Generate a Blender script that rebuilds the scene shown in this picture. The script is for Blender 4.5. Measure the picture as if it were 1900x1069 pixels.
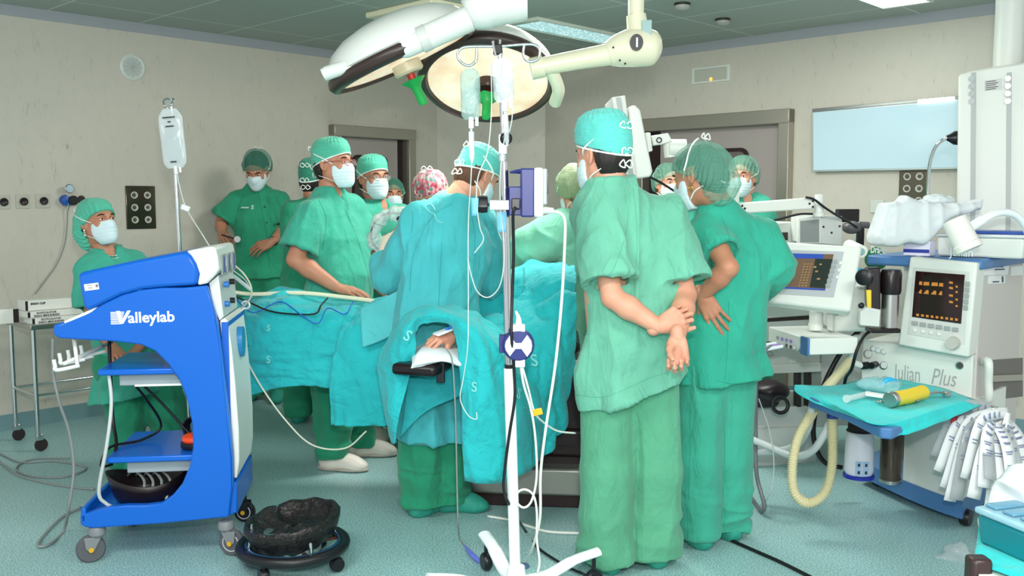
import bpy, math, random
import numpy as np
from mathutils import Vector, Matrix

for o in list(bpy.data.objects): bpy.data.objects.remove(o)
SC = bpy.context.scene
COL = SC.collection
random.seed(7)
R = math.radians
V = lambda *a: np.array(a, float)

# ---------------- camera, world, light, exposure ----------------
FPX = 1750.0; CH = 1.45; PITCH = math.atan2(534.5 - 375.0, FPX)
cam_d = bpy.data.cameras.new('camera'); cam = bpy.data.objects.new('camera', cam_d); COL.objects.link(cam)
cam_d.sensor_width = 36; cam_d.lens = FPX / 1900 * 36; cam_d.clip_end = 60
cam.location = (0, 0, CH); cam.rotation_euler = (math.pi/2 - PITCH, 0, 0)
SC.camera = cam
SC.view_settings.view_transform = 'Standard'; SC.view_settings.look = 'None'
SC.view_settings.gamma = 1; SC.view_settings.exposure = 0.62
SC.view_settings.use_curve_mapping = False
wd = bpy.data.worlds.new('world'); SC.world = wd; wd.use_nodes = True
wd.node_tree.nodes['Background'].inputs[0].default_value = (0.90, 0.93, 0.94, 1)
wd.node_tree.nodes['Background'].inputs[1].default_value = 0.56

def area(name, loc, target, sx, sy, power, col=(1, 1, 1), spread=None):
    l = bpy.data.lights.new(name, 'AREA'); l.shape = 'RECTANGLE'; l.size = sx; l.size_y = sy
    l.energy = power; l.color = col
    if spread: l.spread = spread
    o = bpy.data.objects.new(name, l); COL.objects.link(o); o.location = loc
    d = Vector(target) - Vector(loc); o.rotation_euler = d.to_track_quat('-Z', 'Y').to_euler()
    return o
# fluorescent fixtures of the room (ceiling) and the flash of the camera
area('ceiling_tube_light', (-1.4, 1.6, 2.62), (-1.3, 2.6, 0), 1.2, 0.6, 42, (1, 1, 0.96))
area('ceiling_tube_light', (1.6, 1.3, 2.62), (1.6, 2.6, 0), 1.2, 0.6, 46, (1, 1, 0.96))
area('ceiling_tube_light', (0.1, -0.6, 2.62), (0.1, 2.4, 0.6), 1.6, 0.6, 50, (1, 1, 0.97))
area('ceiling_tube_light', (0.35, 5.3, 2.6), (0.35, 5.3, 0), 1.2, 0.5, 40, (1, 1, 0.96))
area('camera_flash', (0.05, -0.05, 1.75), (0.1, 5.0, 1.25), 0.12, 0.08, 34, (1, 1, 1))

# ---------------- picture to place ----------------
def ray(px, py):
    xc = (px - 950) / FPX; yc = (534.5 - py) / FPX
    s, c = math.sin(PITCH), math.cos(PITCH)
    return V(xc, c + yc * s, -s + yc * c)
def P(px, py, Y):
    d = ray(px, py); t = Y / d[1]; return V(0, 0, CH) + d * t
def FZ(px, py, z=0.0):
    d = ray(px, py); t = (z - CH) / d[2]; return V(0, 0, CH) + d * t
def onplane(px, py, p0, n):
    d = ray(px, py); c = V(0, 0, CH); t = np.dot(p0 - c, n) / np.dot(d, n); return c + d * t
def unit(v): v = np.asarray(v, float); return v / (np.linalg.norm(v) + 1e-12)

# ---------------- materials ----------------
def lin(c):
    if isinstance(c, str):
        c = [int(c[i:i+2], 16) / 255 for i in (0, 2, 4)]
    return tuple((x / 12.92 if x <= 0.04045 else ((x + 0.055) / 1.055) ** 2.4) for x in c) + (1,)
MC = {}
def mat(name, col='808080', rough=0.5, metal=0.0, alpha=1.0, trans=0.0, emit=None, es=0.0, ior=1.45, coat=0.0, sub=0.0, sheen=0.0):
    if name in MC: return MC[name]
    m = bpy.data.materials.new(name); m.use_nodes = True
    b = m.node_tree.nodes['Principled BSDF']
    b.inputs['Base Color'].default_value = lin(col); b.inputs['Roughness'].default_value = rough
    b.inputs['Metallic'].default_value = metal; b.inputs['Alpha'].default_value = alpha
    b.inputs['Transmission Weight'].default_value = trans; b.inputs['IOR'].default_value = ior
    b.inputs['Coat Weight'].default_value = coat
    if sub:
        b.inputs['Subsurface Weight'].default_value = sub; b.inputs['Subsurface Radius'].default_value = (0.02, 0.008, 0.004)
        b.inputs['Subsurface Scale'].default_value = 0.5
    if sheen: b.inputs['Sheen Weight'].default_value = sheen
    if emit: b.inputs['Emission Color'].default_value = lin(emit); b.inputs['Emission Strength'].default_value = es
    MC[name] = m; return m
def nodes(m): nt = m.node_tree; return nt, nt.nodes, nt.links, nt.nodes['Principled BSDF']
def tex(nt, kind, scale, detail=3, rough=0.5, vec=(1, 1, 1), rot=(0, 0, 0), coord='Object', dist=0):
    tc = nt.nodes.new('ShaderNodeTexCoord'); mp = nt.nodes.new('ShaderNodeMapping')
    mp.inputs['Scale'].default_value = vec; mp.inputs['Rotation'].default_value = rot
    nt.links.new(tc.outputs[coord], mp.inputs['Vector'])
    t = nt.nodes.new('ShaderNodeTex' + kind); nt.links.new(mp.outputs[0], t.inputs['Vector'])
    if 'Scale' in t.inputs: t.inputs['Scale'].default_value = scale
    if kind == 'Noise':
        t.inputs['Detail'].default_value = detail; t.inputs['Roughness'].default_value = rough; t.inputs['Distortion'].default_value = dist
    return t
def ramp(nt, src, stops):
    r = nt.nodes.new('ShaderNodeValToRGB'); e = r.color_ramp.elements
    while len(e) < len(stops): e.new(0.5)
    for i, (p, c) in enumerate(stops): e[i].position = p; e[i].color = c if len(c) == 4 else tuple(c) + (1,)
    nt.links.new(src, r.inputs[0]); return r
def bump(nt, b, src, strength, dist=0.01):
    bp = nt.nodes.new('ShaderNodeBump'); bp.inputs['Strength'].default_value = strength; bp.inputs['Distance'].default_value = dist
    nt.links.new(src, bp.inputs['Height'])
    old = b.inputs['Normal'].links
    if old: nt.links.new(old[0].from_socket, bp.inputs['Normal'])
    nt.links.new(bp.outputs[0], b.inputs['Normal']); return bp
def fabric(name, col, rough=0.85, crinkle=0.35, cs=9, weave=True, alpha=1.0, var=0.10, stretch=(1, 1, 0.45)):
    if name in MC: return MC[name]
    m = mat(name, col, rough, alpha=alpha, sheen=0.15); nt, N, L, b = nodes(m)
    t = tex(nt, 'Noise', cs, 4, 0.55, stretch, dist=0.8)
    bump(nt, b, t.outputs['Fac'], min(1, crinkle * 1.3), 0.045)
    t3 = tex(nt, 'Noise', cs * 4.5, 3, 0.5, (1, 1, 1), dist=0.6)
    bump(nt, b, t3.outputs['Fac'], min(1, crinkle * 1.0), 0.007)
    if weave:
        t2 = tex(nt, 'Noise', 420, 1, 0.5); bump(nt, b, t2.outputs['Fac'], 0.15, 0.001)
    c = lin(col); k = var
    r = ramp(nt, tex(nt, 'Noise', 5, 3).outputs['Fac'], [(0.3, tuple(x * (1 - k) for x in c[:3])), (0.7, tuple(min(1, x * (1 + k)) for x in c[:3]))])
    L.new(r.outputs[0], b.inputs['Base Color']); return m

# ---------------- mesh builder ----------------
def frame(z, x=None):
    z = unit(z)
    if x is None: x = V(1, 0, 0) if abs(z[0]) < 0.9 else V(0, 1, 0)
    x = np.asarray(x, float); x = unit(x - z * np.dot(x, z)); y = np.cross(z, x); return x, y, z
class MB:
    def __init__(s): s.v = []; s.f = []; s.m = []
    def raw(s, v, f, mi=0):
        o = len(s.v); s.v += [tuple(p) for p in v]; s.f += [tuple(i + o for i in q) for q in f]; s.m += [mi] * len(f); return s
    def box(s, c, size, X=(1, 0, 0), Y=None, mi=0, taper=1.0):
        X = unit(X); Z = V(0, 0, 1) if Y is None else None
        if Y is None: Y = np.cross(Z, X); Y = unit(Y) if np.linalg.norm(Y) > 1e-6 else V(0, 1, 0)
        else: Y = unit(Y)
        Z = np.cross(X, Y); a, b, d = [q / 2 for q in size]; c = np.asarray(c, float); vs = []
        for k in (-1, 1):
            tp = taper if k > 0 else 1
            for i, j in ((-1, -1), (1, -1), (1, 1), (-1, 1)): vs.append(c + X * a * i * tp + Y * b * j * tp + Z * d * k)
        return s.raw(vs, [(3, 2, 1, 0), (4, 5, 6, 7), (0, 1, 5, 4), (1, 2, 6, 5), (2, 3, 7, 6), (3, 0, 4, 7)], mi)
    def bb(s, x0, x1, y0, y1, z0, z1, mi=0): return s.box(((x0+x1)/2, (y0+y1)/2, (z0+z1)/2), (x1-x0, y1-y0, z1-z0), mi=mi)
    def tube(s, pts, r, n=10, cap=True, closed=False, mi=0, flat=1.0, up=None):
        pts = [np.asarray(p, float) for p in pts]; N = len(pts)
        rs = r if hasattr(r, '__len__') else [r] * N
        T = []
        for i in range(N):
            a = pts[(i - 1) % N] if (closed or i > 0) else pts[i]; b = pts[(i + 1) % N] if (closed or i < N - 1) else pts[i]
            T.append(unit(b - a))
        x, y, _ = frame(T[0], up); vs = []
        for i in range(N):
            x = x - T[i] * np.dot(x, T[i]); x = unit(x); y = np.cross(T[i], x)
            for k in range(n):
                a = 2 * math.pi * k / n; vs.append(pts[i] + (x * math.cos(a) + y * math.sin(a) * flat) * rs[i])
        fs = []
        for i in range(N if closed else N - 1):
            for k in range(n):
                a = i * n + k; b = i * n + (k + 1) % n; j = (i + 1) % N
                fs.append((a, b, j * n + (k + 1) % n, j * n + k))
        if cap and not closed:
            fs.append(tuple(range(n))[::-1]); fs.append(tuple((N - 1) * n + k for k in range(n)))
        return s.raw(vs, fs, mi)
    def cyl(s, a, b, r, r2=None, n=24, mi=0): return s.tube([a, b], [r, r if r2 is None else r2], n, mi=mi)
    def lathe(s, prof, o=(0, 0, 0), z=(0, 0, 1), n=32, x=None, mi=0, wave=None, sy=1.0):
        X, Y, Z = frame(z, x); o = np.asarray(o, float); vs = []
        for j, (r, h) in enumerate(prof):
            for k in range(n):
                a = 2 * math.pi * k / n; q = r * (1 + (wave(a, h) if wave else 0))
                vs.append(o + X * q * math.cos(a) + Y * q * sy * math.sin(a) + Z * h)
        fs = []
        for j in range(len(prof) - 1):
            for k in range(n): fs.append((j*n+k, j*n+(k+1) % n, (j+1)*n+(k+1) % n, (j+1)*n+k))
        if prof[0][0] > 1e-6: fs.append(tuple(range(n))[::-1])
        if prof[-1][0] > 1e-6: fs.append(tuple((len(prof)-1)*n+k for k in range(n)))
        return s.raw(vs, fs, mi)
    def ball(s, c, r, n=16, m=10, mi=0, X=(1, 0, 0), Z=(0, 0, 1)):
        if not hasattr(r, '__len__'): r = (r, r, r)
        x, y, z = frame(Z, X); c = np.asarray(c, float); vs = []; fs = []
        for j in range(m + 1):
            t = math.pi * j / m
            for k in range(n):
                a = 2 * math.pi * k / n
                vs.append(c + x * r[0] * math.sin(t) * math.cos(a) + y * r[1] * math.sin(t) * math.sin(a) - z * r[2] * math.cos(t))
        for j in range(m):
            for k in range(n): fs.append((j*n+k, j*n+(k+1) % n, (j+1)*n+(k+1) % n, (j+1)*n+k))
        return s.raw(vs, fs, mi)
    def prism(s, poly, o, X, Y, depth, mi=0):
        """poly of (x,y) extruded by depth along X x Y from o"""
        X = unit(X); Y = unit(Y); Z = np.cross(X, Y); o = np.asarray(o, float); n = len(poly)
        ar = sum(poly[i][0]*poly[(i+1) % n][1] - poly[(i+1) % n][0]*poly[i][1] for i in range(n))
        if ar < 0: poly = poly[::-1]
        vs = [o + X * p[0] + Y * p[1] for p in poly] + [o + X * p[0] + Y * p[1] + Z * depth for p in poly]
        fs = [tuple(range(n))[::-1], tuple(range(n, 2 * n))] + [(i, (i+1) % n, n + (i+1) % n, n + i) for i in range(n)]
        if depth < 0: fs = [f[::-1] for f in fs]
        return s.raw(vs, fs, mi)
    def torus(s, c, R_, r, z=(0, 0, 1), n=40, m=10, mi=0, sy=1.0, x=None):
        X, Y, Z = frame(z, x); c = np.asarray(c, float)
        return s.tube([c + X * R_ * math.cos(2*math.pi*k/n) + Y * R_ * sy * math.sin(2*math.pi*k/n) for k in range(n)], r, m, closed=True, mi=mi, up=Z)
    def grid(s, G, mi=0, wrap=False, flip=False):
        G = np.asarray(G, float); a, b = G.shape[:2]; fs = []
        for i in range(a - 1):
            for j in range(b if wrap else b - 1):
                q = (i*b+j, i*b+(j+1) % b, (i+1)*b+(j+1) % b, (i+1)*b+j); fs.append(q[::-1] if flip else q)
        return s.raw(G.reshape(-1, 3), fs, mi)
def rrect(w, h, r, n=5, cx=0, cy=0):
    out = []
    for sx, sy, a0 in ((1, 1, 0), (-1, 1, 90), (-1, -1, 180), (1, -1, 270)):
        for k in range(n + 1):
            a = R(a0 + 90 * k / n); out.append((cx + sx * (w/2 - r) + r * math.cos(a), cy + sy * (h/2 - r) + r * math.sin(a)))
    return out
def crom(pts, n=8, closed=False):
    """smooth curve through points"""
    pts = [np.asarray(p, float) for p in pts]; N = len(pts); out = []
    if N < 3: return pts
    for i in range(N if closed else N - 1):
        if closed: p0, p1, p2, p3 = pts[(i-1) % N], pts[i], pts[(i+1) % N], pts[(i+2) % N]
        else: p1, p2 = pts[i], pts[i+1]; p0 = pts[i-1] if i > 0 else 2*p1 - p2; p3 = pts[i+2] if i < N-2 else 2*p2 - p1
        for k in range(n):
            t = k / n
            out.append(0.5*((2*p1) + (-p0+p2)*t + (2*p0-5*p1+4*p2-p3)*t*t + (-p0+3*p1-3*p2+p3)*t**3))
    if not closed: out.append(pts[-1])
    return out
def surf(rows, nu=6, nv=6):
    """bicubic patch through a control net rows[i][j] of points"""
    A = [crom(r, nv) for r in rows]
    B = [crom([A[i][j] for i in range(len(A))], nu) for j in range(len(A[0]))]
    return np.array(B).transpose(1, 0, 2)

# ---------------- objects ----------------
def obj(name, mb, m, parent=None, world=False, bevel=0, smooth=40, seg=2, solid=0, subd=0):
    me = bpy.data.meshes.new(name)
    vs = mb.v
    if world and parent is not None:
        Mi = np.array(root_of(parent).matrix_basis.inverted())
        A = np.asarray(vs, float); vs = (A @ Mi[:3, :3].T + Mi[:3, 3]).tolist()
    me.from_pydata([tuple(map(float, p)) for p in vs], [], mb.f)
    ms = m if isinstance(m, (list, tuple)) else [m]
    for x in ms: me.materials.append(x)
    if any(mb.m): me.polygons.foreach_set('material_index', mb.m)
    me.validate(); me.update()
    if smooth:
        me.shade_smooth()
        if smooth < 180: me.set_sharp_from_angle(angle=R(smooth))
    o = bpy.data.objects.new(name, me); COL.objects.link(o)
    if parent is not None: o.parent = parent
    if solid: md = o.modifiers.new('thickness', 'SOLIDIFY'); md.thickness = solid; md.offset = 0
    if subd: md = o.modifiers.new('subd', 'SUBSURF'); md.levels = subd; md.render_levels = subd
    if bevel:
        md = o.modifiers.new('bevel', 'BEVEL'); md.width = bevel; md.segments = seg; md.limit_method = 'ANGLE'; md.angle_limit = R(35)
        md.harden_normals = False
    return o
def root_of(o):
    while o.parent is not None: o = o.parent
    return o
def tag(o, label, cat, group=None, kind=None):
    if label: o['label'] = label
    if cat: o['category'] = cat
    if group: o['group'] = group
    if kind: o['kind'] = kind
    return o
def thing(name, label, cat, loc=(0, 0, 0), rotz=0.0, group=None, M=None):
    o = bpy.data.objects.new(name, None); COL.objects.link(o); o.empty_display_size = 0.1
    o.location = Vector([float(x) for x in loc]); o.rotation_euler = (0, 0, rotz)
    if M is not None: o.matrix_basis = M
    else: o.matrix_basis = Matrix.Translation(o.location) @ Matrix.Rotation(rotz, 4, 'Z')
    return tag(o, label, cat, group)
def struct(name, mb, m, **k):
    p = k.get('parent'); o = obj(name, mb, m, **k)
    if p is None: o['kind'] = 'structure'
    return o
def lab(o, t): o['label'] = t; return o
def dup(root, loc=None, rotz=None, label=None, M=None):
    r = root.copy(); COL.objects.link(r)
    if M is not None: r.matrix_basis = M
    elif loc is not None: r.location = Vector([float(x) for x in loc]); r.rotation_euler = (0, 0, rotz if rotz is not None else root.rotation_euler[2])
    if label: r['label'] = label
    for ch in list(root.children):
        c = ch.copy(); COL.objects.link(c); c.parent = r
        for g in list(ch.children):
            d = g.copy(); COL.objects.link(d); d.parent = c
    return r
def text(name, s, size, o, X, Y, m, parent=None, extr=0.0006, shear=0.0, bold=0.0, align='LEFT', world=True, xs=1.0, proj=None):
    cu = bpy.data.curves.new('t', 'FONT'); cu.body = s; cu.size = size; cu.extrude = extr; cu.shear = shear; cu.offset = bold
    cu.align_x = align; cu.resolution_u = 3
    to = bpy.data.objects.new('t', cu); COL.objects.link(to)
    dg = bpy.context.evaluated_depsgraph_get(); me = bpy.data.meshes.new_from_object(to.evaluated_get(dg))
    mb = MB(); X = unit(X); Y = unit(Y); Z = np.cross(X, Y); o = np.asarray(o, float)
    vs = [o + X * v.co.x * xs + Y * v.co.y + Z * v.co.z for v in me.vertices]
    if proj: vs = [proj(p) for p in vs]
    mb.raw(vs, [tuple(p.vertices) for p in me.polygons])
    bpy.data.objects.remove(to); bpy.data.curves.remove(cu); bpy.data.meshes.remove(me)
    return obj(name, mb, m, parent, world=world, smooth=0)

# ---------------- noise and signed-distance modelling ----------------
def _h(i, j, k): x = np.sin(i * 127.1 + j * 311.7 + k * 74.7) * 43758.5453; return x - np.floor(x)
def vnoise(p):
    i = np.floor(p); f = p - i; f = f * f * (3 - 2 * f); x, y, z = i[..., 0], i[..., 1], i[..., 2]; r = 0
    for a in (0, 1):
        for b in (0, 1):
            for c in (0, 1):
                w = (f[..., 0] if a else 1 - f[..., 0]) * (f[..., 1] if b else 1 - f[..., 1]) * (f[..., 2] if c else 1 - f[..., 2])
                r = r + w * _h(x + a, y + b, z + c)
    return r
def ridge(p, warp=0.6):
    w = np.stack([vnoise(p * 0.7 + 11.3), vnoise(p * 0.7 + 47.1), vnoise(p * 0.7 + 83.9)], -1) - 0.5
    n = vnoise(p + w * 2 * warp); return 1 - np.abs(2 * n - 1)
def sx(a, b, t): t = np.clip((t - a) / (b - a), 0, 1); return t * t * (3 - 2 * t)
class Field:
    def __init__(s, lo, hi, h):
        s.h = h; s.lo = np.asarray(lo, float) - 2 * h; n = np.ceil((np.asarray(hi, float) - s.lo) / h).astype(int) + 3
        s.n = n; s.D = np.full(n, 1.0, np.float32)
        s.ax = [s.lo[i] + h * np.arange(n[i]) for i in range(3)]
    def win(s, lo, hi):
        sl = []
        for i in range(3):
            a = int(max(0, math.floor((lo[i] - s.lo[i]) / s.h))); b = int(min(s.n[i], math.ceil((hi[i] - s.lo[i]) / s.h) + 1)); sl.append(slice(a, max(a, b)))
        G = np.stack(np.meshgrid(s.ax[0][sl[0]], s.ax[1][sl[1]], s.ax[2][sl[2]], indexing='ij'), -1)
        return tuple(sl), G
    def put(s, fn, lo, hi, k=0.0, op='add'):
        m = k + 3 * s.h; sl, G = s.win(np.asarray(lo) - m, np.asarray(hi) + m)
        if G.size == 0: return s
        d = fn(G).astype(np.float32); A = s.D[sl]
        if op == 'add':
            if k > 0: t = np.clip(0.5 + 0.5 * (A - d) / k, 0, 1); s.D[sl] = A + (d - A) * t - k * t * (1 - t)
            else: s.D[sl] = np.minimum(A, d)
        elif op == 'sub':
            d = -d
            if k > 0: t = np.clip(0.5 - 0.5 * (A - d) / k, 0, 1); s.D[sl] = A + (d - A) * t + k * t * (1 - t)
            else: s.D[sl] = np.maximum(A, d)
        return s
    def cone(s, a, b, ra, rb=None, k=0.0, op='add', cutb=None, cuta=None):
        a = np.asarray(a, float); b = np.asarray(b, float); rb = ra if rb is None else rb; r = max(ra, rb)
        ba = b - a; L = np.dot(ba, ba) + 1e-9; u = ba / math.sqrt(L)
        def fn(G):
            pa = G - a; t = np.clip(pa @ ba / L, 0, 1); d = np.linalg.norm(pa - t[..., None] * ba, axis=-1) - (ra + (rb - ra) * t)
            if cutb is not None: d = np.maximum(d, (G - b) @ u - cutb)
            if cuta is not None: d = np.maximum(d, -(pa @ u) - cuta)
            return d
        return s.put(fn, np.minimum(a, b) - r, np.maximum(a, b) + r, k, op)
    def chain(s, pts, rs, k=0.0, op='add'):
        for i in range(len(pts) - 1): s.cone(pts[i], pts[i+1], rs[i], rs[i+1], k, op)
        return s
    def ell(s, c, r, k=0.0, X=None, Y=None, op='add', cut=None):
        c = np.asarray(c, float); r = np.asarray(r, float)
        if X is None: M = np.eye(3)
        else:
            X = unit(X); Y = np.asarray(Y, float); Y = unit(Y - X * np.dot(X, Y)); M = np.stack([X, Y, np.cross(X, Y)])
        def fn(G):
            q = (G - c) @ M.T; k0 = np.linalg.norm(q / r, axis=-1); k1 = np.linalg.norm(q / (r * r), axis=-1) + 1e-9
            d = k0 * (k0 - 1) / k1
            if cut: 
                for p0, n in cut: d = np.maximum(d, (G - p0) @ np.asarray(n))
            return d
        m = r.max(); return s.put(fn, c - m, c + m, k, op)
    def loft(s, st, X, k=0.0, n=2.4, op='add', cap=(True, True), fold=None, tilt0=None, tilt1=None):
        """st: list of (centre, rx, ry); X = sideways vector"""
        C = np.array([q[0] for q in st], float); o = C[0]; ax = unit(C[-1] - C[0])
        X = np.asarray(X, float); X = unit(X - ax * np.dot(X, ax)); Y = np.cross(ax, X)
        sv = (C - o) @ ax; off = (C - o) - sv[:, None] * ax; cx = off @ X; cy = off @ Y
        rx = np.array([q[1] for q in st]); ry = np.array([q[2] for q in st])
        def fn(G):
            g = G - o; t = g @ ax; u = g @ X - np.interp(t, sv, cx); v = g @ Y - np.interp(t, sv, cy)
            a = np.interp(t, sv, rx); b = np.interp(t, sv, ry)
            if fold is not None:
                th = np.arctan2(v / b, u / a); f = fold(th, (t - sv[0]) / (sv[-1] - sv[0])); a = a + f; b = b + f
            e = (np.abs(u / a) ** n + np.abs(v / b) ** n) ** (1 / n)
            rr = np.hypot(u, v) + 1e-6; d = rr - rr / np.maximum(e, 1e-6)
            c0 = sv[0] - t; c1 = t - sv[-1]
            if tilt0 is not None: c0 = c0 + u * tilt0[0] + v * tilt0[1]
            if tilt1 is not None: c1 = c1 + u * tilt1[0] + v * tilt1[1]
            d = np.maximum(d, c0); d = np.maximum(d, c1); return d
        R_ = max(rx.max(), ry.max()) + 0.06
        return s.put(fn, C.min(0) - R_, C.max(0) + R_, k, op)
    def mesh(s, smooth=1, disp=None):
        D = s.D; S = D < 0
        c = np.zeros(tuple(s.n - 1), np.int8)
        for a in (0, 1):
            for b in (0, 1):
                for d in (0, 1): c += S[a:s.n[0]-1+a, b:s.n[1]-1+b, d:s.n[2]-1+d]
        act = (c > 0) & (c < 8); I = np.argwhere(act); ids = np.full(act.shape, -1, np.int64); ids[act] = np.arange(len(I))
        acc = np.zeros((len(I), 3)); cnt = np.zeros(len(I))
        for ax_ in range(3):
            o2 = [0, 0, 0]; o2[ax_] = 1
            oth = [q for q in range(3) if q != ax_]
            for i in (0, 1):
                for j in (0, 1):
                    o1 = np.zeros(3, int); o1[oth[0]] = i; o1[oth[1]] = j; p = I + o1; q = p + np.array(o2)
                    d1 = D[p[:, 0], p[:, 1], p[:, 2]]; d2 = D[q[:, 0], q[:, 1], q[:, 2]]; m = (d1 < 0) != (d2 < 0)
                    t = d1[m] / (d1[m] - d2[m]); pt = np.tile(o1.astype(float), (m.sum(), 1)); pt[:, ax_] += t
                    acc[m] += pt; cnt[m] += 1
        Vv = s.lo + (I + acc / np.maximum(cnt, 1)[:, None]) * s.h
        F = []
        for a in range(3):
            b = (a + 1) % 3; d = (a + 2) % 3
            sa = [slice(None)] * 3; sb = [slice(None)] * 3; sa[a] = slice(0, -1); sb[a] = slice(1, None)
            x = S[tuple(sa)] != S[tuple(sb)]; E = np.argwhere(x); E = E[(E[:, b] > 0) & (E[:, d] > 0) & (E[:, b] < s.n[b]-1) & (E[:, d] < s.n[d]-1)]
            ins = S[E[:, 0], E[:, 1], E[:, 2]]
            def idc(db, dd): q = E.copy(); q[:, b] += db; q[:, d] += dd; return ids[q[:, 0], q[:, 1], q[:, 2]]
            Q = np.stack([idc(-1, -1), idc(0, -1), idc(0, 0), idc(-1, 0)], 1); Q[~ins] = Q[~ins][:, ::-1]; F.append(Q)
        F = np.concatenate(F); F = F[(F >= 0).all(1)]
        def lap(Vv, w):
            n = np.zeros(len(Vv)); A = np.zeros_like(Vv)
            for i in range(4):
                a = F[:, i]; b = F[:, (i+1) % 4]
                n += np.bincount(a, minlength=len(Vv)) + np.bincount(b, minlength=len(Vv))
                for k in range(3): A[:, k] += np.bincount(a, Vv[b, k], len(Vv)) + np.bincount(b, Vv[a, k], len(Vv))
            return Vv * (1 - w) + w * A / np.maximum(n, 1)[:, None]
        for _ in range(smooth): Vv = lap(Vv, 0.6)
        if disp is not None:
            fn = np.cross(Vv[F[:, 2]] - Vv[F[:, 0]], Vv[F[:, 3]] - Vv[F[:, 1]]); N = np.zeros_like(Vv)
            for i in range(4):
                for k in range(3): N[:, k] += np.bincount(F[:, i], fn[:, k], len(Vv))
            N /= np.linalg.norm(N, axis=1)[:, None] + 1e-12
            Vv = Vv + N * np.asarray(disp(Vv))[:, None]
        return Vv, F
def fmesh(mb, VF, M=None, mi=0):
    Vv, F = VF
    if M is not None: Vv = Vv @ M[:3, :3].T + M[:3, 3]
    o = len(mb.v); mb.v += Vv.tolist(); mb.f += (F + o).tolist(); mb.m += [mi] * len(F); return mb
# ================= the room =================
aL = math.atan2(1670.0, 1750.0)                 # direction in which the left wall runs away from the camera
dL = V(math.sin(aL), math.cos(aL), 0); nL = V(math.cos(aL), -math.sin(aL), 0)   # nL points into the room
dR = V(math.cos(aL), -math.sin(aL), 0); nR = V(-math.sin(aL), -math.cos(aL), 0)
pL = FZ(0, 800)
H = onplane(0, 9, pL, nL)[2]
zR = V(0, 0, 0)
_r = ray(1843, 9); _t = (H - CH) / _r[2]; pR = V(0, 0, CH) + _r * _t; pR[2] = 0
UP = V(0, 0, 1)
cL = onplane(812, 375, pL, nL); cL[2] = 0       # where the left wall meets the corner panel
cR = onplane(1011, 375, pR, nR); cR[2] = 0
print('room', H, pL, pR, cL, cR)
def wl(px, py): return onplane(px, py, pL, nL)
def wr(px, py): return onplane(px, py, pR, nR)

wall_m = mat('wall_vinyl', 'c6c1b2', 0.42); nt, N, L, b = nodes(wall_m)
t = tex(nt, 'Noise', 210, 2, 0.6, (1, 1, 0.08)); t2 = tex(nt, 'Noise', 18, 3, 0.6, (1, 1, 0.5))
mx = nt.nodes.new('ShaderNodeMath'); mx.operation = 'MULTIPLY'; L.new(t.outputs['Fac'], mx.inputs[0]); L.new(t2.outputs['Fac'], mx.inputs[1])
r = ramp(nt, mx.outputs[0], [(0.0, lin('cfcabd')), (0.36, lin('cac5b8')), (0.44, lin('b4aea2')), (0.56, lin('999388'))]); L.new(r.outputs[0], b.inputs['Base Color'])
bump(nt, b, t2.outputs['Fac'], 0.05, 0.01)
steel_door = mat('door_steel', 'b0a6a2', 0.38, 0.25)
frame_m = mat('door_frame_steel', 'b0aca0', 0.3, 0.8)
dark_gap = mat('dark_rubber_gap', '2a1518', 0.6)
ceil_m = mat('ceiling_panel', 'a9b4ae', 0.6)
nt, N, L, b = nodes(ceil_m)
tb = tex(nt, 'Brick', 1.0, rot=(0, 0, aL)); tb.offset = 0; tb.squash = 1
tb.inputs['Brick Width'].default_value = 1.2; tb.inputs['Row Height'].default_value = 0.6; tb.inputs['Mortar Size'].default_value = 0.005
tb.inputs['Color1'].default_value = lin('a3ada7'); tb.inputs['Color2'].default_value = lin('a8b2ac'); tb.inputs['Mortar'].default_value = lin('dfe6e0')
L.new(tb.outputs['Color'], b.inputs['Base Color'])
floor_m = mat('speckled_vinyl_floor', '8db0ad', 0.32); nt, N, L, b = nodes(floor_m)
t = tex(nt, 'Noise', 150, 2, 0.85); t2 = tex(nt, 'Noise', 2.2, 3, 0.5)
r = ramp(nt, t.outputs['Fac'], [(0.34, lin('4a7378')), (0.45, lin('84b2b3')), (0.56, lin('a2cac9')), (0.66, lin('dceee8'))])
L.new(r.outputs[0], b.inputs['Base Color'])
r2 = ramp(nt, t2.outputs['Fac'], [(0.3, (0.30,)*3), (0.7, (0.38,)*3)]); L.new(r2.outputs[0], b.inputs['Roughness'])
cornice_m = mat('cornice_grey', 'a5a7ae', 0.5)
skirt_m = mat('coved_skirting', '6f9297', 0.5)

def wallquad(a, b_, z0, z1, n, m, name, th=0.1):
    mb = MB(); a = np.array(a); b_ = np.array(b_); a[2] = z0; b_[2] = z0; o = -np.asarray(n) * th
    vs = [a, b_, b_ + UP*(z1-z0), a + UP*(z1-z0)]; vs = vs + [q + o for q in vs]
    mb.raw(vs, [(3, 2, 1, 0), (4, 5, 6, 7), (0, 1, 5, 4), (1, 2, 6, 5), (2, 3, 7, 6), (3, 0, 4, 7)])
    return struct(name, mb, m, smooth=0)
def fixw(a, b_, za, zb, n, name, m, holes):
    """wall with door holes: holes = [(s0,s1,ztop)] along a->b"""
    Lw = np.linalg.norm((b_ - a)[:2]); d = unit((b_ - a) * V(1, 1, 0)); mb = MB(); o = -n * 0.1
    def seg(s0, s1, z0, z1):
        c = a + d * (s0 + s1) / 2 - n * 0.05; c = V(c[0], c[1], (z0 + z1) / 2); mb.box(c, (s1 - s0, 0.1, z1 - z0), X=d)
    s = 0
    for (s0, s1, zt) in holes: seg(s, s0, za, zb); seg(s0, s1, zt, zb); s = s1
    seg(s, Lw, za, zb); return struct(name, mb, m, smooth=0)
leftA = pL - dL * 1.6; 
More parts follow.
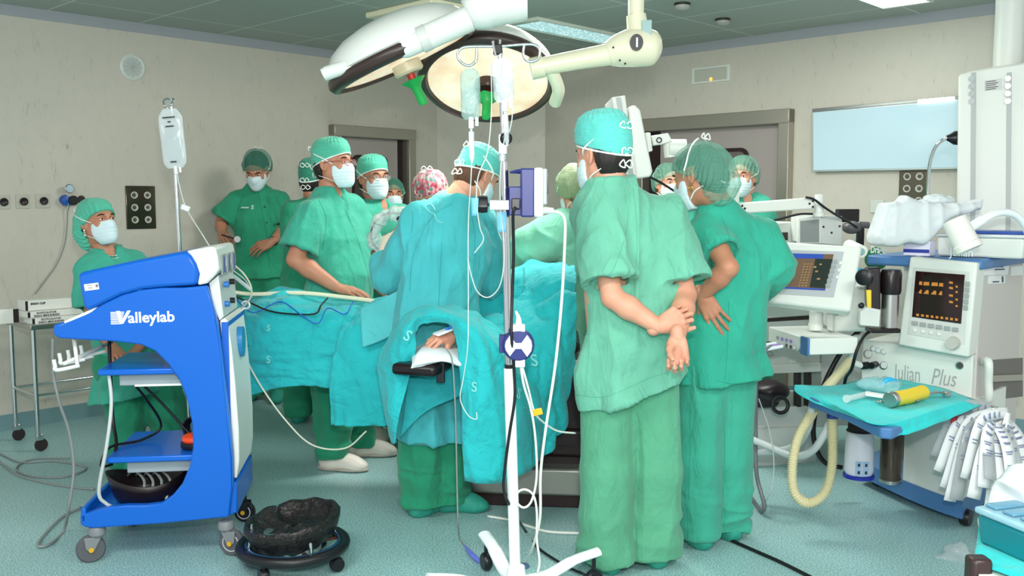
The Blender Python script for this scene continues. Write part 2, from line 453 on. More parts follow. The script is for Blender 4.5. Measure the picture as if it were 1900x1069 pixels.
sd0 = np.dot(wl(612, 375) - leftA, dL); sd1 = np.dot(wl(762, 375) - leftA, dL); zd1 = wl(700, 238)[2]
fixw(leftA, cL, 0, H, nL, 'wall_left', wall_m, [(sd0, sd1, zd1)])
rightB = pR + dR * 1.9
rr0 = np.dot(wr(1186, 375) - cR, dR); rr1 = np.dot(wr(1470, 375) - cR, dR); zd2 = wr(1467, 203)[2]
fixw(cR, rightB, 0, H, nR, 'wall_right', wall_m, [(rr0, rr1, zd2)])
nC = unit(np.cross(cR - cL, UP)); 
wallquad(cL, cR, 0, H, nC, wall_m, 'wall_corner')
# floor and ceiling
cor = [leftA - nL * .1, cL - nL*.1 + nC * -.1, cR - nC * .1, rightB - nR * .1, V(4.5, -1.2, 0), V(-4.2, -1.2, 0)]
mb = MB(); n_ = len(cor)
for (z0, z1, nm, mm) in ((-0.1, 0.0, 'floor', floor_m), (H, H + 0.1, 'ceiling', ceil_m)):
    mb = MB(); mb.raw([V(c[0], c[1], z0) for c in cor] + [V(c[0], c[1], z1) for c in cor],
        [tuple(range(n_)), tuple(range(n_, 2*n_))[::-1]] + [(i, n_+i, n_+(i+1) % n_, (i+1) % n_) for i in range(n_)])
    struct(nm, mb, mm, smooth=0)
# cornices and coved skirting
def strip(name, a, b_, n, z0, z1, d0, d1, m):
    mb = MB(); pr = []
    for q in (a, b_):
        for (z, dd) in ((z0, 0.0), (z0, d0), ((z0+z1)/2, (d0+d1)/2 - (d1-d0)*0.2), (z1, d1), (z1, 0.0)):
            pr.append(V(q[0], q[1], z) + n * dd)
    mb.raw(pr, [(0, 1, 6, 5), (1, 2, 7, 6), (2, 3, 8, 7), (3, 4, 9, 8), (4, 0, 5, 9), (4, 3, 2, 1, 0), (5, 6, 7, 8, 9)])
    return struct(name, mb, m, smooth=60)
hc = H - wl(0, 27)[2]
strip('trim_1', leftA, cL, nL, H - hc, H, 0.006, 0.05, cornice_m)
strip('trim_2', cL, cR, nC, H - hc, H, 0.006, 0.05, cornice_m)
strip('trim_3', cR, rightB, nR, H - hc, H, 0.006, 0.05, cornice_m)
strip('baseboard_left', leftA, leftA + dL * sd0, nL, 0, 0.10, 0.02, 0.004, skirt_m)
strip('baseboard_corner', leftA + dL * sd1, cL, nL, 0, 0.10, 0.02, 0.004, skirt_m)
strip('baseboard_rear', cL, cR, nC, 0, 0.10, 0.02, 0.004, skirt_m)
strip('baseboard_right', cR + dR * rr1, rightB, nR, 0, 0.10, 0.02, 0.004, skirt_m)
# ---- doors ----
def doorframe(a, d, n, s0, s1, zt, w, name):
    root = MB()
    o = thing(name, 'brushed steel sliding door in a steel frame', 'door', a + d * (s0+s1)/2); o['kind'] = 'structure'
    mb = MB()
    for s in (s0 + w/2, s1 - w/2): c = a + d * s; mb.box((c[0] + n[0]*.015, c[1] + n[1]*.015, zt/2), (w, 0.13, zt), X=d)
    c = a + d * (s0+s1)/2; mb.box((c[0] + n[0]*.017, c[1] + n[1]*.017, zt - w*0.6), (s1 - s0, 0.134, w*1.2), X=d)
    obj('door_frame', mb, frame_m, o, world=True, bevel=0.004)
    return o
o = doorframe(leftA, dL, nL, sd0, sd1, zd1, 0.075, 'door_1')
o['label'] = 'narrow steel door in the left wall behind the masked men'
mid = leftA + dL * (sd0 + sd1) / 2 - nL * 0.03
lw = (sd1 - sd0) - 0.15
mb = MB(); mb.box((mid[0] - dL[0]*.03, mid[1] - dL[1]*.03, (zd1 - .09)/2), (lw - 0.06, 0.04, zd1 - 0.09), X=dL); obj('door_leaf', mb, steel_door, o, world=True, bevel=.004)
mb = MB(); g = mid + dL * (lw/2 - 0.02); mb.box((g[0], g[1], (zd1-.09)/2), (0.05, 0.03, zd1 - 0.09), X=dL); obj('rubber_seal', mb, dark_gap, o, world=True)
def ringplate(poly_out, poly_in, o_, X, Y, depth):
    mb = MB(); Z = np.cross(unit(X), unit(Y)); n = len(poly_out); vs = []
    for dz in (0, depth):
        for pl in (poly_out, poly_in): vs += [o_ + X * p[0] + Y * p[1] + Z * dz for p in pl]
    fs = []
    for i in range(n):
        j = (i+1) % n
        fs += [(i, n+i, n+j, j), (2*n+i, 2*n+j, 3*n+j, 3*n+i), (i, j, 2*n+j, 2*n+i), (n+i, 3*n+i, 3*n+j, n+j)]
    mb.raw(vs, fs); return mb
wn = wl(705, 330); wn = mid + dL * np.dot(wn - mid, dL) + V(0, 0, 1) * wn[2]; wn = V(wn[0], wn[1], wl(705, 330)[2]) + nL * .021
zt_ = wl(705, 289)[2]; wh = 0.62; wc = V(wn[0], wn[1], zt_ - wh/2) - dL * 0.10
glass_dark = mat('dark_window_glass', '4a4744', 0.08, 0.0)
obj('window_rim', ringplate(rrect(0.38, wh, .06), rrect(0.33, wh-.05, .045), wc, -dL, UP, -0.008), dark_gap, o, world=True)
mb = MB(); mb.prism(rrect(0.335, wh-.045, .045), wc, -dL, UP, -0.003); obj('window_glass', mb, glass_dark, o, world=True)

o = doorframe(cR, dR, nR, rr0, rr1, zd2, 0.085, 'door_2')
o['label'] = 'wide steel sliding door in the right wall behind the two women'
mb = MB(); mid = cR + dR * ((rr0 + rr1)/2 + .06) - nR * 0.03; lw = rr1 - rr0 - .17
mb.box((mid[0], mid[1], (zd2-.1)/2), (lw - .10, .04, zd2 - .1), X=dR); obj('door_leaf', mb, steel_door, o, world=True, bevel=.004)
mb = MB(); g = cR + dR * (rr0 + .085 + .055) - nR * .03; mb.box((g[0], g[1], (zd2-.1)/2), (.11, .03, zd2-.1), X=dR); obj('rubber_seal', mb, dark_gap, o, world=True)
a = onplane(1389, 340, mid + nR * .02, nR); zt_ = onplane(1365, 275, mid, nR)[2]; ww = .62
wc = V(a[0], a[1], zt_ - .35) - dR * ww/2 + nR * .004
obj('window_rim', ringplate(rrect(ww, .7, .07), rrect(ww-.055, .645, .05), wc, dR, UP, 0.008), dark_gap, o, world=True)
mb = MB(); mb.prism(rrect(ww-.05, .65, .05), wc, dR, UP, 0.003); obj('window_glass', mb, mat('grey_window_glass', '6a6460', 0.12), o, world=True)

# ---- ceiling fixtures ----
lamp_glow = mat('tube_light_panel', 'd8f2ee', 0.3, emit='d6f4f0', es=0.8)
nt, N, L, b = nodes(lamp_glow); t = tex(nt, 'Voronoi', 45); r = ramp(nt, t.outputs['Distance'], [(0.0, lin('ffffff')), (0.5, lin('6a9aa2'))]); L.new(r.outputs[0], b.inputs['Emission Color'])
lamp_bright = mat('tube_light_panel_lit', 'ffffff', 0.3, emit='f4fffa', es=4)
def ceilz(px, py): return FZ(px, py, H)
def ceiling_lamp(cs, label, mm, w=0.03):
    c = sum(cs) / 4; o = thing('ceiling_light', label, 'ceiling light', V(c[0], c[1], H), group=None)
    mb = MB(); k = 1 - w; ins = [c + (q - c) * (1 - w*2) for q in cs]
    vs = [q - UP * .02 for q in cs] + [q - UP * .02 for q in ins] + [q for q in cs]
    fs = []
    for i in range(4): j = (i+1) % 4; fs += [(i, j, 4+j, 4+i), (i, 8+i, 8+j, j)]
    mb.raw(vs, fs); obj('light_frame', mb, mat('lamp_frame_white', 'd4dcd0', .4), o, world=True, smooth=0, solid=.004)
    mb = MB(); mb.raw([q - UP * .010 for q in ins], [(0, 1, 2, 3)]); obj('diffuser', mb, mm, o, world=True, smooth=0, solid=.003); return o
a = ceilz(937, 44)
b0 = ceilz(1150, 74); dd = unit(b0 - a)
# aligned with the walls
q0 = ceilz(937, 42); q1 = ceilz(1116, 82)
e1 = dR if abs(np.dot(unit(q1-q0), dR)) > abs(np.dot(unit(q1-q0), dL)) else dL
l1 = np.dot(q1 - q0, e1); e2 = dL if e1 is dR else dR
w1 = 0.30
ceiling_lamp([q0, q0 + e1*l1, q0 + e1*l1 + e2*w1, q0 + e2*w1], 'long textured fluorescent ceiling panel behind the round surgical lights', lamp_glow, .035)
q0 = ceilz(1640, 11); ceiling_lamp([q0, q0 + dR*0.30, q0 + dR*0.30 - dL*1.2, q0 - dL*1.2], 'bright ceiling panel at the top edge above the wall viewer', lamp_bright, .03)
mount = mat('lamp_mount_cream', 'e6e2c4', .4)
o = thing('ceiling_mount_plate', 'cream ceiling plate from which the surgical lights hang', 'ceiling plate', V(*ceilz(860, 0)[:2], H))
q = ceilz(970, 30)
mb = MB(); cc = q - dR*0.32 - dL*.40 - UP * .02; mb.box(cc, (.64, .80, .04), X=dR); obj('plate', mb, mount, o, world=True, bevel=.01)
cc2 = cc - UP*.03 ; mb = MB(); mb.cyl(cc2, cc2 - UP*.04, .16, .14); obj('cover_disc', mb, mat('dark_brown_disc', '3a2424', .4), o, world=True)
for px, py, lb in ((1266, 6, 'grey smoke detector on the ceiling, nearer the top edge'), (1341, 35, 'grey smoke detector on the ceiling, nearer the right wall')):
    q = ceilz(px, py); o = thing('smoke_detector', lb, 'smoke detector', q)
    mb = MB(); mb.lathe([(.045, 0), (.05, -.004), (.05, -.012), (.045, -.016)], q, UP); obj('rim', mb, mat('dark_metal', '3c3833', .4, .6), o, world=True)
    mb = MB(); mb.lathe([(.047, -.012), (.045, -.03), (.03, -.042), (.0001, -.045)], q, UP); obj('dome', mb, mat('detector_grey', 'a8a9a2', .5), o, world=True)
# ================= people: library =================
def basis(F, U):
    F = unit(F); U = np.asarray(U, float); U = unit(U - F * np.dot(U, F)); Rt = np.cross(F, U); return Rt, F, U
def mat4(c, X, Y, Z, s=1.0):
    M = np.eye(4); M[:3, 0] = np.asarray(X) * s; M[:3, 1] = np.asarray(Y) * s; M[:3, 2] = np.asarray(Z) * s; M[:3, 3] = c; return M
def tp(M, p): return np.asarray(p, float) @ M[:3, :3].T + M[:3, 3]
_cache = {}
def head_VF():
    if 'head' in _cache: return _cache['head']
    f = Field((-.10, -.12, -.17), (.10, .14, .14), .0036)
    f.ell((0, -.010, .028), (.077, .096, .092))
    f.ell((0, .026, -.035), (.058, .066, .083), k=.03)
    f.ell((0, .066, -.104), (.022, .018, .018), k=.025)
    for s in (-1, 1):
        f.cone((s*.050, -.002, -.055), (s*.018, .058, -.100), .020, .016, k=.025)
        f.ell((s*.036, .062, -.028), (.026, .022, .024), k=.02)
        f.cone((s*.012, .083, .022), (s*.045, .066, .022), .013, .011, k=.015)
    f.cone((0, .082, .014), (0, .104, -.024), .007, .011, k=.012)
    for s in (-1, 1):
        f.ell((s*.012, .092, -.029), (.009, .011, .008), k=.008)
        f.ell((s*.031, .092, .003), (.019, .018, .012), k=.010, op='sub')
        f.ell((s*.032, .076, .003), (.015, .012, .0125), k=.004)
        f.ell((s*.079, -.012, -.010), (.010, .020, .032), k=.006, X=(1, s*.35, 0), Y=(0, 1, .2))
        f.ell((s*.088, -.008, -.008), (.007, .011, .018), k=.004, op='sub')
    f.ell((0, .084, -.060), (.025, .012, .005), k=.006); f.ell((0, .082, -.072), (.021, .012, .006), k=.005)
    f.ell((0, .098, -.0655), (.026, .008, .0018), k=.003, op='sub')
    f.cone((0, -.030, -.05), (0, -.034, -.085), .055, .053, k=.03)
    _cache['head'] = f.mesh(2); return _cache['head']
def add_head(mb, M, eyes='open'):
    fmesh(mb, head_VF(), M, 0)
    for s in (-1, 1):
        mb2 = MB(); mb2.ball((s*.032, .0795, .003), (.0122, .0105, .0062), 14, 10, 1)
        mb2.ball((s*.0322, .0885, .003), (.0055, .0022, .0052), 12, 8, 2)
        mb2.tube([(s*.017, .086, .0085), (s*.026, .0915, .0108), (s*.038, .0895, .0105), (s*.047, .081, .007)], [.0022, .003, .003, .0018], 8, mi=0)
        mb2.tube([(s*.018, .0945, .023), (s*.030, .0945, .0275), (s*.042, .088, .027), (s*.052, .076, .021)], [.002, .0038, .0035, .0015], 8, mi=3)
        mb.raw([tp(M, p) for p in mb2.v], mb2.f); mb.m[-len(mb2.f):] = mb2.m
def cap_VF(kind):
    if kind in _cache: return _cache[kind]
    if kind == 'cap':
        f = Field((-.12, -.14, -.06), (.12, .14, .19), .0042)
        f.loft([((0, -.010, -.03), .082, .104), ((0, -.012, .03), .0865, .109), ((0, -.012, .085), .086, .107), ((0, -.012, .115), .072, .092), ((0, -.014, .133), .05, .066), ((0, -.014, .142), .02, .028)], (1, 0, 0), n=2.2)
        f.put(lambda G: -(-(G[..., 2] - .030) + (G[..., 1]) * .42), (-.2, -.2, -.2), (.2, .2, .2), op='sub') if False else None
        f.put(lambda G: (G[..., 2] - (.022 + G[..., 1] * .36)), (-.13, -.15, -.08), (.13, .15, .2), op='sub') if False else None
        # keep what lies above the slanting rim
        sl, G = f.win((-.13, -.15, -.08), (.13, .15, .2)); f.D[sl] = np.maximum(f.D[sl], ((.018 + G[..., 1] * .34) - G[..., 2]).astype(np.float32))
        def dp(Pn):
            q = Pn * V(30, 30, 90); return .0022 * (ridge(q) - .5) + .0035 * (vnoise(Pn * 28) - .5) + .003 * np.maximum(0, Pn[:, 2] - .09) / .05 * np.sin(np.arctan2(Pn[:, 1], Pn[:, 0]) * 26)
        _cache[kind] = f.mesh(1, dp)
    else:
        big = kind == 'bouffant_bag'
        f = Field((-.14, -.20, -.14), (.14, .13, .17), .0046)
        f.ell((0, -.020, .035), (.093, .115, .102))
        if big: f.ell((0, -.088, -.050), (.086, .075, .098), k=.06)
        else: f.ell((0, -.055, .005), (.088, .075, .085), k=.05)
        sl, G = f.win((-.16, -.22, -.16), (.16, .16, .2))
        rim = (G[..., 1] * .52 - G[..., 2] * .855) + (-.008 if not big else .0)
        rim = np.minimum(rim, G[..., 1] + .045) if big else rim; rim = np.maximum(rim, -(G[..., 2] + (.150 if big else .075)))
        f.D[sl] = np.maximum(f.D[sl], rim.astype(np.float32))
        def dp(Pn):
            an = np.arctan2(Pn[:, 0], Pn[:, 1] * .855 + Pn[:, 2] * .52 + .03); rr = (Pn[:, 1] * .52 - Pn[:, 2] * .855)
            edge = sx(-.07, 0, rr)
            return .0028 * np.sin(an * 34 + vnoise(Pn * 20) * 5) * (.35 + edge) + .010 * (ridge(Pn * 16) - .5) + .006 * (vnoise(Pn * 34) - .5)
        _cache[kind] = f.mesh(1, dp)
    return _cache[kind]
def mask_VF():
    if 'mask' in _cache: return _cache['mask']
    f = Field((-.09, .0, -.15), (.09, .15, .03), .0034)
    f.ell((0, .030, -.050), (.071, .080, .085)); f.cone((0, .082, -.004), (0, .100, -.035), .014, .018, k=.03); f.ell((0, .072, -.090), (.035, .04, .045), k=.03)
    sl, G = f.win((-.1, -.02, -.16), (.1, .17, .05)); x, y, z = np.abs(G[..., 0]), G[..., 1], G[..., 2]
    c = np.maximum(z - (-.004 - x * .12), -(z + .130) + 0 * x); c = np.maximum(c, .028 + .10 * np.maximum(0, -z - .05) - y); f.D[sl] = np.maximum(f.D[sl], c.astype(np.float32))
    def dp(Pn):
        q = (Pn[:, 2] + .06) / .018; s = q - np.floor(q); w = sx(.15, .04, np.abs(Pn[:, 2] + .062) - .03)
        return .0022 * (s - .5) * np.where(np.abs(Pn[:, 2] + .062) < .036, 1, 0) + .004 * (vnoise(Pn * 26) - .5)
    _cache['mask'] = f.mesh(1, dp); return _cache['mask']
def on_head(p, g=0.0, capped=True):
    c = V(0, -.014, .022); r = (V(.089, .112, .118) if capped else V(.080, .100, .10)) + g
    d = np.asarray(p, float) - c; return c + d / np.linalg.norm(d / r)
def hand_VF(curl=(20, 25, 15), spread=1.0, thumb=0.0, key=None, curls=None):
    key = ('hand', curl, spread, thumb, curls)
    if key in _cache: return _cache[key]
    f = Field((-.09, -.07, -.12), (.11, .22, .10), .0028)
    f.cone((0, -.022, 0), (0, 0, 0), .0245, .0235); f.cone((0, 0, 0), (0, .02, 0), .0235, .022, k=.01)
    K = [(.031, .086, .003), (.0105, .092, .005), (-.0105, .088, .004), (-.030, .078, 0)]
    Ls = [(.043, .026, .021), (.047, .030, .022), (.043, .028, .022), (.034, .021, .019)]
    for i, kp in enumerate(K):
        f.cone((kp[0] * .55, .012, 0), kp, .0145, .0112, k=.012)
    f.ell((.024, .040, -.010), (.016, .030, .013), k=.012); f.ell((-.024, .045, -.008), (.012, .034, .012), k=.012)
    for i, kp in enumerate(K):
        cu = curls[i] if curls else curl; a = 0; p = np.array(kp, float); sp = R((4.5, 1, -2.5, -7)[i] * spread)
        rr = (.0090, .0093, .0088, .0078)[i]
        for j in range(3):
            a += R(cu[j]); d = V(math.sin(sp) * math.cos(a), math.cos(sp) * math.cos(a), -math.sin(a)); q = p + d * Ls[i][j]
            f.cone(p, q, rr - .0005 * j, rr - .0008 * (j + 1), k=.0035 if j else .006); p = q
    t = thumb; a0 = R(42 - 30 * t); b0 = R(18 + 45 * t)
    p = V(.018, .022, -.008); d = V(math.sin(a0) * math.cos(b0), math.cos(a0) * math.cos(b0), -math.sin(b0)); q = p + d * .042; f.cone(p, q, .0155, .0125, k=.012)
    a1 = a0 - R(14 + 20 * t); d = V(math.sin(a1) * math.cos(b0), math.cos(a1) * math.cos(b0), -math.sin(b0)); p = q; q = p + d * .034; f.cone(p, q, .0118, .0105, k=.006)
    a2 = a1 - R(10 + 20 * t); d = V(math.sin(a2) * math.cos(b0), math.cos(a2) * math.cos(b0), -math.sin(b0)); p = q; q = p + d * .026; f.cone(p, q, .0104, .0085, k=.004)
    _cache[key] = f.mesh(1); return _cache[key]
def hand_mesh(mb, w, d, back, side, glove=0, mi=0, s=1.0, **k):
    """w wrist, d towards fingers, back = back-of-hand normal, side 'R'/'L'"""
    d = unit(d); back = np.asarray(back, float); back = unit(back - d * np.dot(back, d)); X = np.cross(d, back)   # thumb side for a left hand (palm down)
    VF = hand_VF(**k)
    if side == 'R': X = -X; VF = (VF[0], VF[1][:, ::-1])
    fmesh(mb, VF, mat4(w, X, d, back, s), mi)

skin = mat('skin', 'd29c82', 0.5, sub=0.12); skin_dark = mat('skin_tan', 'b98468', 0.5, sub=0.12)
for m in (skin, skin_dark):
    nt, N, L, b = nodes(m); c = b.inputs['Base Color'].default_value
    r = ramp(nt, tex(nt, 'Noise', 14, 3).outputs['Fac'], [(0.3, (c[0], c[1]*.86, c[2]*.84)), (0.7, (min(1, c[0]*1.05), c[1]*1.05, c[2]*1.05))]); L.new(r.outputs[0], b.inputs['Base Color'])
    t = tex(nt, 'Noise', 160, 2); bump(nt, b, t.outputs['Fac'], .12, .002)
glove_m = mat('latex_glove', 'e8d9c4', 0.45)
eye_w = mat('eye_white', 'ece6e0', 0.2); iris = mat('iris_brown', '2a1a12', 0.1)
brow_m = mat('eyebrow_dark', '2b1e18', 0.8); 
hair_dark = mat('hair_dark', '1d1714', 0.55); hair_brown = mat('hair_brown', '5a3a28', 0.55); hair_auburn = mat('hair_auburn', '8a4f32', 0.55)
for m in (hair_dark, hair_brown, hair_auburn):
    nt, N, L, b = nodes(m); t = tex(nt, 'Noise', 60, 4, .6, (1, 1, .15)); bump(nt, b, t.outputs['Fac'], .6, .01)
mask_m = mat('mask_pale_blue', 'd4e8ec', 0.75); mask_w = mat('mask_white', 'f0f4f2', 0.75); strap_m = mat('mask_strap_white', 'f2f4ee', 0.6)
for m in (mask_m, mask_w): nt, N, L, b = nodes(m); bump(nt, b, tex(nt, 'Noise', 30, 3).outputs['Fac'], .2, .01)
def capmat(name, col, crinkle=.5, alpha=1.0):
    if name in MC: return MC[name]
    m = mat(name, col, .7, alpha=alpha, sheen=.2); nt, N, L, b = nodes(m)
    wv = tex(nt, 'Wave', 55, vec=(.04, .04, 1)); wv.bands_direction = 'Z'; wv.inputs['Distortion'].default_value = 3; wv.inputs['Detail Scale'].default_value = 3
    bump(nt, b, wv.outputs['Fac'], crinkle * .9, .004); bump(nt, b, tex(nt, 'Noise', 22, 3).outputs['Fac'], crinkle, .01)
    return m
cap_cyan = capmat('cap_cyan', '5fcfc4'); cap_green = capmat('cap_green', '52bd9f')
bouf_m = capmat('bouffant_green', '78c4aa', .7, .46); bouf_dark = capmat('bouffant_dark_green', '459a80', .7, .48); bouf_pale = capmat('bouffant_pale', '9fb98c', .6, .7)
floral = capmat('cap_floral_pink', 'c9566f', .3); nt, N, L, b = nodes(floral)
t = tex(nt, 'Voronoi', 55); r = ramp(nt, t.outputs['Color'], [(0.2, lin('b3344f')), (0.45, lin('e79aa0')), (0.6, lin('d8c9b8')), (0.75, lin('4a7a78')), (0.9, lin('c8435d'))]); L.new(r.outputs[0], b.inputs['Base Color'])

def clothdisp(amp=.009, st=(5, 5, 1.3), fine=.0025, seed=0., diag=.005):
    def f(Pn):
        q = Pn + seed
        A = V(st[0], st[1], st[2])
        r1 = ridge(q * A * 1.25, 1.2); r2 = ridge(q * A * 2.6 + 5.1, 1.3)
        lo = vnoise(q * 2.2 + 9.)
        d = amp * 1.25 * (r1 ** 2.0 - .45) * (.4 + 1.0 * lo) + amp * .30 * (r2 ** 3 - .4) * (1.3 - lo) + fine * (vnoise(q * 26) - .5) * 2
        if diag: d = d + .75 * diag * (ridge((q @ np.array([[.8, .0, .6], [0, 1, 0], [-.6, 0, .8]])) * V(10, 7, 4), 1.2) ** 2.5 - .4)
        return d
    return f

def person(label, S, category='person'):
    """S: dictionary of world-space joints and clothing"""
    g = S.get
    hc = g('head'); M = mat4(hc, *basis(g('F'), g('U', UP)), g('hs', 1.0))
    nb, sL, sR = g('nb'), g('sL'), g('sR'); pel = g('pel'); acr = unit(sR - sL)
    X = acr.copy(); up = unit(nb - pel); X = unit(X - up * np.dot(X, up)); Fw = unit(np.cross(up, X))   # forward
    X = g('hipx', X); hx = unit(X * V(1, 1, 0))
    hw = g('hw', .088); hipL = pel - hx * hw; hipR = pel + hx * hw
    root = thing('person', label, category, V(pel[0], pel[1], 0))
    col = g('skin', skin)
    # ---- body: one continuous mesh ----
    leg = {}
    for s, hp in (('L', hipL), ('R', hipR)):
        an = g('a' + s); kn = g('k' + s)
        if an is None: an = V(hp[0], hp[1], .09) + hx * (.02 if s == 'R' else -.02)
        if kn is None: kn = (hp + an) / 2 + unit(Fw * V(1, 1, 0)) * .02
        leg[s] = (hp, kn, an)
    pts = [hc, nb, sL, sR, pel, g('eL'), g('eR'), g('wL'), g('wR'), leg['L'][1], leg['R'][1], leg['L'][2], leg['R'][2]]
    pts = np.array(pts); f = Field(pts.min(0) - .22, pts.max(0) + .22, .0085)
    f.cone(tp(M, (0, -.03, -.055)), nb, .054, .062, k=.03)
    cw = np.linalg.norm(sR - sL) / 2
    ch = nb * .68 + pel * .32
    f.loft([(pel - up * .05, .15, .11), (pel + up * .10, .145, .105), (ch - up * .05, .14, .10), (nb - up * .12, cw * .85, .095), (nb - up * .03, .09, .06)], X, k=.03)
    f.cone(nb - up * .035, sL - up*.01, .045, .046, k=.04); f.cone(nb - up * .035, sR - up*.01, .045, .046, k=.04)
    for s in 'LR':
        a, e, w = g('s' + s), g('e' + s), g('w' + s); m_ = e * .65 + w * .35
        ga = g('armr', 1.0)
        f.chain([a, (a + e) / 2, e, m_, w], [.050 * ga, .045 * ga, .038 * ga, .041 * ga, .027 * ga], k=.015)
        hp, kn, an = leg[s]; f.chain([hp, kn, kn * .6 + an * .4, an, V(an[0], an[1], .06)], [.082, .055, .052, .036, .036], k=.02)
        td = unit(g('t' + s, Fw) * V(1, 1, 0)); f.cone(V(an[0], an[1], .035) - td * .03, V(an[0], an[1], .03) + td * .15, .032, .028, k=.03)
    mb = MB(); fmesh(mb, f.mesh(1)); add_head(mb, M)
    for s in 'LR':
        hd = g('h' + s)
        if hd and not hd.get('glove'): q = dict(hd); w = g('w' + s); hand_mesh(mb, w, q.pop('d'), q.pop('b'), s, s=q.pop('s', 1.0), **q)
    body = obj('body', mb, [col, eye_w, iris, brow_m], root, world=True, smooth=180)
    for s in 'LR':
        hd = g('h' + s)
        if hd and hd.get('glove'):
            q = dict(hd); q.pop('glove'); mb = MB(); hand_mesh(mb, g('w' + s), q.pop('d'), q.pop('b'), s, s=q.pop('s', 1.04), **q); obj('glove', mb, glove_m, root, world=True, smooth=180)
    # ---- hair ----
    hr = g('hair', 'short'); hcol = g('haircol', hair_dark)
    if ('hair' + hr) not in _cache:
        f = Field((-.11, -.16, -.16), (.11, .12, .15), .0046)
        f.ell((0, -.014, .030), (.0825, .100, .097))
        if hr == 'long': f.ell((0, -.065, -.03), (.07, .06, .075), k=.05)
        else: f.ell((0, -.035, -.03), (.074, .072, .07), k=.04)
        sl, G = f.win((-.12, -.17, -.17), (.12, .13, .17)); x, y, z = np.abs(G[..., 0]), G[..., 1], G[..., 2]
        c = np.maximum(y * .9 - z * .5 - .026, -(z + (.085 if hr == 'short' else .11))); c = np.maximum(c, np.minimum(.066 - x + .0, np.minimum(y + .03, .03 - z)) * -1 - 1 if False else c)
        ear = np.minimum(np.minimum(y + .035, .030 - z), x - .055); c = np.maximum(c, ear)
        f.D[sl] = np.maximum(f.D[sl], c.astype(np.float32)); _cache['hair' + hr] = f.mesh(1, lambda Pn: .003 * (ridge(Pn * V(60, 60, 14)) - .5))
    mb = MB(); fmesh(mb, _cache['hair' + hr], M); obj('hair', mb, hcol, root, world=True, smooth=180)
    # ---- head gear ----
    ck, cm = g('cap', ('cap', cap_cyan)); MCp = M.copy()
    if g('capM') is not None: MCp = M @ g('capM')
    mb = MB(); fmesh(mb, cap_VF(ck), MCp); cap = obj('surgical_cap' if ck == 'cap' else 'bouffant_cap', mb, cm, root, world=True, smooth=180)
    if ck == 'cap' and g('ties', True):
        mb = MB()
        rim = []
        for k in range(40):
            a = 2*math.pi*k/40; x, y = .0845 * math.cos(a), -.011 + .1065 * math.sin(a); rim.append(tp(M, (x, y, .019 + y * .34)))
        mb.tube(rim, .0042, 8, closed=True); kx = g('knot', 0)
        for sgn in (-1, 1):
            loop = [(kx, -.117, -.012), (kx + sgn*.012, -.124, .006), (kx + sgn*.030, -.126, -.004), (kx + sgn*.022, -.121, -.022), (kx, -.119, -.014)]
            mb.tube([tp(M, q) for q in crom(loop, 5)], .0028, 6)
        obj('cap_tie', mb, g('tiecol', strap_m), cap, world=True, smooth=180)
    if g('mask', True):
        mm = g('maskcol', mask_m); mb = MB(); fmesh(mb, mask_VF(), M); mk = obj('face_mask', mb, mm, root, world=True, smooth=180)
        bag = ck != 'cap'; gg = .002 if not bag else .010
        for s in (-1, 1):
            mb = MB(); up_path = [(s*.060, .038, -.010), (s*.082, .0, .022), (s*.060, -.07, .055), (s*.004, -.105, .078)]
            if g('strapup'): up_path = [(s*.062, .034, -.012), (s*.086, -.008, .03), (s*.07, -.03, .08), (s*.02, -.05, .13)]
            if g('ties', True) or bag:
                q = [np.array(up_path[0])] + [on_head(p, gg) for p in crom(up_path, 6)[5:]]; mb.tube([tp(M, p) for p in q], .0035, 6, flat=.5)
                for s2 in (-1, 1):
                    e = on_head(up_path[-1], gg + .006); loop = [e, e + V(s2*.018, -.012, .014), e + V(s2*.034, -.006, -.002), e + V(s2*.014, -.012, -.012), e]
                    if s > 0: mb.tube([tp(M, p) for p in crom(loop, 5)], .0028, 6)
            lo = [(s*.052, .030, -.095), (s*.066, -.01, -.075), (s*.056, -.066, -.055), (s*.004, -.098, -.050)]
            if bag: lo = [(s*.052, .030, -.095), (s*.068, -.01, -.070), (s*.062, -.05, -.060), (s*.05, -.075, -.05)]
            mb.tube([tp(M, p) for p in crom([np.array(lo[0])] + [np.array(p) * V(1.03, 1.06, 1) for p in lo[1:]], 6)], .0035, 6, flat=.5)
            if s > 0:
                e = V(0, -.108, -.050)
                for s2 in (-1, 1): mb.tube([tp(M, p) for p in crom([e, e + V(s2*.018, -.01, .012), e + V(s2*.034, -.004, -.006), e + V(s2*.014, -.01, -.016), e], 5)], .0028, 6)
            obj('mask_strap', mb, strap_m, mk, world=True, smooth=180)
    if g('glasses'):
        gm = mat('glasses_' + g('glasses')[0], g('glasses')[1], .3, .3); mb = MB()
        for s in (-1, 1):
            c = V(s*.034, .108, -.001); mb.tube([tp(M, c + V(.024*math.cos(a), -.004*abs(math.cos(a)) , .016*math.sin(a))) for a in np.linspace(0, 2*math.pi, 25)[:-1]], .0016, 6, closed=True)
            mb.tube([tp(M, p) for p in ((s*.057, .104, .006), (s*.074, .085, .008), (s*.083, .02, .008), (s*.083, -.01, .002))], .0018, 6)
        mb.tube([tp(M, p) for p in ((-.011, .108, .004), (0, .112, .007), (.011, .108, .004))], .0016, 6)
        gl = obj('glasses', mb, gm, root, world=True, smooth=180)
        for s in (-1, 1):
            mb = MB(); mb.raw([tp(M, V(s*.034, .108, -.001) + V(.023*math.cos(a), -.004*abs(math.cos(a)), .015*math.sin(a))) for a in np.linspace(0, 2*math.pi, 21)[:-1]], [tuple(range(20))])
            obj('lens', mb, mat('spectacle_lens', 'ffffff', .03, alpha=.12), gl, world=True, smooth=0)
    # ---- scrub top or gown ----
    tm = g('top'); sd = g('seed', random.random() * 10)
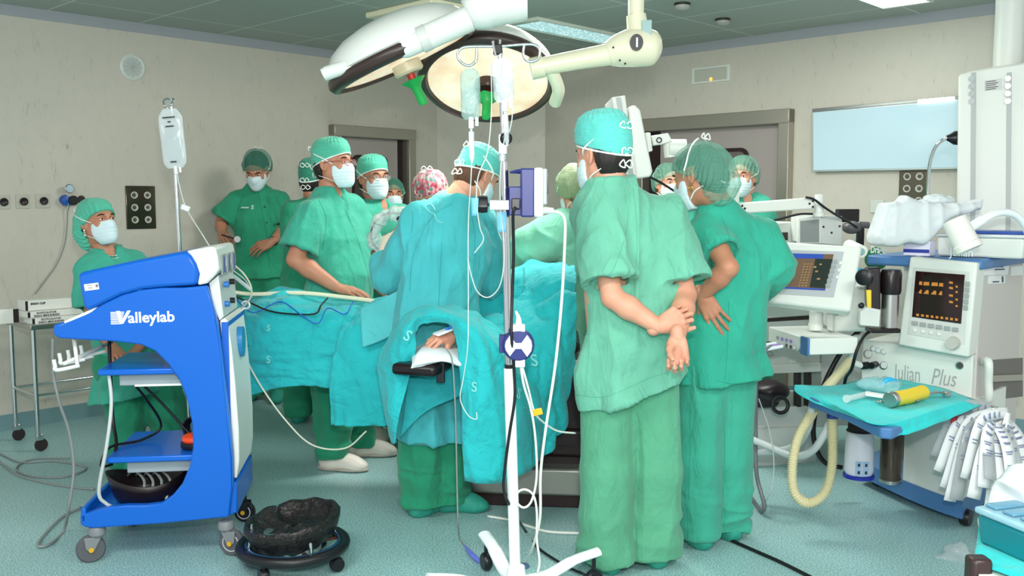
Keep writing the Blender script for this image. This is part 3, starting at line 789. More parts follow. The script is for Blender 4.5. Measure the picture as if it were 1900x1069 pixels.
    hem = g('hem', pel - up * .06); wa = g('waist', (nb * .42 + pel * .58)); gi = g('girth', 1.0); be = g('belly', 1.0)
    chc = g('chest', nb - up * .22)
    HR = g('hemr', (.222, .168)); th = g('thick', .92)
    nk0 = unit(tp(M, (0, -.03, -.055)) - nb)
    st = [(hem, HR[0], HR[1]), (pel + up*.03 if g('low') is None else g('low'), .202*gi, .155*gi*be*th), (wa, .182*gi, .138*gi*be*th), (chc, (.186)*gi, .138*gi*th), (nb - up*.12, max(cw*.93, .15)*gi, .118*gi*th), (nb - up*.06, cw*.80, .095), (nb - up*.015, .095, .075), (nb + nk0*.018, .066, .066)]
    if g('col'): st[-1] = (nb + nk0*.018, .088, .080); st.append((nb + nk0*g('col'), .073, .070))
    if g('extra'): st = g('extra') + st[1:] if g('extra_replace', True) else g('extra') + st
    allp = np.array([q[0] for q in st] + [sL, sR, g('eL'), g('eR')] + ([g('wL'), g('wR')] if g('long') else []))
    hh = g('h', .0075); f = Field(allp.min(0) - .28, allp.max(0) + .16, hh)
    nf = g('nfold', 7); af = g('afold', .010)
    f.loft(st, X, n=2.25, fold=lambda th, t: af * np.clip(1 - t * 1.8, 0, 1) * np.sin(nf * th + sd + 2 * t), tilt0=g('hemtilt'))
    sd_cuts = []
    for s in 'LR':
        a, e, w = g('s' + s), g('e' + s), g('w' + s); ue = unit(e - a); a2 = a - up * .012
        f.cone(nb - up * .045, a2 + up*.004, .066, .070, k=.05)
        if g('long'):
            c2 = w - unit(w - e) * .01; r0 = g('slr', (.082, .075, .062, .042))
            f.chain([a2, (a + e)/2 - up*.01, e], [r0[0], r0[1] + .004, r0[1]], k=.045); f.cone(e, (e + w)/2, r0[1], r0[2], k=.03); f.cone((e + w)/2, c2, r0[2], r0[3], k=.02, cutb=.002)
        else:
            sf = g('sf' + s, g('sf', .78)); c2 = a + (e - a) * sf + g('so' + s, V(0, 0, 0)); r0 = g('slr', (.076, .086, .094))
            mid = (a2 + c2) / 2; f.cone(a2, mid, r0[0], r0[1], k=.05); f.cone(mid, c2, r0[1], r0[2], k=.03, cutb=.0); sd_cuts.append((c2, ue, r0[2]))
    f.put(lambda G: -((np.linalg.norm(G - tp(M, (0, -.03, -.05)), axis=-1) - .05) * 0 - 1), (0, 0, 0), (0, 0, 0)) if False else None
    if g('cuffR'): e, w = g('eR'), g('wR'); f.cone(e, e + (w - e) * g('cuffR'), .078, .070, k=.03)
    # openings of sleeves, neck and hem
    for c2, ue, r0 in sd_cuts: f.cone(c2 - ue * .020, c2 + ue * .002, min(.066, r0 - .018), min(.070, r0 - .014), op='sub', k=.004, cuta=0, cutb=.004)
    nk = unit(tp(M, (0, -.03, -.055)) - nb); f.cone(nb, nb + nk * .10, .050, .055, op='sub', k=.004, cuta=-(max(.0, g('col', .02) - .012)))
    if g('vneck', .04): f.cone(nb + up * .0 + Fw * .075, nb - up * (g('vneck', .04)) + Fw * .13, .032, .010, op='sub', k=.01)
    ax = unit(nb - hem); f.loft([(hem - ax*.03, HR[0] - .012, HR[1] - .012), (hem + ax*.035, HR[0] - .022, HR[1] - .022)], X, n=2.25, op='sub') if False else None
    nm = 'surgical_gown' if g('long') else 'scrub_top'
    mb = MB(); fmesh(mb, f.mesh(1, clothdisp(g('amp', .012), g('stretch', (5.5, 5.5, 1.5)), .002, sd, g('diag', .008)))); top = obj(nm, mb, tm, root, world=True, smooth=180)
    # ---- trousers ----
    if g('legs', True):
        bm_ = g('bottom', tm); tr = g('legr', (.108, .102, .094, .090)); end = g('cuffz', {'L': .045, 'R': .045})
        pts = np.array([pel + UP*.1, leg['L'][1], leg['R'][1], leg['L'][2], leg['R'][2], hipL, hipR]); f = Field(pts.min(0) - V(.17, .17, .1), pts.max(0) + V(.17, .17, .06), .008)
        f.ell(pel + UP*.02, (.165, .125, .15), X=hx, Y=np.cross(UP, hx))
        for s in 'LR':
            hp, kn, an = leg[s]; e_ = V(an[0], an[1], end[s] + .0); m1 = kn*.5 + hp*.5
            f.cone(hp - UP*.02, kn, tr[0], tr[1], k=.035); f.cone(kn, kn*.4 + an*.6, tr[1], tr[2], k=.02); f.cone(kn*.4 + an*.6, e_, tr[2], tr[3], k=.02, cutb=0)
        sl, G = f.win(f.lo, pts.max(0) + .3); f.D[sl] = np.maximum(f.D[sl], (min(end.values()) - G[..., 2]).astype(np.float32))
        def dpt(Pn):
            lo_ = sx(.40, .06, Pn[:, 2]); q = Pn + sd
            return .018 * (ridge(q * V(8, 8, 1.0), 1.0) ** 2.0 - .5) * (1 - .4*lo_) + 0.020 * lo_ * (ridge(q * V(4, 4, 13), 1.2) ** 2 - .5) + .010 * sx(.75, .95, Pn[:, 2]) * (ridge(q * V(5, 5, 7) @ np.array([[.8, 0, .6], [0, 1, 0], [-.6, 0, .8]])) - .6) + .003 * (vnoise(q * 24) - .5)
        mb = MB(); fmesh(mb, f.mesh(1, dpt)); obj('scrub_trousers', mb, bm_, root, world=True, smooth=180)
    # ---- shoes ----
    shm = g('shoe', mat('shoe_cover_green', '2f9a86', .7)); 
    for s in 'LR':
        hp, kn, an = leg[s]; td = unit(g('t' + s, Fw) * V(1, 1, 0)); o = V(an[0], an[1], 0); sd_ = np.cross(UP, td); mb = MB()
        f = Field(o + V(-.24, -.24, 0), o + V(.24, .24, .15), .0048)
        f.ell(o - td*.025 + UP*.045, (.058, .047, .055), X=td, Y=sd_); f.ell(o + td*.06 + UP*.045, (.11, .050, .050), X=td, Y=sd_, k=.03); f.ell(o + td*.135 + UP*.030, (.065, .050, .036), X=td, Y=sd_, k=.02)
        f.cone(o + UP*.04, o + UP*.10, .046, .042, k=.02)
        sl, G = f.win(f.lo, f.lo + .6); f.D[sl] = np.maximum(f.D[sl], (.0 - G[..., 2]).astype(np.float32))
        fmesh(mb, f.mesh(1, (lambda Pn: .005 * (ridge(Pn * 22) - .5)) if not g('leather') else None)); sh = obj('shoe', mb, shm, root, world=True, smooth=180)
        if g('leather'):
            mb = MB(); f = Field(o + V(-.24, -.24, -.01), o + V(.24, .24, .1), .0048); f.ell(o - td*.025 + UP*.012, (.066, .052, .016), X=td, Y=sd_); f.ell(o + td*.09 + UP*.012, (.118, .056, .016), X=td, Y=sd_, k=.02)
            sl, G = f.win(f.lo, f.lo + .6); f.D[sl] = np.maximum(f.D[sl], (.0 - G[..., 2]).astype(np.float32)); fmesh(mb, f.mesh(1)); obj('sole', mb, mat('sole_grey', 'b5ada0', .6), sh, world=True, smooth=180)
    root['_x'] = 0; del root['_x']
    return root, M, top
def J(Y0, **k):
    """joints given where the photograph shows them, at depth Y0 + dY"""
    o = {}
    for n_, v in k.items():
        if isinstance(v, tuple) and len(v) == 3 and n_ in ('head', 'nb', 'sL', 'sR', 'eL', 'eR', 'wL', 'wR', 'pel', 'hem', 'waist', 'chest', 'low', 'kL', 'kR', 'aL', 'aR'):
            o[n_] = P(v[0], v[1], Y0 + v[2])
        else: o[n_] = v
    for s in 'LR':
        if o.get('a' + s) is not None: o['a' + s][2] = .09
    return o
# ================= the people =================
sc_bright = fabric('scrub_cloth_green', '66b096'); sc_mid = fabric('scrub_cloth_mid_green', '3aa58c'); sc_deep = fabric('scrub_cloth_deep_green', '23936e')
sc_nurse = fabric('scrub_cloth_jade', '2ba289'); sc_trs = fabric('trouser_cloth_sea_green', '549f7d'); sc_trd = fabric('trouser_cloth_dark_green', '1f8f6a')
gown_c = fabric('gown_cloth_cyan', '42b0b6', cs=7); gown_pale = fabric('gown_cloth_pale_green', '7fc8ab', cs=7)

# man in front, hands behind his back
S = J(3.62, head=(1117, 287, 0), nb=(1133, 340, -.01), sL=(1106, 392, -.02), sR=(1236, 398, .04), eL=(1136, 552, -.16), eR=(1272, 548, -.04), wL=(1222, 606, -.20), wR=(1257, 626, -.26),
      pel=(1165, 690, .02), hem=(1172, 722, .02), waist=(1178, 600, .0), chest=(1178, 475, .01), kL=(1124, 870, 0), kR=(1218, 870, .05), aL=(1124, 1050, 0), aR=(1212, 1050, .06))
S.update(F=V(-.66, .74, -.12), U=V(0, 0, 1), top=sc_bright, bottom=sc_trs, hemr=(.228, .17), hemtilt=(.20, 0), girth=1.07, thick=.85, legr=(.106, .104, .104, .110), sf=.84, vneck=0, seed=3.1,
         hL=dict(d=V(.80, -.25, .50), b=V(-.1, -.9, .3), curl=(50, 60, 40), thumb=.1), hR=dict(d=V(.0, -.25, -1), b=V(.2, 1, -.1), curl=(48, 62, 38), thumb=.7),
         slr=(.082, .100, .114), col=.026, h=.0065, amp=.014, tL=V(-.4, .9, 0), tR=V(-.3, .95, 0), cap=('cap', cap_cyan), armr=1.06, hs=1.03)
S['capM'] = mat4(V(0, 0, .006), (1.05, 0, 0), (0, 1.04, 0), (0, 0, 1.12))
p10 = person('person standing in front with hands clasped behind back, cyan cap, pale green scrubs', S)

# nurse beside him, hand on the small of her back
S = J(3.88, head=(1295, 326, 0), nb=(1336, 388, .02), sL=(1312, 430, -.03), sR=(1412, 438, .08), eL=(1352, 497, -.20), eR=(1440, 500, .06), wL=(1303, 548, -.12), wR=(1385, 560, .30),
      pel=(1335, 672, .03), hem=(1343, 700, .03), waist=(1345, 580, .01), chest=(1358, 490, .02), kL=(1296, 850, 0), kR=(1352, 850, .08), aL=(1296, 1020, .0), aR=(1350, 1000, .10))
S.update(F=V(-.72, .62, -.28), U=V(-.1, .12, 1), top=sc_nurse, bottom=sc_mid, hemr=(.205, .16), hemtilt=(0, 0), girth=.95, legr=(.105, .10, .096, .092), sfL=.66, sfR=1.08, seed=5.2, vneck=0,
         hL=dict(d=V(.50, -.1, -.85), b=V(-.25, -1, -.1), curl=(12, 14, 8), spread=1.5, thumb=.0), hR=dict(d=V(-1, .1, 0), b=V(0, 1, 0)),
         slr=(.072, .080, .088), col=.045, cuffR=.6, cap=('bouffant_bag', bouf_m), hair='long', h=.007, tL=V(-.3, .9, 0), tR=V(-.3, .9, 0), strapup=True, hw=.08, skin=skin_dark)
p11 = person('person with hand on lower back, green bouffant cap over dark hair, gold hoop earring', S)
r_, M_, _t = p11
mb = MB(); mb.torus(tp(M_, (-.088, -.004, -.055)), .014, .0022, z=(1, .3, 0), n=20, m=6); obj('hoop_earring', mb, mat('gold', 'd8b04a', .25, 1), r_, world=True, smooth=180)

# surgeon bending over the table, back to the camera
S = J(4.30, head=(886, 326, .05), nb=(846, 372, .0), sL=(778, 408, .0), sR=(888, 404, .12), eL=(724, 514, .10), eR=(908, 520, .16), wL=(711, 474, .16), wR=(918, 520, .42),
      pel=(808, 650, -.02), hem=(806, 810, -.02), waist=(818, 545, .0), chest=(832, 455, .0), kL=(782, 850, -.04), kR=(828, 850, .02), aL=(786, 955, -.02), aR=(830, 955, .04))
S['low'] = S['pel'] + V(0, 0, .02)
S.update(F=V(.60, .60, -.52), U=V(.30, .25, .9), top=gown_c, bottom=sc_trd, long=True, hemr=(.20, .17), girth=1.03, hw=.075, legr=(.102, .098, .10, .104), seed=8.4, vneck=0, slr=(.082, .076, .066, .045),
         extra=[(S['hem'], .185, .165)], extra_replace=True, cuffz={'L': .05, 'R': .05}, tL=V(.55, .6, 0), tR=V(1, -.12, 0), cap=('cap', cap_cyan), hair='short', haircol=hair_brown,
         hL=dict(d=V(.38, .15, 1), b=V(-.6, -.8, .1), curl=(45, 50, 30), thumb=.6, glove=True), hR=dict(d=V(.3, 1, -.3), b=V(0, .3, 1), curl=(30, 30, 20), glove=True), col=.02, amp=.022, knot=0, stretch=(5, 5, 1.2))
p8 = person('surgeon in long cyan gown bending over the table with back turned', S)

# man with red glasses, hand on hip
S = J(5.05, head=(619, 304, 0), nb=(612, 356, .02), sL=(652, 388, .17), sR=(580, 396, -.12), eL=(690, 480, .22), eR=(548, 482, -.20), wL=(690, 530, .2), wR=(622, 532, -.24),
      pel=(622, 590, .0), hem=(628, 612, .0), waist=(632, 510, .0), chest=(622, 430, .02), kL=(640, 720, .05), kR=(615, 720, -.05), aL=(672, 800, .26), aR=(618, 835, -.02))
S.update(F=V(.90, -.36, .06), U=V(-.05, 0, 1), top=sc_mid, bottom=sc_trd, hemr=(.21, .19), girth=1.0, belly=1.25, seed=2.4, legr=(.11, .10, .096, .09), sf=.80, slr=(.078, .092, .102), cap=('cap', cap_green),
         glasses=('red', 'a8423a'), hR=dict(d=V(.95, -.1, -.25), b=V(0, -.25, 1), curl=(8, 12, 8), spread=1.6, thumb=.0), hL=dict(d=V(1, 0, -.2), b=V(0, 0, 1)), shoe=mat('shoe_white_leather', 'e4dcd0', .45), leather=True, tR=V(1, -.25, 0), tL=V(1, -.05, 0), cuffz={'L': .07, 'R': .07}, vneck=.07, armr=1.16, skin=skin_dark)
p3 = person('person in red-rimmed glasses and green cap looking right, hand resting on hip', S)

# bearded man behind him, arms crossed
S = J(5.75, head=(693, 330, 0), nb=(700, 378, .02), sL=(742, 398, .10), sR=(668, 404, -.10), eL=(748, 470, .0), eR=(680, 466, -.20), wL=(700, 462, -.22), wR=(728, 440, -.24),
      pel=(708, 560, .02), hem=(708, 585, 0), waist=(706, 505, 0), chest=(704, 445, 0))
S.update(F=V(.62, -.78, .0), U=V(-.05, 0, 1), top=sc_mid, bottom=sc_trd, girth=1.05, belly=1.15, seed=6.4, sf=.7, cap=('cap', cap_green), glasses=('metal', '8a7468'), hR=dict(d=V(.8, -.1, .35), b=V(-.1, -1, .1), curl=(30, 35, 20)), hL=dict(d=V(-1, 0, .1), b=V(0, -1, .2), curl=(20, 20, 10)), vneck=.08, skin=skin_dark, armr=1.1, shoe=mat('shoe_white_leather', 'e4dcd0', .45), leather=True)
p4 = person('person in thin metal glasses and green cap standing behind, arms folded', S)

# man against the left wall looking down
S = J(6.80, head=(476, 314, -.06), nb=(477, 347, .06), sL=(516, 372, .05), sR=(438, 374, .05), eL=(530, 425, .0), eR=(410, 412, .02), wL=(505, 448, -.20), wR=(412, 434, -.10),
      pel=(488, 500, .05), hem=(486, 515, .04), waist=(484, 455, .03), chest=(480, 405, .04))
S.update(F=V(-.02, -.80, -.52), U=V(0, -.55, .85), top=sc_deep, girth=.98, seed=1.7, sf=.85, cap=('bouffant', bouf_dark), hair='short', vneck=.02, hR=dict(d=V(.3, -.7, -.2), b=V(-.5, -.3, .8), curl=(60, 60, 40), thumb=.5), hL=dict(d=V(-.9, -.25, -.45), b=V(0, -.8, .5), curl=(18, 20, 10)), skin=skin_dark,
         shoe=mat('shoe_cover_green', '2f9a86', .7), slr=(.08, .09, .10))
p2 = person('person leaning by the left wall, looking down, dark green scrubs, wristwatch', S)

# woman behind the blue cart
S = J(4.95, head=(182, 412, 0), nb=(196, 468, .04), sL=(250, 492, .12), sR=(168, 500, -.06), eL=(276, 580, .1), eR=(172, 590, -.10), wL=(262, 640, -.05), wR=(205, 640, -.18),
      pel=(250, 668, .05), hem=(253, 730, .05), waist=(228, 600, .05), chest=(208, 540, .04), kL=(310, 770, .05), kR=(235, 770, 0), aL=(318, 840, .06), aR=(232, 845, .0))
S.update(F=V(.80, -.52, .18), U=V(-.18, .05, 1), top=sc_mid, bottom=sc_trd, girth=.92, seed=4.4, hemr=(.235, .17), cap=('bouffant_bag', cap_green), hair='long', maskcol=mask_m, vneck=.07, skin=skin_dark, hL=dict(d=V(-.5, -.5, -.5), b=V(0, 0, 1)), hR=dict(d=V(.6, -.5, -.5), b=V(0, 0, 1)), hs=.97, hw=.11)
p1 = person('person behind the blue cart with green bouffant cap, pearl earring and silver necklace', S)
r_, M_, _t = p1
mb = MB()
for k in range(3): mb.ball(tp(M_, (.088, -.004, -.040 - .012*k)), .0055 - .001*(k % 2), 10, 8)
obj('pearl_earring', mb, mat('pearl', 'efe6da', .2), r_, world=True, smooth=180)
mb = MB(); nbp = S['nb']; fw = unit(np.cross(unit(S['nb'] - S['pel']), unit(S['sR'] - S['sL']))); rt = unit(S['sR'] - S['sL'])
for rr, dz in ((.078, -.03), (.086, -.045)):
    pp = [nbp + rt * rr * math.cos(a) + fw * (rr + .01) * math.sin(a) + UP * (.035 + (dz - .035) * max(0, math.sin(a))) for a in np.linspace(-.3, math.pi + .3, 24)]
    mb.tube(pp, .0022, 6)
    for p in pp[3:-3:2]: mb.ball(p, .0045, 8, 6)
obj('necklace', mb, mat('silver', 'd8d4cc', .25, .9), r_, world=True, smooth=180)

# assistant on the far right side of the table
S = J(5.00, head=(1068, 356, 0), nb=(1090, 404, .03), sL=(1048, 420, -.06), sR=(1110, 430, .15), eL=(985, 456, -.10), eR=(1000, 480, .15), wL=(955, 492, .05), wR=(958, 492, .2),
      pel=(1095, 570, .05), waist=(1095, 510, .05), chest=(1080, 455, .03), hem=(1095, 690, .05))
S.update(F=V(-.42, .85, -.32), U=V(-.2, .2, 1), hs=1.06, top=gown_pale, bottom=sc_trd, long=True, extra=[(S['hem'], .21, .18)], seed=9.1, cap=('bouffant', bouf_pale), haircol=hair_auburn, hair='long', vneck=0, girth=1.12,
         slr=(.10, .10, .085, .05), hL=dict(d=V(-1, .1, -.3), b=V(0, 0, 1), curl=(30, 30, 20), glove=True), hR=dict(d=V(-1, 0, -.3), b=V(0, 0, 1), curl=(30, 30, 20), glove=True), stretch=(4, 4, 4))
p9 = person('gowned assistant with pale bouffant cap over auburn hair, leaning over the table', S)

# surgeon with floral cap, hidden behind the cyan gown
S = J(5.5, head=(800, 360, .0), nb=(800, 408, .02), sL=(845, 430, .0), sR=(772, 430, .0), eL=(850, 490, -.1), eR=(782, 490, -.1), wL=(840, 500, -.3), wR=(800, 505, -.3), pel=(800, 570, .05), hem=(800, 680, .05))
S.update(F=V(.30, -.75, -.55), U=V(.15, -.5, .85), top=gown_c, bottom=sc_trd, long=True, extra=[(S['hem'], .21, .18)], seed=7.7, cap=('bouffant', floral), hair='short', haircol=hair_brown, vneck=0)
p7 = person('person in pink floral cap almost hidden behind the cyan gowned surgeon', S)

# three onlookers at the back
S = J(6.55, head=(727, 362, 0), nb=(728, 397, .02), sL=(768, 412, 0), sR=(690, 412, 0), eL=(778, 470, 0), eR=(682, 470, 0), wL=(765, 515, -.1), wR=(695, 515, -.1), pel=(728, 555, 0))
S.update(F=V(.35, -.93, 0), top=sc_deep, seed=1.1, cap=('bouffant', bouf_dark), skin=skin_dark, hs=.92)
p6 = person('person with dark bouffant cap peering out by the narrow door', S)
S = J(6.15, head=(583, 333, 0), nb=(580, 376, .02), sL=(545, 392, 0), sR=(620, 392, 0), eL=(548, 460, 0), eR=(622, 460, 0), wL=(560, 500, .1), wR=(610, 500, .1), pel=(580, 540, 0))
S.update(F=V(.3, .95, 0), top=sc_deep, seed=3.3, cap=('cap', capmat('cap_dark_green', '2c8a70')), skin=skin_dark, haircol=hair_dark)
p5 = person('dark-haired person facing away behind the man with red-rimmed glasses', S)
S = J(6.05, head=(1377, 328, 0), nb=(1382, 366, .02), sL=(1414, 384, 0), sR=(1338, 386, 0), eL=(1424, 450, 0), eR=(1330, 450, 0), wL=(1410, 500, -.1), wR=(1345, 500, -.1), pel=(1378, 540, 0))
S.update(F=V(-.48, -.88, -.02), top=sc_mid, bottom=sc_trd, seed=5.6, cap=('bouffant', bouf_m), haircol=hair_brown, skin=skin, vneck=.06)
p12 = person('person facing the camera in green bouffant cap in front of the wide steel door', S)
S = J(6.35, head=(1241, 340, 0), nb=(1241, 376, .02), sL=(1278, 392, 0), sR=(1204, 392, 0), eL=(1286, 450, 0), eR=(1196, 450, 0), wL=(1270, 500, -.1), wR=(1210, 500, -.1), pel=(1241, 540, 0))
S.update(F=V(.25, -.97, 0), top=sc_mid, bottom=sc_trd, seed=6.6, cap=('bouffant', bouf_m), haircol=hair_brown, skin=skin)
p13 = person('person partly seen between the front man and the nurse, bouffant cap and mask', S)
# ================= seams, pockets, buttons and prints on the clothes =================
from mathutils.bvhtree import BVHTree
_bv = {}
def hit(o, px, py):
    if o.name not in _bv:
        Mw = root_of(o).matrix_basis; _bv[o.name] = BVHTree.FromPolygons([Mw @ v.co for v in o.data.vertices], [tuple(p.vertices) for p in o.data.polygons])
    d = Vector(ray(px, py)); r = _bv[o.name].ray_cast(Vector((0, 0, CH)), d.normalized())
    if r[0] is None: return None, None
    return np.array(r[0]), np.array(r[1])
def seam(o, pts, r=.0013, m=None, off=.0004):
    c = crom([V(x, y, 0) for x, y in pts], 8); out = []
    for p in c:
        h, n_ = hit(o, p[0], p[1])
        if h is not None: out.append(h + n_ * off)
    if len(out) > 3:
        mb = MB(); mb.tube(out, r, 5); obj('seam', mb, m, o, world=True, smooth=180)
def garment(rt, nm): return [c for c in rt.children if c.name.split('.')[0] == nm][0]
th1 = mat('seam_pale_green', '5aae90', .9); th2 = mat('seam_jade', '289a7c', .9); th3 = mat('seam_dark', '167a5a', .9); th4 = mat('seam_cyan', '2f9fa6', .9)
g = garment(p10[0], 'scrub_top')
for s in ([(1158, 352), (1164, 395), (1162, 430), (1150, 470), (1136, 505)], [(1246, 372), (1270, 405), (1282, 450), (1288, 510)], [(1066, 516), (1100, 523), (1140, 521), (1170, 512)],
          [(1067, 622), (1080, 625), (1094, 624), (1090, 680), (1086, 736)], [(1110, 632), (1118, 690), (1128, 742)], [(1070, 733), (1120, 737), (1160, 722), (1210, 700), (1260, 686)], [(1175, 350), (1182, 420), (1180, 500), (1172, 590)]): seam(g, s, .0012, th1)
g = garment(p10[0], 'scrub_trousers')
for s in ([(1118, 760), (1108, 850), (1100, 950), (1098, 1060)], [(1072, 748), (1084, 780), (1078, 820), (1070, 822)], [(1190, 740), (1196, 840), (1194, 960), (1190, 1060)]): seam(g, s, .0012, th1)
g = garment(p11[0], 'scrub_top')
for s in ([(1338, 402), (1350, 430), (1356, 462)], [(1392, 430), (1408, 470), (1412, 520)], [(1352, 560), (1350, 640), (1345, 705)], [(1330, 707), (1360, 712), (1400, 706), (1418, 700)], [(1290, 462), (1310, 490), (1330, 500)]): seam(g, s, .0012, th2)
g = garment(p11[0], 'scrub_trousers')
for s in ([(1340, 740), (1345, 840), (1340, 940), (1332, 1020)], [(1282, 740), (1280, 860), (1276, 1000)]): seam(g, s, .0012, th2)
g = garment(p8[0], 'surgical_gown')
for s in ([(838, 378), (806, 398), (782, 436), (766, 480), (760, 540)], [(872, 390), (880, 430), (880, 480), (874, 540)], [(765, 392), (766, 410), (764, 432)], [(820, 450), (816, 520), (812, 600)]): seam(g, s, .0014, th4)
tie = mat('gown_tie', '7fd0d0', .8)
for s in ([(806, 398), (796, 392), (790, 384), (800, 380), (808, 390)], [(806, 398), (812, 410), (822, 414)]): seam(g, s, .003, tie, .002)
g = garment(p3[0], 'scrub_top')
for s in ([(592, 372), (604, 400), (604, 430), (598, 462)], [(640, 388), (662, 440), (680, 500), (688, 545)], [(524, 452), (545, 464), (575, 478)], [(560, 500), (556, 540)]): seam(g, s, .0013, th2)
g = garment(p2[0], 'scrub_top')
for s in ([(478, 352), (486, 390), (494, 430), (498, 470), (500, 498)], [(452, 360), (440, 395), (436, 430)], [(510, 362), (524, 392), (528, 425)]): seam(g, s, .0014, th3)
for x, y in ((491, 384), (495, 413)):
    h, n_ = hit(g, x, y)
    if h is not None: mb = MB(); mb.lathe([(.007, 0), (.008, .002), (.006, .004), (0, .003)], h, n_, 14); obj('button', mb, mat('button_green', '0f5a40', .4), g, world=True)
h, n_ = hit(g, 468, 386)
if h is not None:
    n_ = unit(n_); Yv = unit(UP - n_ * n_[2]); Xv = np.cross(Yv, n_)
    if Xv[0] < 0: Xv = -Xv; 
    text('chest_print', 'S', .042, h + n_*.006 - Xv*.008 - UP*.01, Xv, Yv, mat('chest_print_white', 'd8ece4', .7), g, extr=.0006, bold=.001)
    text('chest_print', 'sescam', .020, h + n_*.007 - Xv*.080 - UP*.004, Xv, Yv, mat('chest_print_white'), g, extr=.0006, bold=.0006)
# wristwatch of the man at the wall
w = None
# ================= worn and held things =================
r2 = p2[0]; a = P(507, 447, 6.62); mb = MB(); mb.torus(a, .030, .006, z=P(530, 425, 6.8) - a, n=24, m=8); wt = obj('wristwatch', mb, mat('watch_brown', '3a2822', .4), r2, world=True, smooth=180); mb = MB(); mb.lathe([(.018, 0), (.018, .006), (0, .007)], a + V(-.004, -.034, .006), (0, -1, .3), 18); obj('watch_dial', mb, chrome_w := mat('chrome', 'd8dadc', .12, 1.0), wt, world=True)
o = thing('hand_instrument', 'small dark rod with round white end held by the man at the left wall', 'instrument', P(425, 440, 6.6)); mb = MB(); mb.tube([P(412, 436, 6.62), P(436, 443, 6.52)], .006, 8); obj('rod', mb, mat('black_plastic', '15141a', .35), o, world=True); mb = MB(); mb.lathe([(.010, 0), (.022, .002), (.022, .012), (.009, .014)], P(441, 444, 6.50), (0, -1, 0), 20); obj('end_disc', mb, mat('disc_white', 'e8e8e4', .4), o, world=True)
o = thing('draped_scope', 'scope cable in a crumpled clear sleeve held between the folded arms and the cyan gown', 'scope', P(712, 440, 4.82)); Yd = 4.80
cv = crom([P(748, 398, Yd), P(724, 396, Yd), P(704, 410, Yd), P(694, 434, Yd), P(700, 455, Yd), P(722, 474, Yd), P(742, 488, Yd)], 8); mb = MB(); rr = [.046 + .008 * math.sin(i * .5) + .004 * math.sin(i * 1.3) for i in range(len(cv))]; mb.tube(cv, rr, 14, flat=.7); VV = np.array(mb.v); VV = VV + (vnoise(VV * 28) - .5)[:, None] * .018; mb.v = VV.tolist()
sl_m = mat('clear_sleeve', 'eef2ee', .15, alpha=.55); nt, N, L, b = nodes(sl_m); bump(nt, b, tex(nt, 'Noise', 45, 4, dist=1.5).outputs['Fac'], 1.0, .02); obj('clear_sleeve', mb, sl_m, o, world=True, smooth=180)
mb = MB(); mb.tube([p + V(-.012, -.02, 0) for p in cv], .0055, 8); obj('scope_cable', mb, mat('scope_cable_grey', '4a5460', .4), o, world=True, smooth=180); mb = MB(); mb.tube([P(740, 405, 4.62), P(746, 412, 4.60), P(741, 425, 4.62)], .014, 12); obj('camera_head', mb, mat('black_plastic'), o, world=True, smooth=60)
# ================= operating table, patient, drapes =================
drape_m = fabric('drape_cloth_turquoise', '20b6bb', cs=8, crinkle=.5, stretch=(1, 1, 1), var=.07)
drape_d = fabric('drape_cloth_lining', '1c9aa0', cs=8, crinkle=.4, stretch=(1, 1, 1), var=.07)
patch_m = fabric('drape_patch_pale', '52bcc0', cs=6, crinkle=.3, stretch=(1, 1, 1))
black_pad = mat('black_vinyl', '1a1014', .35); steel = mat('brushed_steel', 'b8b8b4', .28, .95); chrome = mat('chrome', 'd8dadc', .12, 1.0)
steel_base = mat('table_base_steel', '9a9a92', .4, .6); black_pl = mat('black_plastic', '15141a', .35)
SURF = []
def drape(name, rows, m, parent=None, nu=12, nv=12, amp=.012, sc=(7, 7, 7), seed=0., label=None, th=.004, amp2=.004, sc2=(22, 22, 22), edge=0):
    G = surf([[P(*q) for q in r] for r in rows], nu, nv)
    du = np.gradient(G, axis=0); dv = np.gradient(G, axis=1); Nn = np.cross(dv, du); Nn /= np.linalg.norm(Nn, axis=2)[..., None] + 1e-9
    q = G + seed
    d = amp * 1.3 * (ridge(q * V(*sc), 1.2) ** 2.0 - .45) + amp2 * 1.1 * (ridge(q * V(*sc2), 1.0) ** 2.5 - .4)
    if edge: u = np.linspace(0, 1, G.shape[0])[:, None]; v = np.linspace(0, 1, G.shape[1])[None]; d = d + edge * sx(.5, 1, u) * np.sin(v * 40 + 3 * np.sin(v * 9))
    G = G + Nn * d[..., None]; mb = MB().grid(G); SURF.append((G.reshape(-1, 3), Nn.reshape(-1, 3)))
    o = obj(name, mb, m, parent, world=True, smooth=180, solid=th)
    if label: tag(o, label, 'surgical drape')
    return o
def stick(px, py, off=.004):
    """point and normal on the drapes seen at a pixel"""
    best = None
    for Vs, Ns in SURF:
        rel = Vs - V(0, 0, CH); s, c = math.sin(PITCH), math.cos(PITCH)
        zf = rel[:, 1] * c - rel[:, 2] * s; yu = rel[:, 1] * s + rel[:, 2] * c
        x = 950 + FPX * rel[:, 0] / zf; y = 534.5 - FPX * yu / zf; dd = np.hypot(x - px, y - py); i = dd.argmin()
        m = dd < 8
        if m.any():
            j = np.where(m)[0][rel[m][:, 1].argmin()]
            if best is None or Vs[j][1] < best[0][1]: best = (Vs[j], Ns[j])
    return best
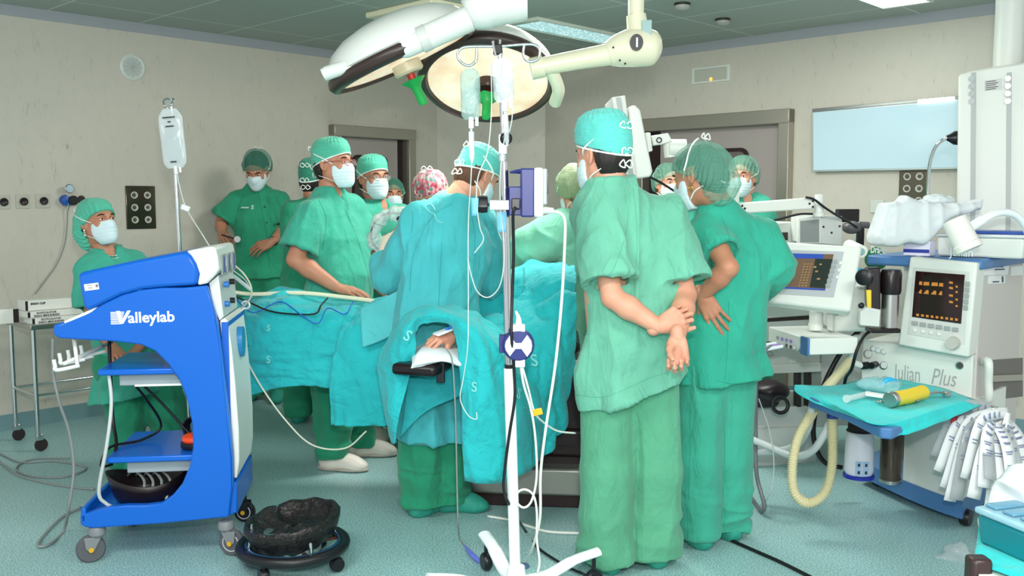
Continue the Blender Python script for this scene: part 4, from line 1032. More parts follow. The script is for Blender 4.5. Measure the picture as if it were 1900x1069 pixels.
# table
root = thing('operating_table', 'operating table with dark steel base, hidden under turquoise drapes', 'operating table', P(980, 930, 4.75) * V(1, 1, 0))
TA = P(478, 640, 4.74) * V(1, 1, 0); TB = P(1075, 640, 4.66) * V(1, 1, 0); tdir = unit(TB - TA); tn = V(-tdir[1], tdir[0], 0); TL = np.linalg.norm(TB - TA); TC = (TA + TB) / 2
mb = MB(); mb.box(TC + UP * .76, (TL, .42, .06), X=tdir); obj('table_top', mb, black_pad, root, world=True, bevel=.02)
mb = MB(); mb.box(TC + UP * .715, (TL - .1, .40, .03), X=tdir); mb.box(TC + tn * .225 + UP * .74, (TL - .2, .012, .03), X=tdir); mb.box(TC - tn * .225 + UP * .74, (TL - .2, .012, .03), X=tdir); obj('side_rail', mb, steel, root, world=True, bevel=.003)
BC = FZ(1010, 945) + V(.12, .22, 0); bd = unit(V(1, -.10, 0)); bn = V(-bd[1], bd[0], 0)
mb = MB(); mb.box(BC + UP * .13, (1.05, .46, .13), X=bd); obj('base_cover', mb, steel_base, root, world=True, bevel=.012)
mb = MB(); mb.box(BC + UP * .035, (.98, .40, .07), X=bd); obj('base_plinth', mb, mat('dark_brown_plinth', '2a1618', .5), root, world=True, bevel=.006)
mb = MB(); mb.box(BC + V(-.02, 0, .42), (.34, .26, .50), X=bd); mb.box(BC + V(.12, -.02, .30), (.60, .30, .14), X=bd); obj('column', mb, mat('dark_bellows', '241517', .5), root, world=True, bevel=.02)
mb = MB(); mb.box(BC + V(-.02, 0, .675), (.7, .34, .06), X=bd); obj('top_mount', mb, steel_base, root, world=True, bevel=.006)
# patient
ptn = thing('person', 'patient lying under the turquoise drapes, only one hand showing on the arm board', 'person', TC + UP * .79)
f = Field(np.minimum(TA, TB) + V(-.1, -.9, .70), np.maximum(TA, TB) + V(.2, .4, 1.15), .009)
ax0 = TB - tdir * .20 + UP * .88
hip = TC - tdir * .02 + UP * .852
f.ell(ax0 + tdir * .02 + UP*.0, (.11, .075, .085), X=tdir, Y=tn); f.cone(ax0 - tdir*.1, ax0 - tdir * .22, .055, .06, k=.03)
f.cone(ax0 - tdir * .30, hip, .075, .068, k=.04); f.cone(ax0 - tdir * .28 + tn * .15, ax0 - tdir * .28 - tn * .15, .05, .05, k=.04)
for s in (-1, 1): f.chain([hip + tn * s * .08 - tdir*.05, hip + tn * s * .08 - tdir * .40, TA + tdir * .34 + tn * s * .07 + UP * .835, TA + tdir*.32 + tn*s*.07 + UP*.86], [.06, .048, .033, .03], k=.03)
aW = P(842, 622, 4.02); aE = P(905, 628, 4.34); aS = ax0 - tdir * .28 - tn * .16
f.chain([aS, aE, (aE + aW) / 2, aW], [.05, .042, .042, .028], k=.02)
mb = MB(); fmesh(mb, f.mesh(1)); hand_mesh(mb, aW, V(-.75, -.55, -.10), V(.1, -.35, 1), 'R', curl=(35, 45, 30), thumb=.3); obj('body', mb, skin, ptn, world=True, smooth=180)
mb = MB(); q = aW + V(-.04, -.05, .022); mb.box(q, (.085, .05, .012), X=V(-.8, -.5, -.25)); obj('bandage', mb, mat('white_cloth', 'eef2f4', .8), ptn, world=True, bevel=.005)
mb = MB(); q = aW + V(-.02, -.055, .035); mb.box(q, (.022, .014, .012), X=V(-.6, -.5, .1)); mb.box(q + V(.008, 0, .006), (.03, .006, .012), X=V(.2, -.2, 1)); obj('cannula', mb, mat('blue_cannula', '2f7fd8', .35), ptn, world=True, bevel=.002)
# arm board
ab = thing('arm_board', 'black padded arm board under the patient’s hand', 'arm board', P(810, 690, 4.0))
mb = MB(); c = P(812, 668, 4.12); dd = unit(V(.30, .95, 0)); mb.box(c, (.55, .20, .05), X=dd); obj('pad', mb, black_pad, ab, world=True, bevel=.018)
mb = MB(); mb.box(P(818, 690, 3.92), (.035, .03, .09)); mb.box(P(790, 688, 3.95) , (.14, .05, .018)); obj('bracket', mb, black_pl, ab, world=True, bevel=.004)
cl = drape('towel', [[(770, 640, 4.2), (800, 630, 4.2), (830, 632, 4.2), (858, 636, 4.2)], [(765, 662, 3.95), (785, 648, 3.92), (825, 650, 3.92), (858, 656, 3.95)], [(764, 676, 3.86), (776, 672, 3.84), (822, 668, 3.84), (856, 676, 3.87)], [(762, 684, 3.86), (778, 681, 3.85), (820, 671, 3.86), (854, 680, 3.88)]], mat('white_cloth'), amp=.004, amp2=.003)
tag(cl, 'white towel folded over the black arm board', 'towel'); SURF.clear()
# sheets
dA = drape('surgical_drape', [
  [(436, 560, 4.98), (480, 548, 4.95), (525, 541, 4.93), (600, 550, 4.88), (680, 556, 4.85), (780, 548, 4.83), (900, 520, 4.78), (970, 500, 4.73)],
  [(437, 572, 4.81), (480, 552, 4.79), (524, 536, 4.76), (590, 548, 4.74), (665, 557, 4.71), (780, 545, 4.71), (900, 510, 4.71), (970, 492, 4.66)],
  [(438, 600, 4.62), (480, 582, 4.56), (524, 572, 4.54), (590, 580, 4.52), (665, 588, 4.50), (780, 580, 4.50), (900, 540, 4.50), (970, 520, 4.48)],
  [(442, 650, 4.55), (482, 640, 4.49), (526, 636, 4.47), (592, 640, 4.46), (665, 650, 4.44), (780, 640, 4.44), (900, 600, 4.44), (970, 580, 4.41)],
  [(446, 700, 4.53), (486, 690, 4.48), (530, 684, 4.46), (594, 688, 4.45), (660, 700, 4.43), (780, 700, 4.43), (900, 660, 4.43), (970, 640, 4.40)],
  [(452, 738, 4.52), (492, 726, 4.48), (534, 717, 4.46), (596, 718, 4.45), (660, 730, 4.44), (780, 740, 4.44), (900, 720, 4.44), (970, 700, 4.42)]],
  drape_m, label='turquoise drape over the patient’s legs at the left end of the table', amp=.013, sc=(6, 6, 15), amp2=.010, sc2=(13, 13, 26), nu=14, nv=14)
dB = drape('surgical_drape', [
  [(640, 586, 4.59), (665, 570, 4.57), (700, 556, 4.53), (745, 540, 4.49), (800, 540, 4.47)],
  [(632, 606, 4.47), (662, 600, 4.43), (700, 590, 4.41), (745, 580, 4.39), (800, 580, 4.37)],
  [(622, 640, 4.43), (655, 645, 4.39), (700, 645, 4.37), (745, 640, 4.35), (800, 640, 4.33)],
  [(612, 700, 4.41), (655, 710, 4.37), (700, 710, 4.35), (750, 700, 4.33), (805, 700, 4.31)],
  [(612, 750, 4.40), (655, 755, 4.37), (700, 755, 4.34), (755, 750, 4.32), (808, 750, 4.30)],
  [(613, 789, 4.39), (655, 792, 4.36), (705, 791, 4.34), (757, 790, 4.32), (810, 790, 4.30)]],
  drape_m, label='turquoise sheet hanging down over the table side, left of the arm opening', amp=.014, sc=(8, 8, 3), amp2=.008, sc2=(14, 14, 12), edge=.010)
dP = drape('drape_patch', [
  [(668, 572, 4.395), (705, 556, 4.360), (742, 538, 4.340)], [(670, 608, 4.350), (707, 592, 4.330), (744, 574, 4.320)], [(673, 645, 4.340), (708, 632, 4.320), (746, 612, 4.300)]], patch_m, amp=.003, amp2=.002, label='pale turquoise square cloth lying over the hanging sheet')
dC = drape('surgical_drape', [
  [(735, 822, 4.02), (745, 760, 3.98), (762, 690, 3.95), (772, 645, 3.94), (768, 612, 3.95), (785, 597, 3.96), (828, 599, 3.95), (848, 620, 3.92), (854, 680, 3.88), (858, 780, 3.86), (862, 892, 3.85)],
  [(733, 823, 4.03), (730, 762, 3.99), (738, 700, 3.95), (744, 650, 3.92), (758, 605, 3.92), (785, 584, 3.93), (835, 586, 3.92), (876, 622, 3.86), (892, 690, 3.82), (900, 790, 3.82), (902, 897, 3.82)],
  [(731, 823, 4.08), (720, 765, 4.05), (716, 705, 4.02), (718, 655, 3.99), (748, 600, 4.02), (785, 571, 4.05), (845, 574, 4.04), (905, 622, 3.93), (935, 690, 3.90), (945, 790, 3.90), (948, 890, 3.90)],
  [(735, 822, 4.14), (722, 765, 4.13), (708, 705, 4.10), (708, 660, 4.08), (745, 600, 4.08), (790, 571, 4.10), (860, 572, 4.10), (925, 615, 4.05), (970, 690, 4.05), (985, 785, 4.05), (985, 868, 4.03)]],
  drape_m, label='turquoise drape forming a hood over the arm board, front left of the stand', amp=.018, sc=(6, 6, 2.5), amp2=.007, sc2=(14, 14, 9), nu=14, nv=9, th=.005)
dD = drape('surgical_drape', [
  [(872, 540, 4.80), (930, 505, 4.80), (985, 486, 4.78), (1030, 478, 4.70), (1066, 488, 4.60)],
  [(872, 580, 4.55), (930, 560, 4.50), (990, 528, 4.48), (1036, 505, 4.42), (1069, 520, 4.40)],
  [(880, 612, 4.28), (935, 600, 4.28), (998, 588, 4.28), (1042, 560, 4.26), (1070, 570, 4.28)],
  [(900, 690, 4.12), (952, 690, 4.10), (1006, 690, 4.14), (1046, 680, 4.22), (1067, 680, 4.32)],
  [(905, 790, 4.08), (956, 795, 4.05), (1006, 790, 4.12), (1040, 770, 4.22), (1060, 745, 4.32)],
  [(905, 880, 4.02), (952, 884, 4.00), (1000, 856, 4.10), (1030, 822, 4.20), (1052, 775, 4.30)]],
  drape_m, label='bunched turquoise drape at the head end, right of the stand', amp=.036, sc=(5.5, 5.5, 2.4), amp2=.010, sc2=(14, 14, 8), nu=16, nv=16)
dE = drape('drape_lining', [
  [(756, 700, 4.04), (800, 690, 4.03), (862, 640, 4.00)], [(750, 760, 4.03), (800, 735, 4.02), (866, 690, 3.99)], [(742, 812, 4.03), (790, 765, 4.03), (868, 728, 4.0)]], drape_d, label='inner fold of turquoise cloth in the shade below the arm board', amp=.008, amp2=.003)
s_m = mat('drape_print_pale', '7fd6d4', .8)
for i, (px, py, s, par) in enumerate([(500, 602, .032, dA), (507, 672, .038, dA), (762, 628, .05, dC), (878, 722, .045, dC), (1000, 668, .06, dD), (966, 730, .05, dD)]):
    st_ = stick(px, py)
    if st_ is None: continue
    p, n_ = st_; n_ = n_ if np.dot(n_, p - V(0, 0, CH)) < 0 else -n_; Yv = unit(UP - n_ * n_[2]); Xv = np.cross(Yv, n_)
    if i in (2, 5): Xv, Yv = unit(Xv * .8 - Yv * .5), unit(Yv * .8 + Xv * .5)
    text('printed_letter', 'S', s * 1.3, p + n_ * .008 - Xv * s*.4 - Yv * s*.4, Xv, Yv, s_m, par, extr=.001, bold=.001)
# soft tube lying along the far edge
def cable(name, label, pts, r, m, cat='cable', group=None, n=7, k=8):
    pts = [P(*q) if len(q) == 3 and not isinstance(q, np.ndarray) else q for q in pts]
    mb = MB(); mb.tube(crom(pts, k), r, n); return tag(obj(name, mb, m, smooth=180), label, cat, group)
white_tube = mat('white_cable', 'e8eae2', .4); black_cable = mat('black_cable', '121216', .45); blue_cable = mat('blue_cable', '1b62c8', .4); clear_tube = mat('clear_tubing', 'dde8e2', .15, alpha=.55); grey_cable = mat('grey_cable', '8a908e', .5)
cable('suction_hose', 'thick cream hose lying along the drape in front of the hip-handed man', [(420, 540, 4.78), (470, 546, 4.74), (560, 544, 4.68), (650, 553, 4.64), (700, 560, 4.62)], .011, mat('cream_hose', 'e6e6c8', .4), 'hose')
# ================= blue electrosurgery cart =================
blue = mat('cart_blue', '0560c6', .33, coat=.15); blue_d = mat('cart_blue_strip', '1a6cc4', .4); cream = mat('device_white', 'e8ece6', .38); greyp = mat('caster_grey', '7e8285', .45); tyre = mat('tyre_grey', '56585c', .6)
CO = FZ(178, 1046); CA = math.atan2(FZ(430, 1034)[1] - CO[1], FZ(430, 1034)[0] - CO[0]); cu = V(math.cos(CA), math.sin(CA), 0); cw_ = V(-math.sin(CA), math.cos(CA), 0)
cart = thing('equipment_cart', 'blue electrosurgery cart with white lettering and open shelves', 'cart', CO, CA)
def cs(px, py, y=0.0):
    """pixel -> local (x, z) of the cart on its plane at local depth y"""
    q = onplane(px, py, CO + cw_ * y, cw_) - CO; return (float(np.dot(q, cu)), float(q[2]))
def prismL(name, outl, y0, y1, m, parent, bevel=.006, yo=0.0, raw=None):
    pl = raw if raw else [cs(x, y, yo) for x, y in outl]
    mb = MB(); mb.prism(pl, (0, y0, 0), (1, 0, 0), (0, 0, 1), -(y1 - y0)); return obj(name, mb, m, parent, bevel=bevel, smooth=35)
side = [(100, 603), (98, 612), (100, 622), (110, 628), (160, 631), (215, 634), (262, 640), (288, 652), (312, 676), (333, 706), (347, 742), (356, 785), (358, 830), (352, 865), (338, 898), (320, 920), (300, 934), (270, 938), (235, 938), (205, 941), (178, 948), (148, 956), (149, 974), (158, 979), (172, 981), (300, 972), (425, 960), (431, 905), (430, 850), (426, 800), (420, 730), (411, 650), (400, 585), (384, 530), (340, 534), (300, 534), (262, 538), (225, 548), (190, 565), (160, 583), (128, 594)]
sp = [cs(x, y) for x, y in side]
side_o = prismL('side_panel', None, 0.0, .035, blue, cart, raw=sp); prismL('side_panel', None, .45, .48, blue, cart, raw=sp)
gen = [(145, 512), (150, 505), (170, 500), (250, 484), (345, 466), (370, 498), (366, 529), (300, 533), (262, 537), (225, 547), (190, 564), (162, 578), (156, 570), (150, 545)]
gen = [(145, 512), (148, 506), (170, 501), (250, 484), (346, 466), (356, 476), (365, 492), (369, 508), (366, 529), (300, 533), (262, 537), (225, 547), (190, 564), (162, 578), (156, 570), (150, 545)]
g_ = prismL('generator_housing', gen, -.005, .43, blue, cart, bevel=.014)
prismL('generator_front', [(345, 466), (392, 458), (400, 459), (404, 478), (407, 500), (398, 512), (384, 526), (366, 530), (370, 508), (364, 490), (355, 475)], -.004, .43, cream, cart, bevel=.010)
# front face pieces: the front faces +x
def front_pt(px, py, xl):
    q = onplane(px, py, CO + cu * xl, cu) - CO; return float(np.dot(q, cw_)), float(q[2])
xf = cs(398, 480)[0]
a_, b_, c_, d_ = cs(396, 466), cs(405, 500), cs(386, 526), cs(378, 478)
fx0, fz0 = cs(404, 470); fx1, fz1 = cs(398, 518)
for i in range(3):
    yy = .05 + i * .125; mb = MB()
    mb.box((fx0 + .004, yy + .05, (fz0 + fz1)/2), (.006, .085, fz0 - fz1 - .02), X=V(1, 0, 0)); o = obj('front_slot', mb, mat('slot_grey', 'b9bfc4', .3, .4), cart, bevel=.003)
    mb = MB(); mb.box((fx0 + .008, yy + .05, (fz0 + fz1)/2), (.003, .008, fz0 - fz1 - .04)); obj('slot_line', mb, mat('navy_line', '1f3c8c', .4), o)
# ports panel and white front cover (side profile extruded)
prismL('port_panel', [(384, 527), (402, 512), (412, 590), (404, 598), (392, 570)], .037, .40, mat('port_white', 'd6dad8', .4), cart, bevel=.004)
px_, pz_ = cs(410, 555)
for i, (yy, zz) in enumerate(((.10, .05), (.24, .05), (.10, -.03), (.24, -.03))):
    mb = MB(); mb.cyl((px_ - .004, yy, pz_ + zz), (px_ + .016, yy, pz_ + zz), .012, n=14); obj('socket', mb, black_pl if i % 2 else mat('blue_plug', '2f74c0', .4), cart)
fr = [(404, 598), (413, 592), (420, 600), (427, 650), (434, 720), (440, 800), (441, 860), (437, 893), (431, 893), (430, 850), (426, 800), (420, 730), (411, 650)]
prismL('front_cover', fr, .037, .45, cream, cart, bevel=.008)
prismL('front_strip', [(400, 588), (404, 597), (412, 650), (421, 730), (428, 800), (432, 850), (433, 905), (431, 905), (430, 850), (424, 800), (417, 730), (409, 650)], -.006, .026, blue_d, cart, bevel=.002)
mb = MB(); ox, oz = cs(433, 650); q = [(.24 + .055 * math.cos(t), oz + .065 * math.sin(t)) for t in np.linspace(0, 2*math.pi, 25)[:-1]]
mb.raw([(ox + .006, a, b) for a, b in q] + [(ox - .02, a, b) for a, b in q], [tuple(range(24))] + [(i, 24 + i, 24 + (i+1) % 24, (i+1) % 24) for i in range(24)]); obj('oval_badge', mb, mat('badge_blue', '2a7fb8', .3), cart, smooth=0)
# base tray
bx0, bz0 = cs(150, 968); bx1, bz1 = cs(428, 958); 
mb = MB(); mb.bb(bx0 + .01, bx1 + .012, .02, .47, bz0 - .005, bz0 + .012); mb.bb(bx0, bx0 + .02, 0, .48, bz0 - .005, bz0 + .055); mb.bb(bx1 - .06, bx1 + .025, .02, .46, bz0, bz0 + .13); obj('base_tray', mb, blue, cart, bevel=.006)
mb = MB(); mb.bb(bx1 - .02, bx1 + .006, .03, .46, bz0, cs(400, 600)[1]); obj('inner_spine', mb, mat('cart_blue_shadowed', '0f5fc4', .4), cart)
# shelves
def shelf(z_px, x0_px, x1_px, nm='shelf'):
    x0, z = cs(x0_px, z_px); x1, _ = cs(x1_px, z_px); mb = MB(); mb.bb(x0, x1, .02, .46, z - .025, z); return obj(nm, mb, blue, cart, bevel=.006), x0, x1, z
sh1, sx0, sx1, sz1 = shelf(688, 178, 372); sh2, tx0, tx1, tz1 = shelf(852, 193, 420)
draw_m = mat('drawer_grey', '9aa6ac', .35, alpha=.9)
mb = MB(); mb.bb(sx0 + .07, sx1 - .02, .06, .42, sz1 - .075, sz1 - .027); obj('drawer', mb, draw_m, cart, bevel=.004)
mb = MB(); mb.bb(sx0 + .13, sx1 - .02, .055, .06, sz1 - .078, sz1 - .07); obj('drawer_pull', mb, cream, cart)
mb = MB(); mb.bb(tx0 + .07, tx1 - .03, .06, .42, tz1 - .078, tz1 - .027); obj('drawer', mb, draw_m, cart, bevel=.004)
# handle top
prismL('handle_cap', [(104, 604), (128, 592), (165, 576), (180, 570), (172, 580), (130, 600), (108, 610)], .0, .48, cream, cart, bevel=.01)
# white cable hooks below the handle
hx0, hz0 = cs(160, 650)
mb = MB()
for i, (x, y, yo_) in enumerate(((100, 672, .02), (110, 660, .10), (126, 654, .20), (150, 645, .34))):
    a = cs(x, y, yo_); b = cs(x + 6, y + 12, yo_); c = cs(x + 45, y + 8, yo_)
    mb.tube(crom([(a[0], yo_, a[1] + .01), (a[0] + .004, yo_, a[1] - .015), (b[0], yo_, b[1] - .006), (c[0], yo_ + .02, c[1])], 6), .008, 8)
t0 = cs(128, 632); mb.tube([(t0[0], .06, t0[1]), (t0[0] + .005, .07, t0[1] - .10), (t0[0] + .01, .06, t0[1] - .115)], .008, 8); mb.tube([(t0[0] - .03, .02, t0[1] - .095), (t0[0] + .06, .36, t0[1] - .06)], .008, 8)
obj('cable_hook', mb, cream, cart, smooth=180)
# casters
def caster(x, y, col1, col2, big=1.0, yaw=0.0, nm='caster'):
    r = .045 * big; c, s_ = math.cos(yaw), math.sin(yaw); X = V(c, s_, 0); Yv = V(-s_, c, 0); o = V(x, y, 0)
    mb = MB(); mb.lathe([(.022, .0), (.034, .012), (.034, .03), (.028, .045)], o + V(0, 0, r*2 - .012), UP, 20)
    for sd in (-1, 1): mb.prism([(-.015, .095), (.05, .095), (.045, .05), (.03, .035), (.012, .04)], o + Yv * (sd * .018 - .004) + UP * (r - .045), X, UP, -.008)
    h = obj(nm, mb, col1, cart, bevel=.002)
    mb = MB(); wc_ = o + X * .025 + UP * r; mb.lathe([(.0, -.013), (r * .72, -.013), (r * .9, -.013), (r, -.006), (r, .006), (r * .9, .013), (r * .72, .013), (0, .013)], wc_, Yv, 28); w = obj('wheel', mb, col2, h, smooth=30)
    mb = MB(); mb.lathe([(0, -.0265), (.010, -.0265), (.010, .0265), (0, .0265)], wc_, Yv, 12); obj('axle_cap', mb, mat('yellow_cap', 'd8a81c', .4), h); 
    mb = MB(); mb.torus(wc_ - Yv * .0135, r * .62, .0022, z=Yv, n=24, m=6); obj('wheel_ring', mb, mat('ring_pale', 'c8ccd0', .4), h, smooth=180)
cx1 = float(np.dot(FZ(430, 1030) - CO, cu))
caster(0.0, .0 + .03, greyp, tyre, 1.25, R(200)); caster(cx1 - .02, .03, greyp, tyre, 1.25, R(-20)); caster(cx1 - .03, .44, black_pl, black_pl, 1.1, R(-15)); caster(.05, .44, black_pl, black_pl, 1.1, R(160))
# writing
wm = mat('white_print', 'f4f8fa', .5); tx, tz = cs(236, 599); h_ = cs(236, 578)[1] - cs(236, 602)[1]
slope = (cs(330, 597)[1] - cs(240, 600)[1]) / (cs(330, 597)[0] - cs(240, 600)[0])
Xw = unit(V(1, 0, slope)); Yw = V(-Xw[2], 0, Xw[0]); w_tot = cs(331, 590)[0] - cs(240, 590)[0]
text('lettering', 'alleylab', h_ * 1.16, (tx + .004, -.0012, tz), Xw, Yw, wm, side_o, extr=.0008, bold=.0013, world=False, xs=1.02)
mb = MB(); vx0, vz = cs(205, 602); H_ = h_
for i in range(9):
    z0 = i * H_ / 9; k = i / 8
    mb.raw([(0, 0, 0)] * 0, []) 
    a = V(vx0 + .002 + .0 * k, -.0014, vz + z0); L_ = .036
    mb.prism([(0, 0), (.052 - .012 * (1-k), 0), (.052 - .012 * (1-k), H_ / 16), (0, H_ / 16)], a, Xw, Yw, -.001)
mb.prism([(.034, 0), (.047, 0), (.078, H_), (.064, H_), (.043, H_ * .30), (.037, H_), (.022, H_)], (vx0 + .002, -.0014, vz + .001), Xw, Yw, -.0012)
obj('striped_letter', mb, wm, side_o, smooth=0)
mb = MB(); lx, lz = cs(171, 532); mb.box((lx, -.0065, lz), (.054, .002, .026), X=unit(V(1, 0, .12)), Y=V(0, 1, 0)); st_o = obj('label_sticker', mb, mat('sticker_white', 'eef0ee', .5), g_)
mb = MB()
for i in range(5): mb.box((lx + .016 + i*.002, -.0080, lz + .004), (.0011, .001, .012))
mb.box((lx - .008, -.0080, lz + .006), (.022, .001, .0015)); mb.box((lx - .004, -.0080, lz - .004), (.016, .001, .002)); obj('bar_marks', mb, mat('ink_dark', '303438', .6), g_)
# things kept on the cart
o = tag(None or thing('foot_pedal', 'black and orange foot pedal with coiled cable on the middle shelf of the blue cart', 'foot pedal', CO + cu * (cs(348, 830)[0]) + cw_ * .13 + UP * (tz1 + .002), CA), None, None)
mb = MB(); mb.lathe([(.05, 0), (.055, .01), (.053, .025), (.04, .03)], (0, 0, 0), UP, 24); obj('pedal_base', mb, black_pl, o)
mb = MB(); mb.lathe([(.046, .028), (.05, .036), (.046, .05), (.03, .06), (0, .062)], (0, 0, 0), UP, 24); obj('pedal_top', mb, mat('orange_pedal', 'e8481c', .3), o)
mb = MB()
for i in range(4): mb.torus((-.01 + i*.003, .06 + i * .012, .06), .055 - i*.003, .005, z=(.5, 1, .1), n=30, m=6)
obj('cable_coil', mb, black_cable, o, smooth=180)
b_o = thing('cable_basket', 'dark basket with pale tubes in the bottom tray of the blue cart', 'basket', CO + cu * .2 + cw_ * .24 + UP * bz0, CA)
mb = MB(); pts = []; n_ = 28
G = np.array([[(-.05 + .165 * math.cos(a) * s, .0 + .15 * math.sin(a) * s, z + .012 + .02 * math.sin(a * 2 + 1) * (z > .05)) for a in np.linspace(0, 2*math.pi, n_ + 1)[:-1]] for s, z in ((.70, 0), (.82, .03), (.92, .07), (1.0, .11))])
mb.grid(G, wrap=True); mb.raw(G[0], [tuple(range(n_))[::-1]]); obj('basket_shell', mb, mat('dark_basket', '1c1416', .4), b_o, solid=.004)
for i in range(4):
    mb = MB(); y = -.02 + .03 * i; mb.tube(crom([(-.06 + i*.035, -.09, .03), (-.05 + i*.035, -.05, .10), (-.11 + i*.035, .02, .13), (-.15 + i*.035, .08, .09)], 6), .006, 8); obj('pale_tube', mb, mat('pale_tube', 'b0b8b4', .4), b_o, smooth=180)
pk = thing('plastic_packet', 'clear crumpled packet on the top shelf of the blue cart', 'packet', CO + cu * (sx0 + .30) + cw_ * .26 + UP * (sz1 + .001), CA)
f = Field((-.07, -.05, 0), (.07, .05, .04), .004); f.ell((0, 0, .012), (.06, .035, .014)); mb = MB(); fmesh(mb, f.mesh(1, lambda p: .006 * (ridge(p * 40) - .5))); obj('wrapping', mb, mat('crinkled_plastic', 'cfcdd0', .15, alpha=.7), pk)
# cables of the cart
lc = lambda x, y, z: CO + cu * x + cw_ * y + UP * z
cable('cable', 'thick grey cable looping from the blue cart down onto the floor', [(98, 628, 3.95), (99, 690, 3.95), (110, 745, 3.95), (128, 800, 3.98), (137, 870, 3.98), (128, 940, 3.95)] + [FZ(118, 985, .01), FZ(95, 1008, .01), FZ(72, 1014, .01), FZ(80, 995, .01), FZ(115, 960, .01), FZ(150, 942, .01)], .0065, grey_cable)
cable('cable', 'pale grey tube hanging inside the blue cart past its shelves', [lc(sx0 + .03, .06, sz1 - .01), lc(sx0 + .045, .03, sz1 - .14), lc(sx0 + .03, .0, sz1 - .3), lc(sx0 - .01, .01, bz0 + .12), lc(sx0 + .01, .03, bz0 + .06), lc(sx0 + .05, .05, bz0 + .03)], .0075, mat('pale_grey_tube', 'c0c6c6', .4))
cable('cable', 'black cable hanging behind the white hooks of the blue cart', [lc(.0, .3, sz1 + .12), lc(.005, .28, sz1 - .05), lc(.01, .27, sz1 - .25), lc(.04, .2, tz1 + .02), lc(.06, .1, tz1 - .01)], .008, black_cable)
cable('cable', 'black cable draped over the middle shelf of the blue cart', [lc(sx0 + .08, .1, sz1 - .03), lc(sx0 + .13, .2, sz1 - .15), lc(sx0 + .17, .3, tz1 + .06), lc(sx0 + .1, .25, tz1 + .012), lc(sx0 + .0, .15, tz1 + .01), lc(sx0 - .01, .05, tz1 - .04), lc(sx0 + .02, .1, tz1 - .05)], .0055, black_cable)
cable('cable', 'black cable running from the top shelf to the orange foot pedal', [lc(sx0 + .1, .15, sz1 - .05), lc(sx0 + .2, .2, sz1 - .18), lc(tx1 - .16, .2, tz1 + .02), lc(tx1 - .12, .18, tz1 + .03)], .0055, black_cable)
# ================= surgical lights =================
lamp_w = mat('lamp_white', 'e4e8e2', .3, coat=.3); lamp_c = mat('lamp_cream', 'ece8cc', .35, coat=.2); rim_m = mat('lamp_rim_dark', '3a2c28', .35)
face_m = mat('lamp_face_lit', 'd8c8b4', .25, emit='fff0d6', es=.42)
nt, N, L, b = nodes(face_m); t = tex(nt, 'Noise', 6, 3, .6); r = ramp(nt, t.outputs['Fac'], [(.3, lin('f0a878')), (.5, lin('ffe0bc')), (.7, lin('fff8ea'))]); L.new(r.outputs[0], b.inputs['Emission Color'])
green_h = mat('green_handle_cover', '1fa04c', .3); beige_m = mat('lamp_hub_beige', 'd8cdb0', .35, .2); red_m = mat('red_ring', 'c8281e', .35)
def surg_lamp(label, c, n, R0, arm, joint, emblem):
    n = unit(n); up = -n; o = thing('surgical_light', label, 'surgical light', c)
    mb = MB(); mb.lathe([(0, -.012), (R0*.45, -.012), (R0*.80, -.004), (R0*.87, 0)], c, up, 64); obj('lit_face', mb, face_m, o, world=True, smooth=60)
    mb = MB(); mb.lathe([(R0*.86, .0), (R0*.88, -.018), (R0*.96, -.012), (R0, .01), (R0*.985, .035), (R0*.93, .045), (R0*.86, .03)], c, up, 64, wave=lambda a, h: .02 * max(0, math.cos(2*a)) ** 4); obj('rim', mb, rim_m, o, world=True, smooth=60)
    mb = MB(); mb.lathe([(R0*.93, .03), (R0*.99, .045), (R0*.95, .085), (R0*.84, .13), (R0*.66, .165), (R0*.4, .19), (0, .20)], c, up, 64); obj('housing', mb, lamp_w, o, world=True, smooth=60)
    mb = MB(); mb.lathe([(0, 0), (.065, 0), (.068, -.045), (.060, -.055), (.030, -.058), (0, -.058)], c - up*.008, up, 28); obj('hub', mb, beige_m if emblem == 'A' else mat('hub_dark', '4a3a34', .25, .5), o, world=True)
    mb = MB(); mb.lathe([(.018, 0), (.018, -.022), (.020, -.024), (.020, -.05), (.0, -.05)], c - up*.064, up, 20); hd = obj('handle_collar', mb, red_m, o, world=True)
    mb = MB(); mb.lathe([(.020, .0), (.05, .014), (.054, .012), (.03, -.012), (.021, -.03), (.021, -.095), (.018, -.105), (0, -.105)], c - up*.105, up, 24, wave=lambda a, h: .10*math.sin(6*a) if h > 0 else 0); obj('sterile_cover', mb, green_h, o, world=True, smooth=60)
    return o
A_c = P(750, 112, 4.25); A_n = V(.40, .08, -.91)
lA = surg_lamp('big round surgical light at left, tilted away, green handle cover below', A_c, A_n, .35, None, None, 'A')
up_ = -unit(A_n)
mb = MB(); mb.tube(crom([P(606, 136, 4.05), P(680, 112, 3.98), P(740, 92, 3.95), P(800, 66, 3.95)], 6), [.030] * 7 + [.036] * 6 + [.046] * 6, 20, flat=1.0); mb.tube([P(604, 137, 4.05), P(600, 139, 4.05)], .027, 20)
obj('yoke_arm', mb, lamp_w, lA, world=True, smooth=50)
mb = MB(); mb.tube([P(786, 72, 3.95), P(872, 34, 3.95)], .053, 28); obj('arm_tube', mb, lamp_w, lA, world=True)
mb = MB(); mb.tube([P(779, 75, 3.95), P(795, 68, 3.95)], .0555, 28); obj('arm_ring', mb, mat('ring_white', 'cfd4cf', .3), lA, world=True, bevel=.002)
mb = MB(); a = P(868, 28, 3.95); b2 = P(978, 4, 3.95); mb.tube(crom([a, P(895, 14, 3.95), P(925, 6, 3.95), b2], 5), [.062, .07, .08, .085, .088, .09, .09, .09, .092, .092, .09, .088, .086, .083, .078, .07], 32); obj('joint', mb, lamp_w, lA, world=True, smooth=60)
mb = MB(); q = P(940, -5, 3.97); mb.tube([q, V(q[0], q[1], H)], .05, 24); obj('ceiling_post', mb, lamp_w, lA, world=True)
